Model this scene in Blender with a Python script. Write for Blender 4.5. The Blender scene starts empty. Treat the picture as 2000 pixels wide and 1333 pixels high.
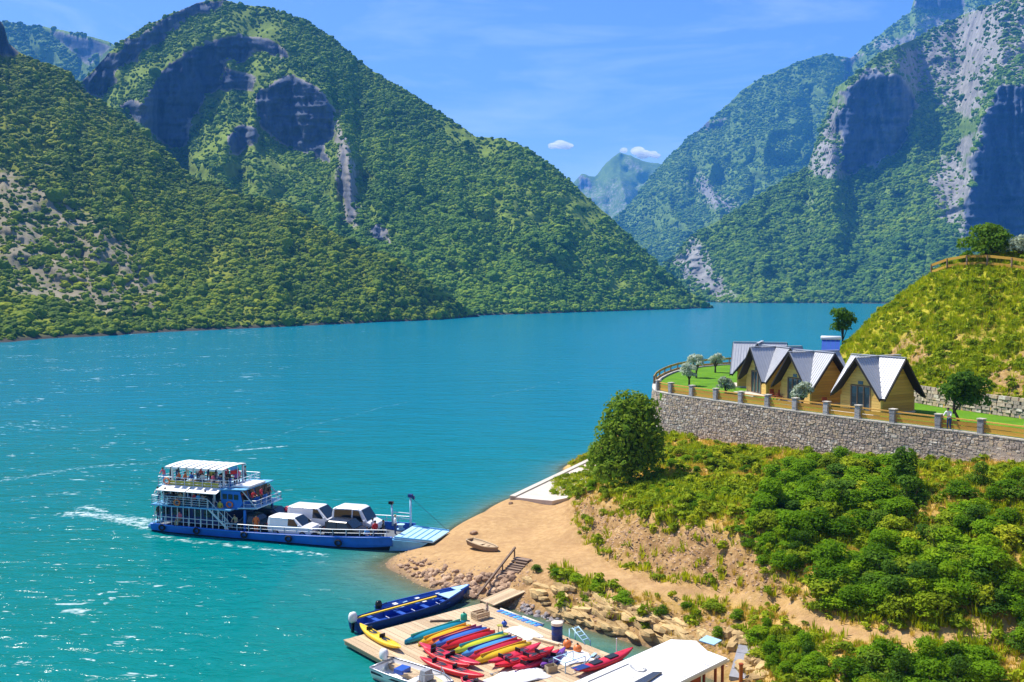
import bpy, bmesh, math, random
import numpy as np
from mathutils import Vector, Matrix

random.seed(7)
RNG = np.random.default_rng(11)
scene = bpy.context.scene
col = scene.collection
R = math.radians

# ------------------------------------------------------------------ camera
CAM_H, FPX, HORIZON = 20.0, 34.0 / 36.0 * 2000.0, 565.0
PITCH = math.atan((666.5 - HORIZON) / FPX)
cam_data = bpy.data.cameras.new('camera')
cam_data.lens = 34.0
cam_data.sensor_width = 36.0
cam_data.clip_start = 0.5
cam_data.clip_end = 20000.0
cam = bpy.data.objects.new('camera', cam_data)
cam.location = (0, 0, CAM_H)
cam.rotation_euler = (math.pi / 2 - PITCH, 0, 0)
col.objects.link(cam)
scene.camera = cam

# ------------------------------------------------------------------ light
SUN_EL = 58.0
SUN_XY = Vector((-0.84, 0.54)).normalized()         # horizontal direction towards the sun
world = bpy.data.worlds.new('World')
scene.world = world
world.use_nodes = True
wn, wl = world.node_tree.nodes, world.node_tree.links
wn.clear()
w_out = wn.new('ShaderNodeOutputWorld')
w_bg = wn.new('ShaderNodeBackground')
sky = wn.new('ShaderNodeTexSky')
sky.sky_type = 'NISHITA'
sky.sun_disc = False
sky.sun_elevation = R(SUN_EL)
sky.sun_rotation = math.atan2(SUN_XY.x, SUN_XY.y)
sky.altitude = 0.0
sky.air_density = 1.0
sky.dust_density = 0.5
sky.ozone_density = 5.0
w_bg.inputs['Strength'].default_value = 0.10
w_sat = wn.new('ShaderNodeHueSaturation')
w_sat.inputs['Saturation'].default_value = 1.18
w_sat.inputs['Hue'].default_value = 0.512
wl.new(sky.outputs['Color'], w_sat.inputs['Color'])
# thin high wisps of cirrus over the whole sky
w_tc, w_map, w_nz, w_rp, w_mix = wn.new('ShaderNodeTexCoord'), wn.new('ShaderNodeMapping'), wn.new('ShaderNodeTexNoise'), wn.new('ShaderNodeValToRGB'), wn.new('ShaderNodeMix')
w_map.inputs['Scale'].default_value = (1.6, 1.6, 9.0)
w_map.inputs['Rotation'].default_value = (0.0, 0.16, 0.3)
w_nz.inputs['Scale'].default_value = 2.6; w_nz.inputs['Detail'].default_value = 7.0; w_nz.inputs['Roughness'].default_value = 0.62; w_nz.inputs['Distortion'].default_value = 0.5
w_rp.color_ramp.elements[0].position, w_rp.color_ramp.elements[1].position = 0.50, 0.85
w_rp.color_ramp.elements[1].color = (0.32, 0.32, 0.32, 1)
w_mix.data_type = 'RGBA'
w_mix.inputs[7].default_value = (7.5, 8.3, 9.4, 1)
wl.new(w_tc.outputs['Generated'], w_map.inputs['Vector']); wl.new(w_map.outputs['Vector'], w_nz.inputs['Vector'])
wl.new(w_nz.outputs['Fac'], w_rp.inputs['Fac']); wl.new(w_rp.outputs['Color'], w_mix.inputs['Factor'])
wl.new(w_sat.outputs['Color'], w_mix.inputs[6])
wl.new(w_mix.outputs[2], w_bg.inputs['Color'])
wl.new(w_bg.outputs['Background'], w_out.inputs['Surface'])

sun_data = bpy.data.lights.new('sun', 'SUN')
sun_data.energy = 4.6
sun_data.angle = R(0.53)
sun_data.color = (1.0, 0.95, 0.86)
sun = bpy.data.objects.new('sun', sun_data)
to_sun = Vector((SUN_XY.x * math.cos(R(SUN_EL)), SUN_XY.y * math.cos(R(SUN_EL)), math.sin(R(SUN_EL))))
sun.rotation_euler = to_sun.to_track_quat('Z', 'Y').to_euler()
sun.location = to_sun * 300
col.objects.link(sun)

vs = scene.view_settings
vs.view_transform = 'Standard'
vs.look = 'None'
vs.gamma = 1.0
vs.exposure = 0.85
vs.use_curve_mapping = False
scene.render.engine = 'CYCLES'
scene.cycles.max_bounces = 6
scene.cycles.diffuse_bounces = 3
scene.cycles.glossy_bounces = 2
scene.cycles.transmission_bounces = 3
scene.cycles.transparent_max_bounces = 10
scene.cycles.volume_bounces = 6
scene.cycles.use_denoising = True
scene.cycles.caustics_reflective = False
scene.cycles.caustics_refractive = False

# ------------------------------------------------------------------ geometry of the view, used only to place things on the ground
def ray(px, py):
    a, b = (px - 1000.0) / FPX, (666.5 - py) / FPX
    return np.array([a, math.cos(PITCH) + b * math.sin(PITCH), -math.sin(PITCH) + b * math.cos(PITCH)])

def at(px, py, z=0.0):
    d = ray(px, py)
    return np.array([0, 0, CAM_H]) + d * ((z - CAM_H) / d[2])

def atY(px, py, Y):
    d = ray(px, py)
    return np.array([0, 0, CAM_H]) + d * (Y / d[1])

def proj(x, y, z):
    zz = z - CAM_H
    fw = y * math.cos(PITCH) - zz * math.sin(PITCH)
    up = y * math.sin(PITCH) + zz * math.cos(PITCH)
    return 1000 + FPX * x / fw, 666.5 - FPX * up / fw

# ------------------------------------------------------------------ numpy noise
def vnoise(x, y, seed=0):
    x = np.asarray(x, float); y = np.asarray(y, float)
    xi = np.floor(x).astype(np.int64); yi = np.floor(y).astype(np.int64)
    xf, yf = x - xi, y - yi
    u, v = xf * xf * (3 - 2 * xf), yf * yf * (3 - 2 * yf)
    def h(a, b):
        n = (a * 374761393 + b * 668265263 + seed * 982451653) & 0x7fffffff
        n = ((n ^ (n >> 13)) * 1274126177) & 0x7fffffff
        return ((n ^ (n >> 16)) & 0xffff) / 65535.0
    return (h(xi, yi) * (1 - u) + h(xi + 1, yi) * u) * (1 - v) + (h(xi, yi + 1) * (1 - u) + h(xi + 1, yi + 1) * u) * v

def fbm(x, y, octv=4, seed=0, gain=0.5):
    s, a, t, f = 0.0, 1.0, 0.0, 1.0
    for o in range(octv):
        s = s + a * vnoise(x * f + o * 17.3, y * f - o * 9.1, seed + o)
        t += a; a *= gain; f *= 2.03
    return s / t * 2 - 1

def inside(px, py, poly):
    px = np.asarray(px, float); py = np.asarray(py, float)
    r = np.zeros(np.broadcast(px, py).shape, bool)
    n = len(poly)
    for i in range(n):
        x0, y0 = poly[i]; x1, y1 = poly[(i + 1) % n]
        if y0 == y1: continue
        c = ((y0 > py) != (y1 > py)) & (px < (x1 - x0) * (py - y0) / (y1 - y0) + x0)
        r ^= c
    return r

def polydist(px, py, pts, closed=False):
    px = np.asarray(px, float); py = np.asarray(py, float)
    d = np.full(np.broadcast(px, py).shape, 1e9)
    seg = list(zip(pts[:-1], pts[1:])) + ([(pts[-1], pts[0])] if closed else [])
    for (x0, y0), (x1, y1) in seg:
        dx, dy = x1 - x0, y1 - y0
        t = np.clip(((px - x0) * dx + (py - y0) * dy) / (dx * dx + dy * dy + 1e-9), 0, 1)
        d = np.minimum(d, np.hypot(px - x0 - t * dx, py - y0 - t * dy))
    return d

def soft(px, py, poly, w):
    d = polydist(px, py, poly, True)
    s = np.where(inside(px, py, poly), d, -d)
    return np.clip(s / w * 0.5 + 0.5, 0, 1)

# ------------------------------------------------------------------ objects
def tag(o, label=None, cat=None, group=None, kind=None):
    if label: o['label'] = label
    if cat: o['category'] = cat
    if group: o['group'] = group
    if kind: o['kind'] = kind
    return o

def thing(name, label, cat, loc=(0, 0, 0), rz=0.0, group=None):
    o = bpy.data.objects.new(name, None)
    o.empty_display_size = 0.3
    o.location = loc
    o.rotation_euler = (0, 0, rz)
    col.objects.link(o)
    return tag(o, label, cat, group)

def link(name, me, parent=None, loc=None, rot=None, scale=None):
    o = bpy.data.objects.new(name, me)
    col.objects.link(o)
    if parent is not None: o.parent = parent
    if loc is not None: o.location = loc
    if rot is not None: o.rotation_euler = rot
    if scale is not None: o.scale = (scale,) * 3 if isinstance(scale, (int, float)) else scale
    return o

def kids(o): return [c for c in bpy.data.objects if c.parent == o]

def copy_tree(o, children, parent=None):
    """copy a thing with its parts (children: dict object -> list of children)"""
    c = o.copy(); col.objects.link(c)
    if parent is not None: c.parent = parent
    for ch in children.get(o, []): copy_tree(ch, children, c)
    return c

def child_map(root):
    m, todo = {}, [root]
    while todo:
        o = todo.pop(); m[o] = kids(o); todo += m[o]
    return m

class MB:
    """collects shapes and links them as ONE mesh object"""
    def __init__(s): s.v, s.f, s.m = [], [], []
    def add(s, vs, fs, mi=0):
        b = len(s.v)
        s.v += [tuple(map(float, v)) for v in vs]
        for f in fs: s.f.append(tuple(b + i for i in f)); s.m.append(mi)
        return s
    def box(s, c, d, rz=0.0, mi=0, rot=None, taper=1.0):
        M = rot if rot is not None else Matrix.Rotation(rz, 3, 'Z')
        vs = []
        for k in (-1, 1):
            t = taper if k > 0 else 1.0
            for i, j in ((-1, -1), (1, -1), (1, 1), (-1, 1)):
                vs.append(Vector(c) + M @ Vector((i * d[0] / 2 * t, j * d[1] / 2 * t, k * d[2] / 2)))
        return s.add(vs, [(3, 2, 1, 0), (4, 5, 6, 7), (0, 1, 5, 4), (1, 2, 6, 5), (2, 3, 7, 6), (3, 0, 4, 7)], mi)
    def bar(s, a, b, w, h=None, mi=0, up=(0, 0, 1)):
        a, b = Vector(a), Vector(b); h = h or w
        x = (b - a); L = x.length
        if L < 1e-6: return s
        x.normalize(); u = Vector(up)
        if abs(x.dot(u)) > 0.98: u = Vector((0, 1, 0))
        y = u.cross(x).normalized(); z = x.cross(y)
        M = Matrix((x, y, z)).transposed()
        return s.box((a + b) / 2, (L, w, h), rot=M, mi=mi)
    def tube(s, pts, r, n=6, mi=0, cap=True):
        pts = [Vector(p) for p in pts]; k = len(pts)
        rs = [r] * k if isinstance(r, (int, float)) else list(r)
        rings = []; prev = None
        for i, p in enumerate(pts):
            t = (pts[min(i + 1, k - 1)] - pts[max(i - 1, 0)]).normalized()
            u = prev if prev is not None else (Vector((0, 0, 1)) if abs(t.z) < 0.9 else Vector((1, 0, 0)))
            y = (u - t * u.dot(t))
            if y.length < 1e-4: y = t.orthogonal()
            y.normalize(); z = t.cross(y); prev = y
            rings.append([p + (y * math.cos(2 * math.pi * j / n) + z * math.sin(2 * math.pi * j / n)) * rs[i] for j in range(n)])
        return s.loft(rings, True, cap, mi)
    def loft(s, rings, closed=True, cap=True, mi=0):
        n = len(rings[0]); vs = [v for rg in rings for v in rg]; fs = []
        for i in range(len(rings) - 1):
            for j in range(n if closed else n - 1):
                a, b = i * n + j, i * n + (j + 1) % n
                fs.append((a, b, b + n, a + n))
        if cap and closed:
            fs.append(tuple(reversed(range(n)))); fs.append(tuple((len(rings) - 1) * n + j for j in range(n)))
        return s.add(vs, fs, mi)
    def lathe(s, prof, c=(0, 0, 0), n=14, mi=0):
        return s.loft([[(c[0] + r * math.cos(2 * math.pi * j / n), c[1] + r * math.sin(2 * math.pi * j / n), c[2] + z) for j in range(n)] for r, z in prof], True, True, mi)
    def prism(s, poly, z0, z1, mi=0):
        n = len(poly)
        vs = [(x, y, z0) for x, y in poly] + [(x, y, z1) for x, y in poly]
        return s.add(vs, [tuple(reversed(range(n))), tuple(range(n, 2 * n))] + [(i, (i + 1) % n, n + (i + 1) % n, n + i) for i in range(n)], mi)
    def slab(s, poly, off, mi=0):
        """3-D polygon thickened by the vector off"""
        n = len(poly); o = Vector(off)
        vs = [Vector(p) for p in poly] + [Vector(p) + o for p in poly]
        return s.add(vs, [tuple(reversed(range(n))), tuple(range(n, 2 * n))] + [(i, (i + 1) % n, n + (i + 1) % n, n + i) for i in range(n)], mi)
    def ball(s, c, r, mi=0, seg=8, rng=6):
        r = (r,) * 3 if isinstance(r, (int, float)) else r
        rings = []
        for i in range(rng + 1):
            a = -math.pi / 2 + math.pi * i / rng
            rr = max(math.cos(a), 0.02)
            rings.append([(c[0] + r[0] * rr * math.cos(2 * math.pi * j / seg), c[1] + r[1] * rr * math.sin(2 * math.pi * j / seg), c[2] + r[2] * math.sin(a)) for j in range(seg)])
        return s.loft(rings, True, True, mi)
    def mesh(s, name, mats, smooth=False):
        me = bpy.data.meshes.new(name)
        me.from_pydata(s.v, [], s.f)
        mats = mats if isinstance(mats, (list, tuple)) else [mats]
        for m in mats: me.materials.append(m)
        if len(mats) > 1: me.polygons.foreach_set('material_index', s.m)
        if smooth: me.polygons.foreach_set('use_smooth', [True] * len(me.polygons))
        me.update()
        bm = bmesh.new(); bm.from_mesh(me)
        bmesh.ops.recalc_face_normals(bm, faces=bm.faces)
        bm.to_mesh(me); bm.free()
        return me
    def build(s, name, mats, parent=None, smooth=False, loc=None, rot=None):
        return link(name, s.mesh(name, mats, smooth), parent, loc, rot)

def grid_mesh(name, P, mats, smooth=True, flip=False):
    """P: (n, m, 3) array of points -> quad mesh"""
    n, m = P.shape[:2]
    i = np.arange(n * m).reshape(n, m)
    q = np.stack([i[:-1, :-1], i[1:, :-1], i[1:, 1:], i[:-1, 1:]], -1).reshape(-1, 4)
    if flip: q = q[:, ::-1]
    return np_mesh(name, P.reshape(-1, 3), q, mats, smooth)

def np_mesh(name, V, Q, mats, smooth=False):
    me = bpy.data.meshes.new(name)
    k = Q.shape[1]
    me.vertices.add(len(V)); me.vertices.foreach_set('co', np.ascontiguousarray(V, np.float32).ravel())
    me.loops.add(len(Q) * k); me.loops.foreach_set('vertex_index', np.ascontiguousarray(Q, np.int32).ravel())
    me.polygons.add(len(Q)); me.polygons.foreach_set('loop_start', np.arange(0, len(Q) * k, k, dtype=np.int32))
    try: me.polygons.foreach_set('loop_total', np.full(len(Q), k, np.int32))
    except Exception: pass
    me.polygons.foreach_set('use_smooth', np.full(len(Q), smooth))
    for mm in (mats if isinstance(mats, (list, tuple)) else [mats]): me.materials.append(mm)
    me.update(calc_edges=True); me.validate()
    return me

def set_attr(me, name, vals, typ='FLOAT', dom='POINT'):
    a = me.attributes.new(name, typ, dom)
    if typ == 'FLOAT': a.data.foreach_set('value', np.ascontiguousarray(vals, np.float32).ravel())
    elif typ == 'FLOAT_VECTOR': a.data.foreach_set('vector', np.ascontiguousarray(vals, np.float32).ravel())
    elif typ == 'INT': a.data.foreach_set('value', np.ascontiguousarray(vals, np.int32).ravel())

# ------------------------------------------------------------------ materials
class N:
    """small node-tree writer"""
    def __init__(s, name):
        s.mat = bpy.data.materials.new(name); s.mat.use_nodes = True
        s.t = s.mat.node_tree; s.n, s.l = s.t.nodes, s.t.links
        s.n.clear()
        s.out = s.n.new('ShaderNodeOutputMaterial')
    def new(s, typ, **kw):
        nd = s.n.new('ShaderNode' + typ)
        for k, v in kw.items(): setattr(nd, k, v)
        return nd
    def put(s, sock, v):
        if hasattr(v, 'is_output') or isinstance(v, bpy.types.NodeSocket): s.l.new(v, sock)
        elif v is not None:
            if hasattr(v, '__len__') and len(v) == 3 and sock.type == 'RGBA': v = (*v, 1.0)
            sock.default_value = v
    def math(s, op, a, b=None, clamp=False):
        nd = s.new('Math', operation=op); nd.use_clamp = clamp
        s.put(nd.inputs[0], a)
        if b is not None: s.put(nd.inputs[1], b)
        return nd.outputs[0]
    def mix(s, f, a, b, typ='MIX'):
        nd = s.new('Mix', data_type='RGBA', blend_type=typ)
        s.put(nd.inputs['Factor'], f); s.put(nd.inputs[6], a); s.put(nd.inputs[7], b)
        return nd.outputs[2]
    def noise(s, scale, detail=3.0, rough=0.55, vec=None, dist=0.0):
        nd = s.new('TexNoise'); nd.inputs['Scale'].default_value = scale
        nd.inputs['Detail'].default_value = detail; nd.inputs['Roughness'].default_value = rough
        nd.inputs['Distortion'].default_value = dist
        if vec is not None: s.l.new(vec, nd.inputs['Vector'])
        return nd.outputs['Fac']
    def voro(s, scale, vec=None, feature='F1', out='Distance'):
        nd = s.new('TexVoronoi', feature=feature); nd.inputs['Scale'].default_value = scale
        if vec is not None: s.l.new(vec, nd.inputs['Vector'])
        return nd.outputs[out]
    def ramp(s, fac, stops):
        nd = s.new('ValToRGB'); e = nd.color_ramp.elements
        while len(e) < len(stops): e.new(0.5)
        for el, (p, c) in zip(e, stops):
            el.position = p
            el.color = (*c, 1) if hasattr(c, '__len__') else (c, c, c, 1)
        s.put(nd.inputs['Fac'], fac)
        return nd.outputs['Color']
    def obj(s): return s.new('TexCoord').outputs['Object']
    def pos(s): return s.new('NewGeometry').outputs['Position']
    def scaled(s, vec, sc):
        nd = s.new('Mapping'); nd.inputs['Scale'].default_value = sc
        s.l.new(vec, nd.inputs['Vector']); return nd.outputs['Vector']
    def attr(s, name, out='Fac'):
        nd = s.new('Attribute', attribute_name=name); return nd.outputs[out]
    def rand(s): return s.new('ObjectInfo').outputs['Random']
    def bump(s, h, strength=0.3, dist=0.1):
        nd = s.new('Bump'); nd.inputs['Strength'].default_value = strength; nd.inputs['Distance'].default_value = dist
        s.put(nd.inputs['Height'], h); return nd.outputs['Normal']
    def bsdf(s, color, rough=0.6, metal=0.0, normal=None, spec=0.4, **kw):
        nd = s.new('BsdfPrincipled')
        s.put(nd.inputs['Base Color'], color); s.put(nd.inputs['Roughness'], rough); s.put(nd.inputs['Metallic'], metal)
        s.put(nd.inputs['Specular IOR Level'], spec)
        if normal is not None: s.l.new(normal, nd.inputs['Normal'])
        for k, v in kw.items(): s.put(nd.inputs[k], v)
        return nd.outputs['BSDF']
    def done(s, sh, vol=False):
        s.l.new(sh, s.out.inputs['Volume' if vol else 'Surface']); return s.mat

def paint(name, c, rough=0.45, var=0.18, scale=3.0, spec=0.4, metal=0.0, dirt=None):
    k = N(name); v = k.obj()
    f = k.noise(scale, 5, 0.6, v)
    dark = tuple(x * (1 - var) for x in c)
    cc = k.ramp(f, [(0.3, dark), (0.7, c)])
    if dirt:
        d = k.ramp(k.noise(scale * 2.3, 6, 0.7, v), [(0.55, 0.0), (0.75, 1.0)])
        cc = k.mix(k.math('MULTIPLY', d, 0.5), cc, dirt)
    return k.done(k.bsdf(cc, rough, metal, k.bump(k.noise(scale * 8, 3, 0.6, v), 0.08, 0.02), spec))

def wood(name, c, c2, scale=(1.2, 14, 14), rough=0.7):
    k = N(name); v = k.scaled(k.obj(), scale)
    f = k.noise(2.0, 5, 0.65, v, 1.2)
    tone = k.math('ADD', k.math('MULTIPLY', f, 0.75), k.math('MULTIPLY', k.rand(), 0.3))
    cc = k.ramp(tone, [(0.3, c2), (0.72, c)])
    return k.done(k.bsdf(cc, rough, 0, k.bump(f, 0.35, 0.03), 0.25))

def stone(name, c, c2, scale=2.0, rough=0.9, var_obj=True):
    k = N(name); v = k.obj()
    f = k.noise(scale, 6, 0.65, v)
    t = k.math('ADD', k.math('MULTIPLY', f, 0.7), k.math('MULTIPLY', k.rand(), 0.35)) if var_obj else f
    cc = k.ramp(t, [(0.25, c2), (0.75, c)])
    return k.done(k.bsdf(cc, rough, 0, k.bump(k.noise(scale * 4, 5, 0.7, v), 0.5, 0.08), 0.2))

def foliage(name, dark, light, yellow, patch=0.15, trans=0.25, pos_patch=True):
    """leaf material; tone varies per plant, per leaf clump and in patches over the ground"""
    k = N(name)
    info = k.new('ObjectInfo')
    big = k.noise(patch, 3, 0.5, info.outputs['Location'])
    small = k.noise(1.7, 3, 0.7, k.pos())
    t = k.math('ADD', k.math('MULTIPLY', big, 0.55), k.math('MULTIPLY', info.outputs['Random'], 0.35))
    t = k.math('ADD', t, k.math('MULTIPLY', k.math('SUBTRACT', small, 0.5), 0.7))
    cc = k.ramp(t, [(0.18, dark), (0.5, light), (0.8, yellow)])
    a = k.bsdf(cc, 0.7, 0, None, 0.06)
    tr = k.new('BsdfTranslucent'); k.put(tr.inputs['Color'], k.mix(0.5, cc, (light[0] * 1.6, light[1] * 1.6, light[2] * 0.8)))
    mx = k.new('MixShader'); mx.inputs[0].default_value = trans
    k.l.new(a, mx.inputs[1]); k.l.new(tr.outputs[0], mx.inputs[2])
    return k.done(mx.outputs[0])

M = {}
M['white'] = paint('white_paint', (0.80, 0.80, 0.79), 0.35, 0.08)
M['roof_white'] = paint('weathered_white_roof', (0.78, 0.76, 0.72), 0.6, 0.14, 0.9, dirt=(0.55, 0.50, 0.44))
M['van_white'] = paint('white_car_paint', (0.82, 0.82, 0.82), 0.2, 0.04, spec=0.5)
M['hull_blue'] = paint('blue_hull_paint', (0.016, 0.14, 0.62), 0.4, 0.3, 1.2, dirt=(0.10, 0.13, 0.2))
M['hull_dark'] = paint('dark_lower_hull_paint', (0.012, 0.018, 0.035), 0.6, 0.3)
M['cabin_blue'] = paint('blue_wheelhouse_paint', (0.02, 0.19, 0.70), 0.4, 0.2, 1.5)
M['light_blue'] = paint('light_blue_deck_paint', (0.16, 0.46, 0.74), 0.55, 0.25, 2.0, dirt=(0.2, 0.26, 0.3))
M['pale_blue'] = paint('pale_blue_paint', (0.42, 0.66, 0.82), 0.5, 0.2)
M['rail'] = paint('white_rail_paint', (0.58, 0.65, 0.72), 0.4, 0.15, dirt=(0.35, 0.3, 0.26))
M['deck'] = paint('worn_grey_deck', (0.16, 0.18, 0.20), 0.75, 0.4, 1.5, dirt=(0.10, 0.07, 0.05))
M['canvas'] = paint('white_canvas', (0.84, 0.83, 0.80), 0.8, 0.08)
M['glass'] = N('dark_glass'); M['glass'] = M['glass'].done(M['glass'].bsdf((0.012, 0.018, 0.025), 0.06, 0, None, 0.6))
M['glass_blue'] = N('window_glass'); M['glass_blue'] = M['glass_blue'].done(M['glass_blue'].bsdf((0.05, 0.08, 0.10), 0.05, 0, None, 0.8))
M['black'] = paint('black_paint', (0.012, 0.012, 0.014), 0.25, 0.2)
M['navy_car'] = paint('navy_car_paint', (0.012, 0.02, 0.06), 0.22, 0.1, spec=0.5)
M['grey_car'] = paint('dark_grey_car_paint', (0.05, 0.055, 0.065), 0.25, 0.1, spec=0.5)
M['rubber'] = paint('black_rubber', (0.015, 0.015, 0.015), 0.85, 0.2)
M['steel'] = paint('grey_steel', (0.42, 0.43, 0.45), 0.35, 0.15, metal=0.7)
M['lamp'] = paint('lamp_lens', (0.75, 0.75, 0.70), 0.15, 0.05)
M['tail'] = paint('red_lamp_lens', (0.5, 0.02, 0.02), 0.2, 0.05)
for nm, c in dict(red=(0.62, 0.012, 0.018), crimson=(0.58, 0.02, 0.05), yellow=(0.85, 0.55, 0.01), lime=(0.72, 0.70, 0.03), orange=(0.80, 0.16, 0.02),
                  teal=(0.01, 0.28, 0.42), sea=(0.02, 0.42, 0.40), kblue=(0.06, 0.20, 0.62), sky=(0.09, 0.38, 0.75), navy=(0.015, 0.04, 0.20),
                  royal=(0.02, 0.09, 0.42), green=(0.02, 0.36, 0.22), pink=(0.72, 0.14, 0.22), purple=(0.16, 0.05, 0.30),
                  skin=(0.50, 0.28, 0.18), hair=(0.02, 0.013, 0.01), denim=(0.04, 0.07, 0.16), grey=(0.3, 0.31, 0.32), olive=(0.42, 0.40, 0.04),
                  khaki=(0.45, 0.36, 0.22), cream=(0.75, 0.66, 0.50), buoy=(0.75, 0.20, 0.04)).items():
    M[nm] = paint(nm + '_plastic' if nm not in ('skin', 'hair', 'denim') else nm, c, 0.42, 0.16, 2.5, spec=0.45 if nm not in ('skin', 'hair', 'denim', 'khaki') else 0.2)
M['plank'] = wood('pale_dock_timber', (0.62, 0.47, 0.29), (0.40, 0.28, 0.16), (14, 1.2, 14))
M['plank_dark'] = wood('wet_dock_timber', (0.14, 0.10, 0.06), (0.05, 0.035, 0.02))
M['cabin_wood'] = wood('honey_timber_cladding', (0.74, 0.42, 0.09), (0.50, 0.25, 0.045))
M['cabin_wood_pale'] = wood('pale_timber_cladding', (0.82, 0.56, 0.17), (0.64, 0.38, 0.10))
M['barge'] = paint('dark_brown_bargeboard', (0.022, 0.016, 0.014), 0.6, 0.3)
M['roof_metal'] = paint('pale_grey_roof_sheet', (0.45, 0.46, 0.49), 0.5, 0.10, 2.0, metal=0.15)
M['redwood'] = wood('red_brown_timber', (0.36, 0.075, 0.02), (0.20, 0.035, 0.012))
M['orange_wood'] = wood('orange_timber', (0.55, 0.19, 0.03), (0.34, 0.10, 0.02))
M['old_wood'] = wood('weathered_timber', (0.32, 0.22, 0.15), (0.14, 0.09, 0.06))
M['fence_wood'] = wood('yellow_fence_timber', (0.62, 0.36, 0.05), (0.40, 0.20, 0.03))
M['post_stone'] = stone('grey_post_stone', (0.46, 0.45, 0.45), (0.22, 0.22, 0.23), 5.0)
M['mortar'] = stone('wall_mortar', (0.42, 0.36, 0.29), (0.30, 0.25, 0.20), 3.0, var_obj=False)
M['coping'] = stone('pale_coping', (0.60, 0.55, 0.46), (0.42, 0.38, 0.32), 2.0)
M['concrete'] = stone('pale_concrete', (0.66, 0.58, 0.49), (0.50, 0.43, 0.36), 0.7, var_obj=False)
M['concrete_grey'] = stone('grey_concrete', (0.36, 0.36, 0.38), (0.22, 0.22, 0.24), 1.2, var_obj=False)
M['rock_tan'] = stone('tan_rock', (0.62, 0.42, 0.26), (0.28, 0.17, 0.10), 1.6)
M['rock_brown'] = stone('brown_rock', (0.46, 0.30, 0.19), (0.18, 0.11, 0.07), 1.6)
M['rock_yellow'] = stone('yellow_layered_rock', (0.66, 0.47, 0.21), (0.28, 0.18, 0.08), 1.6)
M['rock_grey'] = stone('grey_rock', (0.42, 0.38, 0.36), (0.20, 0.17, 0.16), 1.6)
M['bark'] = stone('tree_bark', (0.14, 0.10, 0.075), (0.05, 0.035, 0.025), 4.0)

# masonry: tone per stone (stone id attribute) so that neighbours differ
def masonry():
    k = N('mixed_wall_stone')
    t = k.attr('tone')
    cc = k.ramp(t, [(0.0, (0.34, 0.27, 0.22)), (0.3, (0.47, 0.39, 0.32)), (0.55, (0.56, 0.45, 0.34)), (0.75, (0.63, 0.48, 0.31)), (0.9, (0.70, 0.60, 0.47)), (1.0, (0.80, 0.73, 0.62))])
    f = k.noise(9.0, 5, 0.7, k.pos())
    cc = k.mix(k.ramp(f, [(0.35, 0.5), (0.65, 0.0)]), cc, (0.14, 0.12, 0.10))
    return k.done(k.bsdf(cc, 0.9, 0, k.bump(f, 0.5, 0.04), 0.2))
M['masonry'] = masonry()
def masonry_single():
    k = N('single_wall_stone')
    cc = k.ramp(k.rand(), [(0.0, (0.34, 0.27, 0.22)), (0.3, (0.47, 0.39, 0.32)), (0.55, (0.56, 0.45, 0.34)), (0.75, (0.63, 0.48, 0.31)), (0.9, (0.70, 0.60, 0.47)), (1.0, (0.80, 0.73, 0.62))])
    f = k.noise(9.0, 5, 0.7, k.pos())
    cc = k.mix(k.ramp(f, [(0.35, 0.5), (0.65, 0.0)]), cc, (0.14, 0.12, 0.10))
    return k.done(k.bsdf(cc, 0.9, 0, k.bump(f, 0.5, 0.04), 0.2))
M['masonry_single'] = masonry_single()

M['leaf_wood'] = foliage('hillside_wood_leaves', (0.028, 0.075, 0.005), (0.15, 0.23, 0.008), (0.42, 0.42, 0.006), 0.012, 0.2)
M['leaf_far'] = foliage('far_wood_leaves', (0.026, 0.085, 0.010), (0.115, 0.225, 0.016), (0.32, 0.40, 0.018), 0.006, 0.12)
M['leaf_bush'] = foliage('bright_bush_leaves', (0.050, 0.125, 0.004), (0.17, 0.315, 0.008), (0.36, 0.46, 0.012), 0.2, 0.4)
M['leaf_tree'] = foliage('dark_tree_leaves', (0.030, 0.080, 0.008), (0.10, 0.20, 0.014), (0.27, 0.33, 0.02), 0.3, 0.35)
M['leaf_olive'] = foliage('silver_olive_leaves', (0.22, 0.27, 0.18), (0.46, 0.52, 0.40), (0.72, 0.74, 0.64), 0.3, 0.2)
M['leaf_weed'] = foliage('weed_leaves', (0.09, 0.15, 0.006), (0.25, 0.33, 0.012), (0.50, 0.48, 0.02), 0.25, 0.3)
M['leaf_dry'] = foliage('dry_grass_blades', (0.36, 0.26, 0.05), (0.58, 0.43, 0.07), (0.78, 0.58, 0.12), 0.25, 0.3)
M['leaf_grass'] = foliage('green_grass_blades', (0.19, 0.26, 0.006), (0.40, 0.46, 0.010), (0.66, 0.60, 0.02), 0.12, 0.3)

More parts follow.
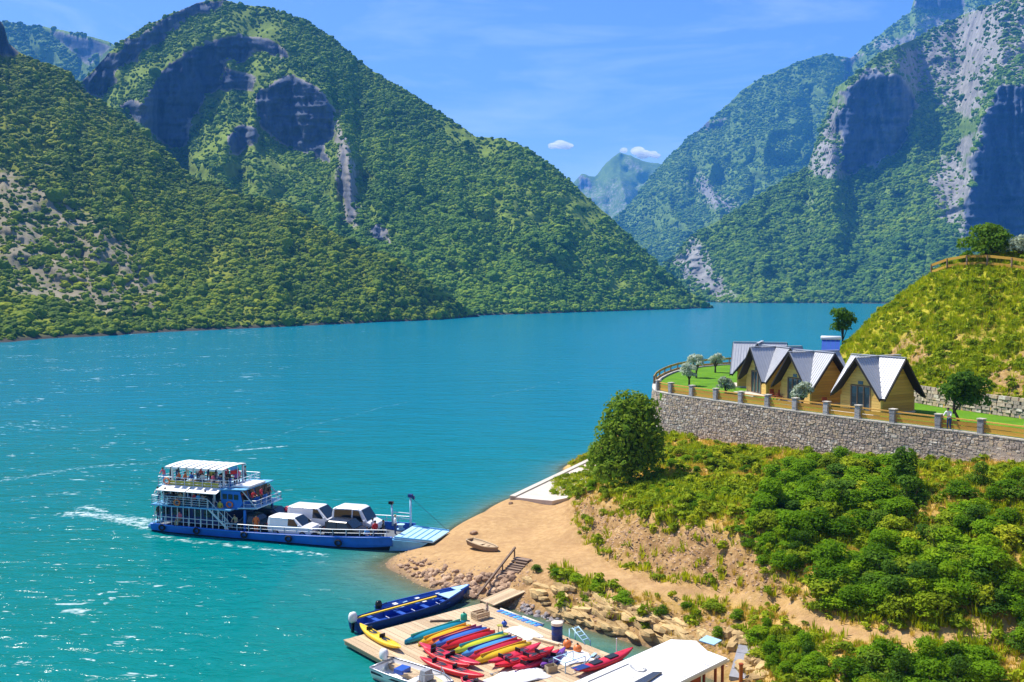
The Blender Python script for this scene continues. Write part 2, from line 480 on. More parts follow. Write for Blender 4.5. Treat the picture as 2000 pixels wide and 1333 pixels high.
def ground_mat():
    k = N('shore_ground')
    p = k.pos()
    n1, n2, n3 = k.noise(0.35, 5, 0.6, p), k.noise(2.2, 5, 0.7, p), k.noise(9.0, 4, 0.7, p)
    dirt = k.ramp(n2, [(0.3, (0.37, 0.22, 0.095)), (0.55, (0.50, 0.315, 0.14)), (0.8, (0.58, 0.39, 0.20))])
    dirt = k.mix(k.math('MULTIPLY', k.ramp(k.noise(0.55, 4, 0.6, p, 1.0), [(0.42, 0.0), (0.62, 1.0)]), 0.55), dirt, (0.36, 0.21, 0.095))
    dirt = k.mix(k.ramp(n3, [(0.62, 0.0), (0.72, 1.0)]), dirt, (0.34, 0.23, 0.14))
    bank = k.ramp(n2, [(0.25, (0.13, 0.07, 0.03)), (0.5, (0.33, 0.195, 0.08)), (0.75, (0.54, 0.36, 0.18))])
    grass = k.ramp(k.math('ADD', k.math('MULTIPLY', n1, 0.6), k.math('MULTIPLY', n2, 0.4)),
                   [(0.3, (0.15, 0.19, 0.010)), (0.45, (0.32, 0.33, 0.018)), (0.6, (0.46, 0.38, 0.05)), (0.75, (0.54, 0.36, 0.14))])
    dry = k.ramp(k.math('ADD', k.math('MULTIPLY', n1, 0.6), k.math('MULTIPLY', n2, 0.4)), [(0.28, (0.20, 0.19, 0.02)), (0.42, (0.40, 0.27, 0.06)), (0.55, (0.55, 0.35, 0.12)), (0.75, (0.62, 0.42, 0.19))])
    grass = k.mix(k.attr('lush'), dry, grass)
    c = k.mix(k.attr('dirt'), grass, dirt)
    c = k.mix(k.attr('bank'), c, bank)
    c = k.mix(k.attr('wet'), c, (0.13, 0.10, 0.07))
    h = k.math('ADD', k.math('MULTIPLY', n2, 0.7), k.math('MULTIPLY', n3, 0.4))
    return k.done(k.bsdf(c, 0.95, 0, k.bump(h, 0.7, 0.18), 0.1))
M['ground'] = ground_mat()

def lawn_mat():
    k = N('mown_lawn'); p = k.pos()
    f = k.math('ADD', k.math('MULTIPLY', k.noise(0.5, 4, 0.6, p), 0.5), k.math('MULTIPLY', k.noise(8, 4, 0.7, p), 0.5))
    c = k.ramp(f, [(0.3, (0.045, 0.13, 0.006)), (0.55, (0.11, 0.25, 0.010)), (0.75, (0.24, 0.34, 0.02))])
    return k.done(k.bsdf(c, 0.9, 0, k.bump(f, 0.6, 0.08), 0.1))
M['lawn'] = lawn_mat()

def mountain_mat(name, green, green2, rock, rock2, scale, bare=0.0, scree=None):
    """bare rock where the slope is steep, scrub elsewhere"""
    k = N(name); p = k.pos()
    nz = k.new('SeparateXYZ'); k.l.new(k.new('NewGeometry').outputs['True Normal'], nz.inputs[0])
    n1, n2, n3 = k.noise(scale, 6, 0.62, p), k.noise(scale * 6, 6, 0.68, p), k.noise(scale * 1.6, 6, 0.7, k.scaled(p, (1, 1, 0.25)))
    veg = k.ramp(k.math('ADD', k.math('MULTIPLY', n1, 0.5), k.math('MULTIPLY', n2, 0.5)), [(0.34, green), (0.52, green2), (0.72, tuple(g * 1.7 for g in green2))])
    rk = k.ramp(k.math('ADD', k.math('MULTIPLY', n3, 0.65), k.math('MULTIPLY', n2, 0.45)), [(0.34, rock2), (0.62, rock), (0.8, tuple(min(r * 1.35, .8) for r in rock))])
    painted_shade = k.ramp(n3, [(0.3, (0.020, 0.040, 0.085)), (0.5, (0.055, 0.080, 0.135)), (0.62, (0.10, 0.125, 0.17)), (0.8, (0.26, 0.26, 0.27))])  # shade of the cliff faces painted in as darker, bluer rock
    rk = k.mix(k.ramp(k.attr('cliff'), [(0.45, 0.0), (0.8, 0.92)]), rk, painted_shade)
    rockiness = k.math('ADD', k.attr('rock'), k.math('MULTIPLY', k.math('SUBTRACT', n2, 0.5), 0.9))
    f = k.ramp(rockiness, [(0.42 - bare, 0.0), (0.58 - bare, 1.0)])
    c = k.mix(f, veg, rk)
    c = k.mix(k.attr('shore'), c, (0.055, 0.050, 0.036))
    h = k.math('ADD', n2, k.math('MULTIPLY', n3, 1.0))
    return k.done(k.bsdf(c, 0.95, 0, k.bump(h, 0.8, 1.2 / scale * 0.02), 0.08))
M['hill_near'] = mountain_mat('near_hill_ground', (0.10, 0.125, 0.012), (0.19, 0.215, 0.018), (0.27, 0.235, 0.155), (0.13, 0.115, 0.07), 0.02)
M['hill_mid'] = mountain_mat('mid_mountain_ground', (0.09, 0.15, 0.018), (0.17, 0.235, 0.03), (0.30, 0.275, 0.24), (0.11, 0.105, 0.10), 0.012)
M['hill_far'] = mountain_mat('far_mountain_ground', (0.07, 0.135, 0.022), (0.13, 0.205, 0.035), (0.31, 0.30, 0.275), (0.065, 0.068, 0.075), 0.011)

def water_mat():
    k = N('lake_water'); p = k.pos()
    shallow, foam, deep = k.attr('shallow'), k.attr('foam'), k.attr('deep')
    big = k.noise(0.018, 4, 0.55, k.scaled(p, (1.0, 0.5, 1)))
    c = k.mix(deep, (0.000, 0.172, 0.147), (0.000, 0.178, 0.258))
    c = k.mix(k.math('MULTIPLY', k.ramp(big, [(0.35, 0.0), (0.7, 1.0)]), 0.4), c, (0.0, 0.15, 0.20))
    c = k.mix(k.math('MULTIPLY', shallow, 0.85), c, (0.17, 0.17, 0.075))
    # wind-blown crests: short broken streaks of foam, then finer painted sun glints
    s1 = k.noise(0.33, 4, 0.62, k.scaled(p, (0.55, 1.25, 1)), 0.6)
    s2 = k.noise(0.06, 3, 0.5, p)
    crest = k.ramp(k.math('ADD', s1, k.math('MULTIPLY', k.math('SUBTRACT', s2, 0.5), 0.30)), [(0.685, 0.0), (0.76, 1.0)])
    br = k.noise(1.6, 5, 0.75, k.scaled(p, (0.8, 1.3, 1)))
    wk = k.ramp(k.math('ADD', foam, k.math('MULTIPLY', k.math('SUBTRACT', br, 0.5), 1.7)), [(0.44, 0.0), (0.80, 1.0)])
    sp1 = k.noise(0.95, 4, 0.7, k.scaled(p, (0.5, 1.1, 1)), 0.4)
    painted_glint = k.math('MULTIPLY', k.ramp(k.math('ADD', sp1, k.math('MULTIPLY', k.math('SUBTRACT', s2, 0.5), 0.35)), [(0.66, 0.0), (0.71, 1.0)]), k.attr('chop_glint'))  # sun sparkle on the ripples, painted as white specks
    crest = k.math('MAXIMUM', crest, painted_glint)
    wk = k.math('MULTIPLY', wk, k.ramp(foam, [(0.02, 0.0), (0.12, 1.0)]))
    crest = k.math('MULTIPLY', crest, k.attr('chop_glint'))
    fo = k.math('MAXIMUM', k.math('MULTIPLY', crest, 0.75), wk)  # foam crests and painted sun glints together, plus the wake
    c = k.mix(fo, c, (0.72, 0.82, 0.80))
    w1 = k.noise(0.16, 3, 0.5, k.scaled(p, (0.6, 1.3, 1)), 0.4)
    w2 = k.noise(0.9, 4, 0.6, k.scaled(p, (0.6, 1.2, 1)), 0.5)
    h = k.math('ADD', k.math('MULTIPLY', w1, 1.0), k.math('MULTIPLY', w2, 0.42))
    nm = k.bump(h, 0.75, 0.85)
    r = k.math('ADD', 0.16, k.math('MULTIPLY', fo, 0.6))
    sh = k.bsdf(c, r, 0, nm, 0.10)
    tr = k.new('BsdfTransparent')
    mx = k.new('MixShader'); k.put(mx.inputs[0], k.math('MULTIPLY', k.ramp(shallow, [(0.55, 0.0), (1.0, 1.0)]), 0.6))
    k.l.new(sh, mx.inputs[1]); k.l.new(tr.outputs[0], mx.inputs[2])
    return k.done(mx.outputs[0])
M['water'] = water_mat()

# ------------------------------------------------------------------ shore terrain (thin-plate surface through surveyed points)
def P(px, py, z): q = at(px, py, z); return (q[0], q[1], z)
TERR_Z = 10.0
EDGE = [tuple(at(px, py, TERR_Z)[:2]) for px, py in ((2330, 905), (2160, 882), (2000, 862), (1915, 850), (1743, 829), (1600, 811), (1450, 791), (1350, 777), (1290, 768))]
CORNER = [tuple(at(px, py, TERR_Z)[:2]) for px, py in ((1276, 762), (1277, 752), (1283, 742), (1303, 731), (1330, 722), (1385, 715), (1437, 712))]
BACK = [(34.0, 127.0), (34.5, 112.0), (34.6, 98.0), (35.0, 90.0), (36.4, 81.5), (39.4, 74.5), (43.8, 66.5), (50.5, 57.0)]
TERRACE = EDGE + CORNER + BACK

ctrl = [P(*q) for q in (
    # quay and dirt landing
    (865, 1046, .5), (900, 1022, .7), (950, 998, 1.0), (1000, 972, 1.1), (1060, 945, 1.15), (1155, 897, 1.2), (1120, 972, 1.2), (1140, 925, 1.3),
    (1000, 1030, 1.3), (1060, 1000, 1.4), (950, 1050, 1.1), (1050, 1050, 1.7), (1100, 1090, 2.0), (900, 1075, .8), (980, 1090, 1.5), (1040, 1095, 1.8),
    # spit and beach
    (755, 1100, 0.0), (800, 1078, .35), (840, 1062, .4), (800, 1128, 0.0), (850, 1151, 0.0), (905, 1166, 0.0), (860, 1110, .7), (920, 1130, .8), (960, 1168, 0.05), (1000, 1140, 1.0),
    # cove shore line and ledges
    (1010, 1190, 0.0), (1060, 1203, 0.0), (1110, 1217, 0.0), (1160, 1231, 0.0), (1210, 1244, 0.0), (1250, 1256, 0.0), (1290, 1266, 0.0),
    (1060, 1150, 1.1), (1120, 1150, 1.6), (1180, 1180, 1.3), (1250, 1205, 1.3), (1330, 1235, 1.1), (1400, 1262, .9), (1440, 1320, .3),
    (1480, 1250, 1.5), (1560, 1280, 1.6), (1500, 1330, .8), (1650, 1320, 1.7), (1800, 1315, 2.0), (2000, 1320, 2.2),
    # path
    (1200, 1128, 2.1), (1300, 1150, 2.1), (1420, 1163, 2.2), (1520, 1182, 2.4), (1600, 1214, 2.5), (1680, 1237, 2.6), (1800, 1243, 2.8), (2000, 1240, 3.1), (1250, 1150, 1.9),
    # foot of the cut bank and its top
    (1118, 985, 1.6), (1125, 1020, 1.8), (1150, 1060, 2.0), (1210, 1100, 2.1), (1300, 1130, 2.2), (1400, 1148, 2.3),
    (1135, 948, 3.3), (1172, 982, 4.4), (1250, 1008, 4.8), (1350, 1028, 4.9), (1445, 1050, 4.9), (1500, 1100, 4.2), (1580, 1160, 3.6),
    # slope up to the retaining wall
    (1165, 915, 3.4), (1230, 930, 5.0), (1330, 950, 5.6), (1450, 980, 5.8), (1280, 850, 5.9), (1330, 858, 6.2), (1450, 874, 6.5), (1600, 893, 6.9), (1750, 900, 7.5), (1900, 908, 8.1), (2000, 915, 8.5),
    (1500, 940, 6.4), (1600, 1000, 6.0), (1700, 960, 6.9), (1700, 1080, 4.9), (1850, 1000, 7.0), (1850, 1120, 4.9), (2000, 1000, 7.4), (2000, 1120, 5.4), (1750, 1180, 3.6), (1950, 1200, 3.8),
    (1200, 845, 3.2), (1160, 880, 2.0))]
ctrl += [(38.0, 53.0, 8.8), (44, 48, 9.2), (36, 42, 6.0), (48, 36, 7.5), (30, 40, 3.5), (20, 36, .6), (14, 40, .2), (60, 44, 11.5),
         # outer side of the terrace nose
         (12.6, 97, 4.5), (12.8, 104, 3.0), (15.5, 112, 2.5), (19, 123, 2.0), (25, 131, 2.0), (33, 136, 3.0), (10.5, 108, 0.5), (13, 120, -1), (18, 133, -1.5), (28, 142, -1), (45, 146, 2),
         # knoll behind the cabins
         (37.6, 82.5, 11.3), (40.6, 75.5, 11.4), (45, 67.5, 11.7), (51.5, 58.5, 12.0), (42.2, 84, 14.2), (45, 77, 14.4), (49.5, 70, 15.0), (47.5, 90, 19.0), (51, 82, 19.4), (55, 76, 19.8), (57.5, 66, 18.5),
         (44.7, 100, 22.0), (48.9, 93.5, 22.3), (52.5, 86, 22.4), (58, 80, 22.5), (50, 104, 22.3), (58, 95, 22.6), (66, 84, 22.8), (64, 110, 22.5), (75, 95, 23.5), (80, 75, 24), (70, 60, 21), (90, 110, 25), (80, 130, 21),
         (41.5, 102, 19.0), (38.6, 104.5, 16.3), (36.6, 106, 13.6), (36.2, 97, 11.2), (38.6, 95.5, 14.2), (37.2, 90.5, 12.5), (40.2, 92, 15.8), (39.5, 112, 13.0), (42, 118, 13.5), (46, 113, 18.5), (52, 122, 18), (38.3, 124, 8.5), (60, 135, 13), (42, 133, 6.0)]
# lake bed
for a, b in zip([(870, 1046), (930, 1008), (1000, 970), (1080, 932), (1155, 895)], [1.3] * 5):
    q = at(*a, 0); ctrl.append((q[0] - 1.6, q[1] + 0.7, -1.4)); ctrl.append((q[0] - 7, q[1] + 3, -4))
for a in [(730, 1105), (790, 1140), (850, 1162), (930, 1185)]:
    q = at(*a, 0); ctrl.append((q[0] - .6, q[1] - .5, -.35)); ctrl.append((q[0] - 4, q[1] - 3, -1.8))
for a in [(1040, 1215), (1110, 1240), (1180, 1262), (1250, 1285)]:
    q = at(*a, 0); ctrl.append((q[0], q[1], -.5)); ctrl.append((q[0] - 2, q[1] - 2.5, -1.4))
ctrl += [(-20, 60, -4), (-20, 90, -5), (-10, 110, -6), (0, 130, -6), (8, 146, -6), (-8, 44, -3), (2, 38, -2), (8, 36, -.8), (-20, 36, -4)]
C = np.array(ctrl, float)
def tps_fit(C, lam=0.15):
    n = len(C); r = np.hypot(C[:, None, 0] - C[None, :, 0], C[:, None, 1] - C[None, :, 1])
    K = np.where(r > 0, r ** 2 * np.log(r + 1e-9), 0) + lam * np.eye(n) * 10
    A = np.zeros((n + 3, n + 3)); A[:n, :n] = K; A[:n, n] = 1; A[:n, n + 1:] = C[:, :2]; A[n, :n] = 1; A[n + 1:, :n] = C[:, :2].T
    return np.linalg.solve(A, np.concatenate([C[:, 2], [0, 0, 0]]))
TW = tps_fit(C)
def tps(x, y):
    sh = np.shape(x); x = np.ravel(x); y = np.ravel(y); out = np.empty(len(x))
    for s in range(0, len(x), 20000):
        xs, ys = x[s:s + 20000], y[s:s + 20000]
        r2 = (xs[:, None] - C[None, :, 0]) ** 2 + (ys[:, None] - C[None, :, 1]) ** 2
        out[s:s + 20000] = (0.5 * r2 * np.log(r2 + 1e-9)) @ TW[:len(C)] + TW[len(C)] + TW[len(C) + 1] * xs + TW[len(C) + 2] * ys
    return out.reshape(sh)

DIRT = [(862, 1050), (1000, 972), (1122, 972), (1118, 1010), (1148, 1062), (1210, 1104), (1300, 1134), (1420, 1152), (1520, 1172), (1600, 1200), (1690, 1230), (1850, 1234), (1990, 1230), (1990, 1246), (1800, 1254), (1660, 1250), (1590, 1232), (1500, 1188), (1420, 1176), (1300, 1168), (1200, 1152), (1100, 1114), (1040, 1100), (980, 1118), (900, 1118), (790, 1082)]
BANK = [(1112, 1000), (1128, 950), (1200, 995), (1300, 1018), (1440, 1050), (1500, 1110), (1590, 1180), (1500, 1165), (1400, 1148), (1300, 1130), (1210, 1100), (1150, 1060)]
BEACH = [(740, 1105), (790, 1082), (900, 1112), (980, 1116), (1040, 1100), (1040, 1180), (1000, 1215), (900, 1180)]
LEDGE = [(1020, 1105), (1110, 1125), (1200, 1160), (1300, 1180), (1430, 1200), (1480, 1240), (1440, 1333), (1250, 1290), (1000, 1210)]
GX0, GX1, GY0, GY1, GS = -16.0, 84.0, 36.0, 146.0, 0.36
gx = np.arange(GX0, GX1, GS); gy = np.arange(GY0, GY1, GS)
XX, YY = np.meshgrid(gx, gy, indexing='ij')
ZZ = tps(XX, YY)
hz = fbm(XX * .5, YY * .5, 4, 3)
ZZ += hz * np.clip((ZZ - 1.6) / 3, 0, 1) * 0.35
PX_, PY_ = proj(XX, YY, ZZ)
w_dirt, w_bank, w_beach, w_ledge = (soft(PX_, PY_, q, wd) for q, wd in ((DIRT, 9), (BANK, 22), (BEACH, 22), (LEDGE, 22)))
ZZ += w_bank * (np.abs(fbm(XX * 1.1 + YY * .8, YY * .35, 4, 9)) - .25) * 1.5 + (w_ledge + w_beach * .5) * (np.abs(fbm(XX * .9 + YY * .35, YY * .5, 4, 5)) - .2) * 0.55 * np.clip(ZZ, 0, 1)
_qa, _qb = np.array(at(998, 971, 1.3)[:2]), np.array(at(1160, 894, 1.3)[:2]); _qd = (_qb - _qa) / np.linalg.norm(_qb - _qa)
q_s = (XX - _qa[0]) * _qd[0] + (YY - _qa[1]) * _qd[1]; q_n = (XX - _qa[0]) * _qd[1] - (YY - _qa[1]) * _qd[0]
on_quay = (q_s > -.5) & (q_s < 27) & (q_n > -1) & (q_n < 8.2)
ZZ = np.where(on_quay, np.minimum(ZZ, 1.12 + np.clip((q_n - 6.4 + np.clip((5 - q_s) * .45, 0, 9)) * 1.5, 0, 9)), ZZ)
ins = inside(XX, YY, TERRACE)
dedge = polydist(XX, YY, TERRACE, True)
ZZ = np.where(ins, np.where(dedge < .5, np.minimum(ZZ, 9.0), np.clip(ZZ, 0, 9.72)), ZZ)
backd = polydist(XX, YY, BACK)
ZZ = np.where(~ins & (backd < 2.0) & (XX > 33.5), np.maximum(ZZ, 11.1 + hz * .15), ZZ)
def ground_z(x, y):
    fx, fy = np.clip((np.asarray(x) - GX0) / GS, 0, len(gx) - 1.001), np.clip((np.asarray(y) - GY0) / GS, 0, len(gy) - 1.001)
    i, j = fx.astype(int), fy.astype(int); u, v = fx - i, fy - j
    return (ZZ[i, j] * (1 - u) + ZZ[i + 1, j] * u) * (1 - v) + (ZZ[i, j + 1] * (1 - u) + ZZ[i + 1, j + 1] * u) * v
def on_ground(px, py):
    """where the line of sight through a pixel meets the shore terrain"""
    d = ray(px, py); d = d / d[1]
    Y = np.arange(40.0, 140.0, 0.1)
    pts = np.array([0, 0, CAM_H])[None] + d[None] * Y[:, None]
    below = pts[:, 2] <= ground_z(pts[:, 0], pts[:, 1])
    i = int(np.argmax(below)) if below.any() else len(Y) - 1
    return Vector(pts[i])
ter = grid_mesh('shore_terrain', np.stack([XX, YY, ZZ], -1), M['ground'])
sl = np.hypot(*np.gradient(ZZ, GS))
set_attr(ter, 'dirt', np.clip(np.maximum.reduce([w_dirt, w_beach * .75, np.clip((4.0 - XX) / 1.5, 0, 1) * (YY > 60)]), 0, 1) * np.clip(1.0 - 0.0 * sl, 0, 1))
set_attr(ter, 'lush', ((ZZ > 11.0) & (XX > 34)) * 1.0)
knoll_scar = np.clip(1.5 - np.abs(ZZ - 13.2) / 2.4, 0, 1) * (XX > 36) * np.clip((fbm(XX * .35, YY * .35, 3, 21) + .12) * 6, 0, 1) * np.clip((YY < 97) * 1.0, 0, 1)
set_attr(ter, 'bank', np.clip(np.maximum.reduce([w_bank, w_ledge * .85, knoll_scar * .9, np.clip((sl - 1.2) * .8, 0, 1) * (XX < 36)]), 0, 1))
set_attr(ter, 'wet', np.clip(1 - (ZZ + .0) / .22, 0, 1) * .8)
tag(link('ground', ter), kind='structure')

# the rest of the near bank, out of the picture: the hill the viewpoint stands on
def apron():
    xs = np.concatenate([np.linspace(-260, -40, 20), np.linspace(-36, 100, 40), np.linspace(110, 420, 20)])
    ys = np.linspace(-160, 40, 60)
    X, Y = np.meshgrid(xs, ys, indexing='ij')
    shore = np.where(X < -5, 8 - (X + 5) * -0.10, np.where(X < 22, 8 + (X + 5) * 1.0, 36))
    d = shore - Y
    Z = np.clip(d * .55, -6, 18) + np.clip(X - 60, 0, 60) * .25 + fbm(X * .05, Y * .05, 4, 2) * 2.5 - 1
    Z = np.where(np.hypot(X, Y) < 14, np.minimum(Z, 17.4), Z)
    Z = np.where(Y > 36.0, np.minimum(Z, ground_z(np.clip(X, GX0, GX1 - .5), np.full_like(X, 36.2)) - .3), Z)
    me = grid_mesh('bank_behind', np.stack([X, Y, Z], -1), M['ground'])
    tag(link('hill', me), kind='structure')
apron()

# ------------------------------------------------------------------ water
def water():
    def sheet(xs, ys):
        X, Y = np.meshgrid(xs, ys, indexing='ij')
        return X, Y, np.stack([X, Y, np.zeros_like(X)], -1)
    xs = np.concatenate([np.linspace(-900, -75, 34)[:-1], np.arange(-75, 22, .45), np.linspace(22.5, 1600, 50)])
    ys = np.concatenate([np.linspace(-160, 40, 12)[:-1], np.arange(40, 200, .5), np.linspace(201, 600, 70), np.linspace(610, 4200, 60)])
    X, Y, Pw = sheet(xs, ys)
    me = grid_mesh('lake', Pw, M['water'])
    px, py = proj(X, np.maximum(Y, 25), np.zeros_like(X))
    inb = (X > GX0) & (X < GX1 - 1) & (Y > GY0) & (Y < GY1 - 1)
    gz = np.where(inb, ground_z(np.clip(X, GX0, GX1 - 1), np.clip(Y, GY0, GY1 - 1)), -6)
    sh = np.exp(np.clip(gz, -9, 0) / .85)
    set_attr(me, 'shallow', np.where(inb, sh, 0))
    deep = np.clip((Y - 70) / 130 + fbm(X * .02, Y * .012, 3, 4) * .35 + .12, 0, 1)
    set_attr(me, 'deep', deep)
    foam = np.zeros_like(X)
    def streak(pts, w, amp, fade=None):
        nonlocal foam
        q = [tuple(at(a, b, 0)[:2]) for a, b in pts]
        d = polydist(X, Y, q)
        foam = np.maximum(foam, amp * np.clip(1 - d / w, 0, 1) ** 1.2)
    # wash astern of the ferry
    streak([(292, 1018), (240, 1014), (185, 1006), (135, 1003)], 3.2, .62)
    streak([(292, 1030), (255, 1022), (215, 1012)], 2.2, .62)
    streak([(200, 1000), (165, 990)], 2.0, .6)
    # foam line along the hull and the long old wake curving over the lake
    streak([(290, 1046), (360, 1056), (470, 1068), (560, 1077), (640, 1085)], 1.5, .55)
    streak([(300, 905), (345, 888), (430, 880), (520, 858), (600, 832), (680, 815), (740, 797), (800, 785)], 1.5, .40)
    streak([(0, 940), (70, 928), (150, 915), (230, 908), (300, 905)], 3.4, .45)
    streak([(460, 880), (500, 877), (555, 872)], 1.8, .58)
    streak([(20, 975), (80, 968), (150, 962)], 3.0, .40)
    streak([(960, 775), (1040, 757), (1120, 742), (1200, 730)], 2.6, .38)
    set_attr(me, 'foam', foam)
    # broken waves and painted sun glints: more of both to the left and near, calm in the lee of the spit
    chop_glint = np.clip((800 - px) / 450, 0, 1) * .85 + np.clip((760 - py) / 100, 0, 1) * .35
    chop_glint = np.where(Y < 25, .5, chop_glint)
    chop_glint *= np.clip((px - 900) / -80, .25, 1)
    set_attr(me, 'chop_glint', np.clip(chop_glint, 0, 1))
    tag(link('water', me), kind='structure')
water()

# ------------------------------------------------------------------ mountains
BODIES = {}
def mountain(name, mat, sil, base, crest, nx, ny, cliffs=(), rocks=(), seed=1, spur=0.0, spur_n=9, rough=1.0, pwr=1.0, below=-4.0, back=1.0, lean=0.0, sil_noise=3.0, weight=None):
    """A mountain side: the foot (base: px -> distance of the water line or buried foot), the crest (px, row) and its distance;
    between them the slope lies back except where a cliff polygon makes it stand up."""
    sx = np.array([q[0] for q in sil], float); sy = np.array([q[1] for q in sil], float)
    px = np.linspace(sx[0], sx[-1], nx)
    yc = np.interp(px, sx, sy)
    yc = yc + fbm(px / 14, px * 0 + seed, 4, seed) * sil_noise
    Yb = np.interp(px, [q[0] for q in base], [q[1] for q in base])
    Yc = np.maximum(np.interp(px, [q[0] for q in crest], [q[1] for q in crest]), Yb + 4)
    # row of the foot
    zb = np.full(nx, float(below))
    yb = proj(0 * px, Yb, zb)[1]
    yb = np.maximum(yb, yc + 1.0)
    t = np.linspace(0, 1, ny)
    rows = yb[:, None] + (yc - yb)[:, None] * t[None]
    cols = np.repeat(px[:, None], ny, 1)
    wob = fbm(cols / 40, rows / 40, 5, seed + 5, .65) * 22
    rate = np.ones_like(rows) * (1 + .45 * fbm(cols / 70, rows / 45, 4, seed + 2))
    cl = np.zeros_like(rows)
    for poly, s in cliffs:
        cl = np.maximum(cl, soft(cols + wob, rows + wob * .7, poly, 7) * s)
    rate = np.maximum(rate, .25) * (1 - cl)
    rate = np.maximum(rate, .035)
    if pwr != 1.0: rate *= (0.35 + t[None] ** pwr)
    cum = np.cumsum(rate, 1) - rate * .5
    cum = cum - cum[:, :1]
    tot = cum[:, -1:]; ref = np.maximum(tot, np.median(tot)); k_ = np.ones(15) / 15
    ref = np.convolve(np.pad(ref[:, 0], 7, mode='edge'), k_, mode='valid')[:, None]
    cum = cum / (tot ** (1 - lean) * ref ** lean)
    # a little smoothing between neighbouring columns keeps cliffs connected
    for _ in range(3):
        cum[1:-1] = cum[1:-1] * .5 + (cum[:-2] + cum[2:]) * .25
    D = Yb[:, None] + (Yc - Yb)[:, None] * cum
    if spur:
        u = cols / (sx[-1] - sx[0]) * spur_n + fbm(cols / 120, rows / 120, 3, seed + 8) * 1.1 + t[None] * .6
        rg = 1 - np.abs(2 * (u - np.floor(u)) - 1)
        D -= spur * (rg - .5) * np.sin(np.pi * np.clip(t, 0, 1))[None] ** .7 * (1 - .8 * cl)
    calm = 1 - .93 * np.clip(cl * 1.3, 0, 1)
    D += rough * (fbm(cols / 22, rows / 16, 4, seed + 13)) * 6 * calm * np.minimum(1, np.minimum(t, 1 - t) * 8)[None]
    D += cl * rough * ((np.abs(fbm(cols / 13, rows / 44, 4, seed + 19)) - .2) * 13 + fbm(cols / 70, rows / 8, 3, seed + 23) * 4.0)
    a = (cols - 1000) / FPX; b = (666.5 - rows) / FPX
    dy = math.cos(PITCH) + b * math.sin(PITCH); dz = -math.sin(PITCH) + b * math.cos(PITCH)
    X, Y, Z = a / dy * D, D, CAM_H + dz / dy * D
    # far side, so that the body has depth
    bX, bY, bZ = [], [], []
    for i, f in enumerate((.06, .2, .45, .8)):
        k = 1 + f * .5
        bX.append(X[:, -1] * k); bY.append(Y[:, -1] * k); bZ.append(np.maximum(Z[:, -1] - (Y[:, -1] * k - Y[:, -1]) * (.35 + .5 * f) * back - 1.0, -6))
    Pm = np.concatenate([np.stack([X, Y, Z], -1), np.stack([np.array(bX).T, np.array(bY).T, np.array(bZ).T], -1)], 1)
    me = grid_mesh(name, Pm, mat)
    rk = np.zeros_like(rows)
    for poly, s in rocks:
        rk = np.maximum(rk, soft(cols + wob, rows + wob, poly, 60 if s < .6 else 26) * s)
    rk = np.maximum(rk, np.clip(cl * 1.25, 0, 1))
    full = np.concatenate([rk, np.repeat(rk[:, -1:] * .3, 4, 1)], 1)
    set_attr(me, 'rock', full)
    set_attr(me, 'shore', np.concatenate([np.clip(1.5 - Z / 1.6, 0, 1), np.zeros((nx, 4))], 1))
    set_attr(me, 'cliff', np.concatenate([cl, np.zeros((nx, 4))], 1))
    o = link('mountain', me); tag(o, kind='structure')
    BODIES[name] = (Pm[:, :ny], rk, cl, cols, rows)
    return o

NEAR_CLIFF = [([(-40, 20), (4, 40), (14, 84), (38, 104), (30, 112), (-40, 100)], .97)]
mountain('near_hill', M['hill_near'], [(-330, -60), (-120, 0), (-10, 28), (8, 50), (16, 84), (36, 103), (70, 118), (130, 138), (170, 185), (200, 200), (240, 225), (270, 252), (330, 300), (370, 345), (440, 368), (480, 383), (560, 400), (620, 440), (690, 475), (760, 500), (830, 545), (880, 578), (936, 619)],
         [(-330, 270), (0, 338), (100, 370), (300, 420), (500, 480), (680, 545), (850, 620), (936, 690)],
         [(-330, 760), (0, 800), (150, 790), (300, 760), (500, 720), (700, 690), (860, 670), (936, 696)], 300, 150,
         cliffs=NEAR_CLIFF, rocks=[([(-40, 300), (60, 330), (170, 400), (270, 470), (330, 560), (345, 640), (200, 625), (90, 600), (-40, 560)], .6), ([(60, 300), (120, 325), (150, 350), (90, 330)], .7), ([(-40, 645), (936, 612), (936, 640), (-40, 690)], .2)],
         seed=3, spur=16, spur_n=5, rough=.8)
MID_CLIFFS = [([(165, 182), (180, 140), (235, 95), (300, 45), (372, 8), (432, -6), (420, 14), (360, 38), (318, 70), (268, 108), (225, 150), (200, 192)], .95),
              ([(245, 218), (300, 165), (345, 122), (400, 85), (470, 70), (540, 85), (562, 110), (500, 100), (462, 120), (430, 150), (428, 172), (405, 192), (378, 235), (345, 292), (330, 288), (280, 250)], .965),
              ([(425, 160), (445, 138), (500, 150), (500, 182), (430, 178)], .9),
              ([(505, 195), (530, 155), (575, 150), (620, 170), (645, 210), (652, 270), (632, 312), (590, 300), (540, 275), (512, 250)], .97),
              ([(440, 262), (462, 240), (500, 250), (505, 280), (470, 306), (448, 300)], .94),
              ([(660, 270), (680, 300), (690, 380), (700, 440), (682, 450), (665, 380)], .7), ([(725, 440), (750, 440), (752, 470), (735, 475)], .9)]
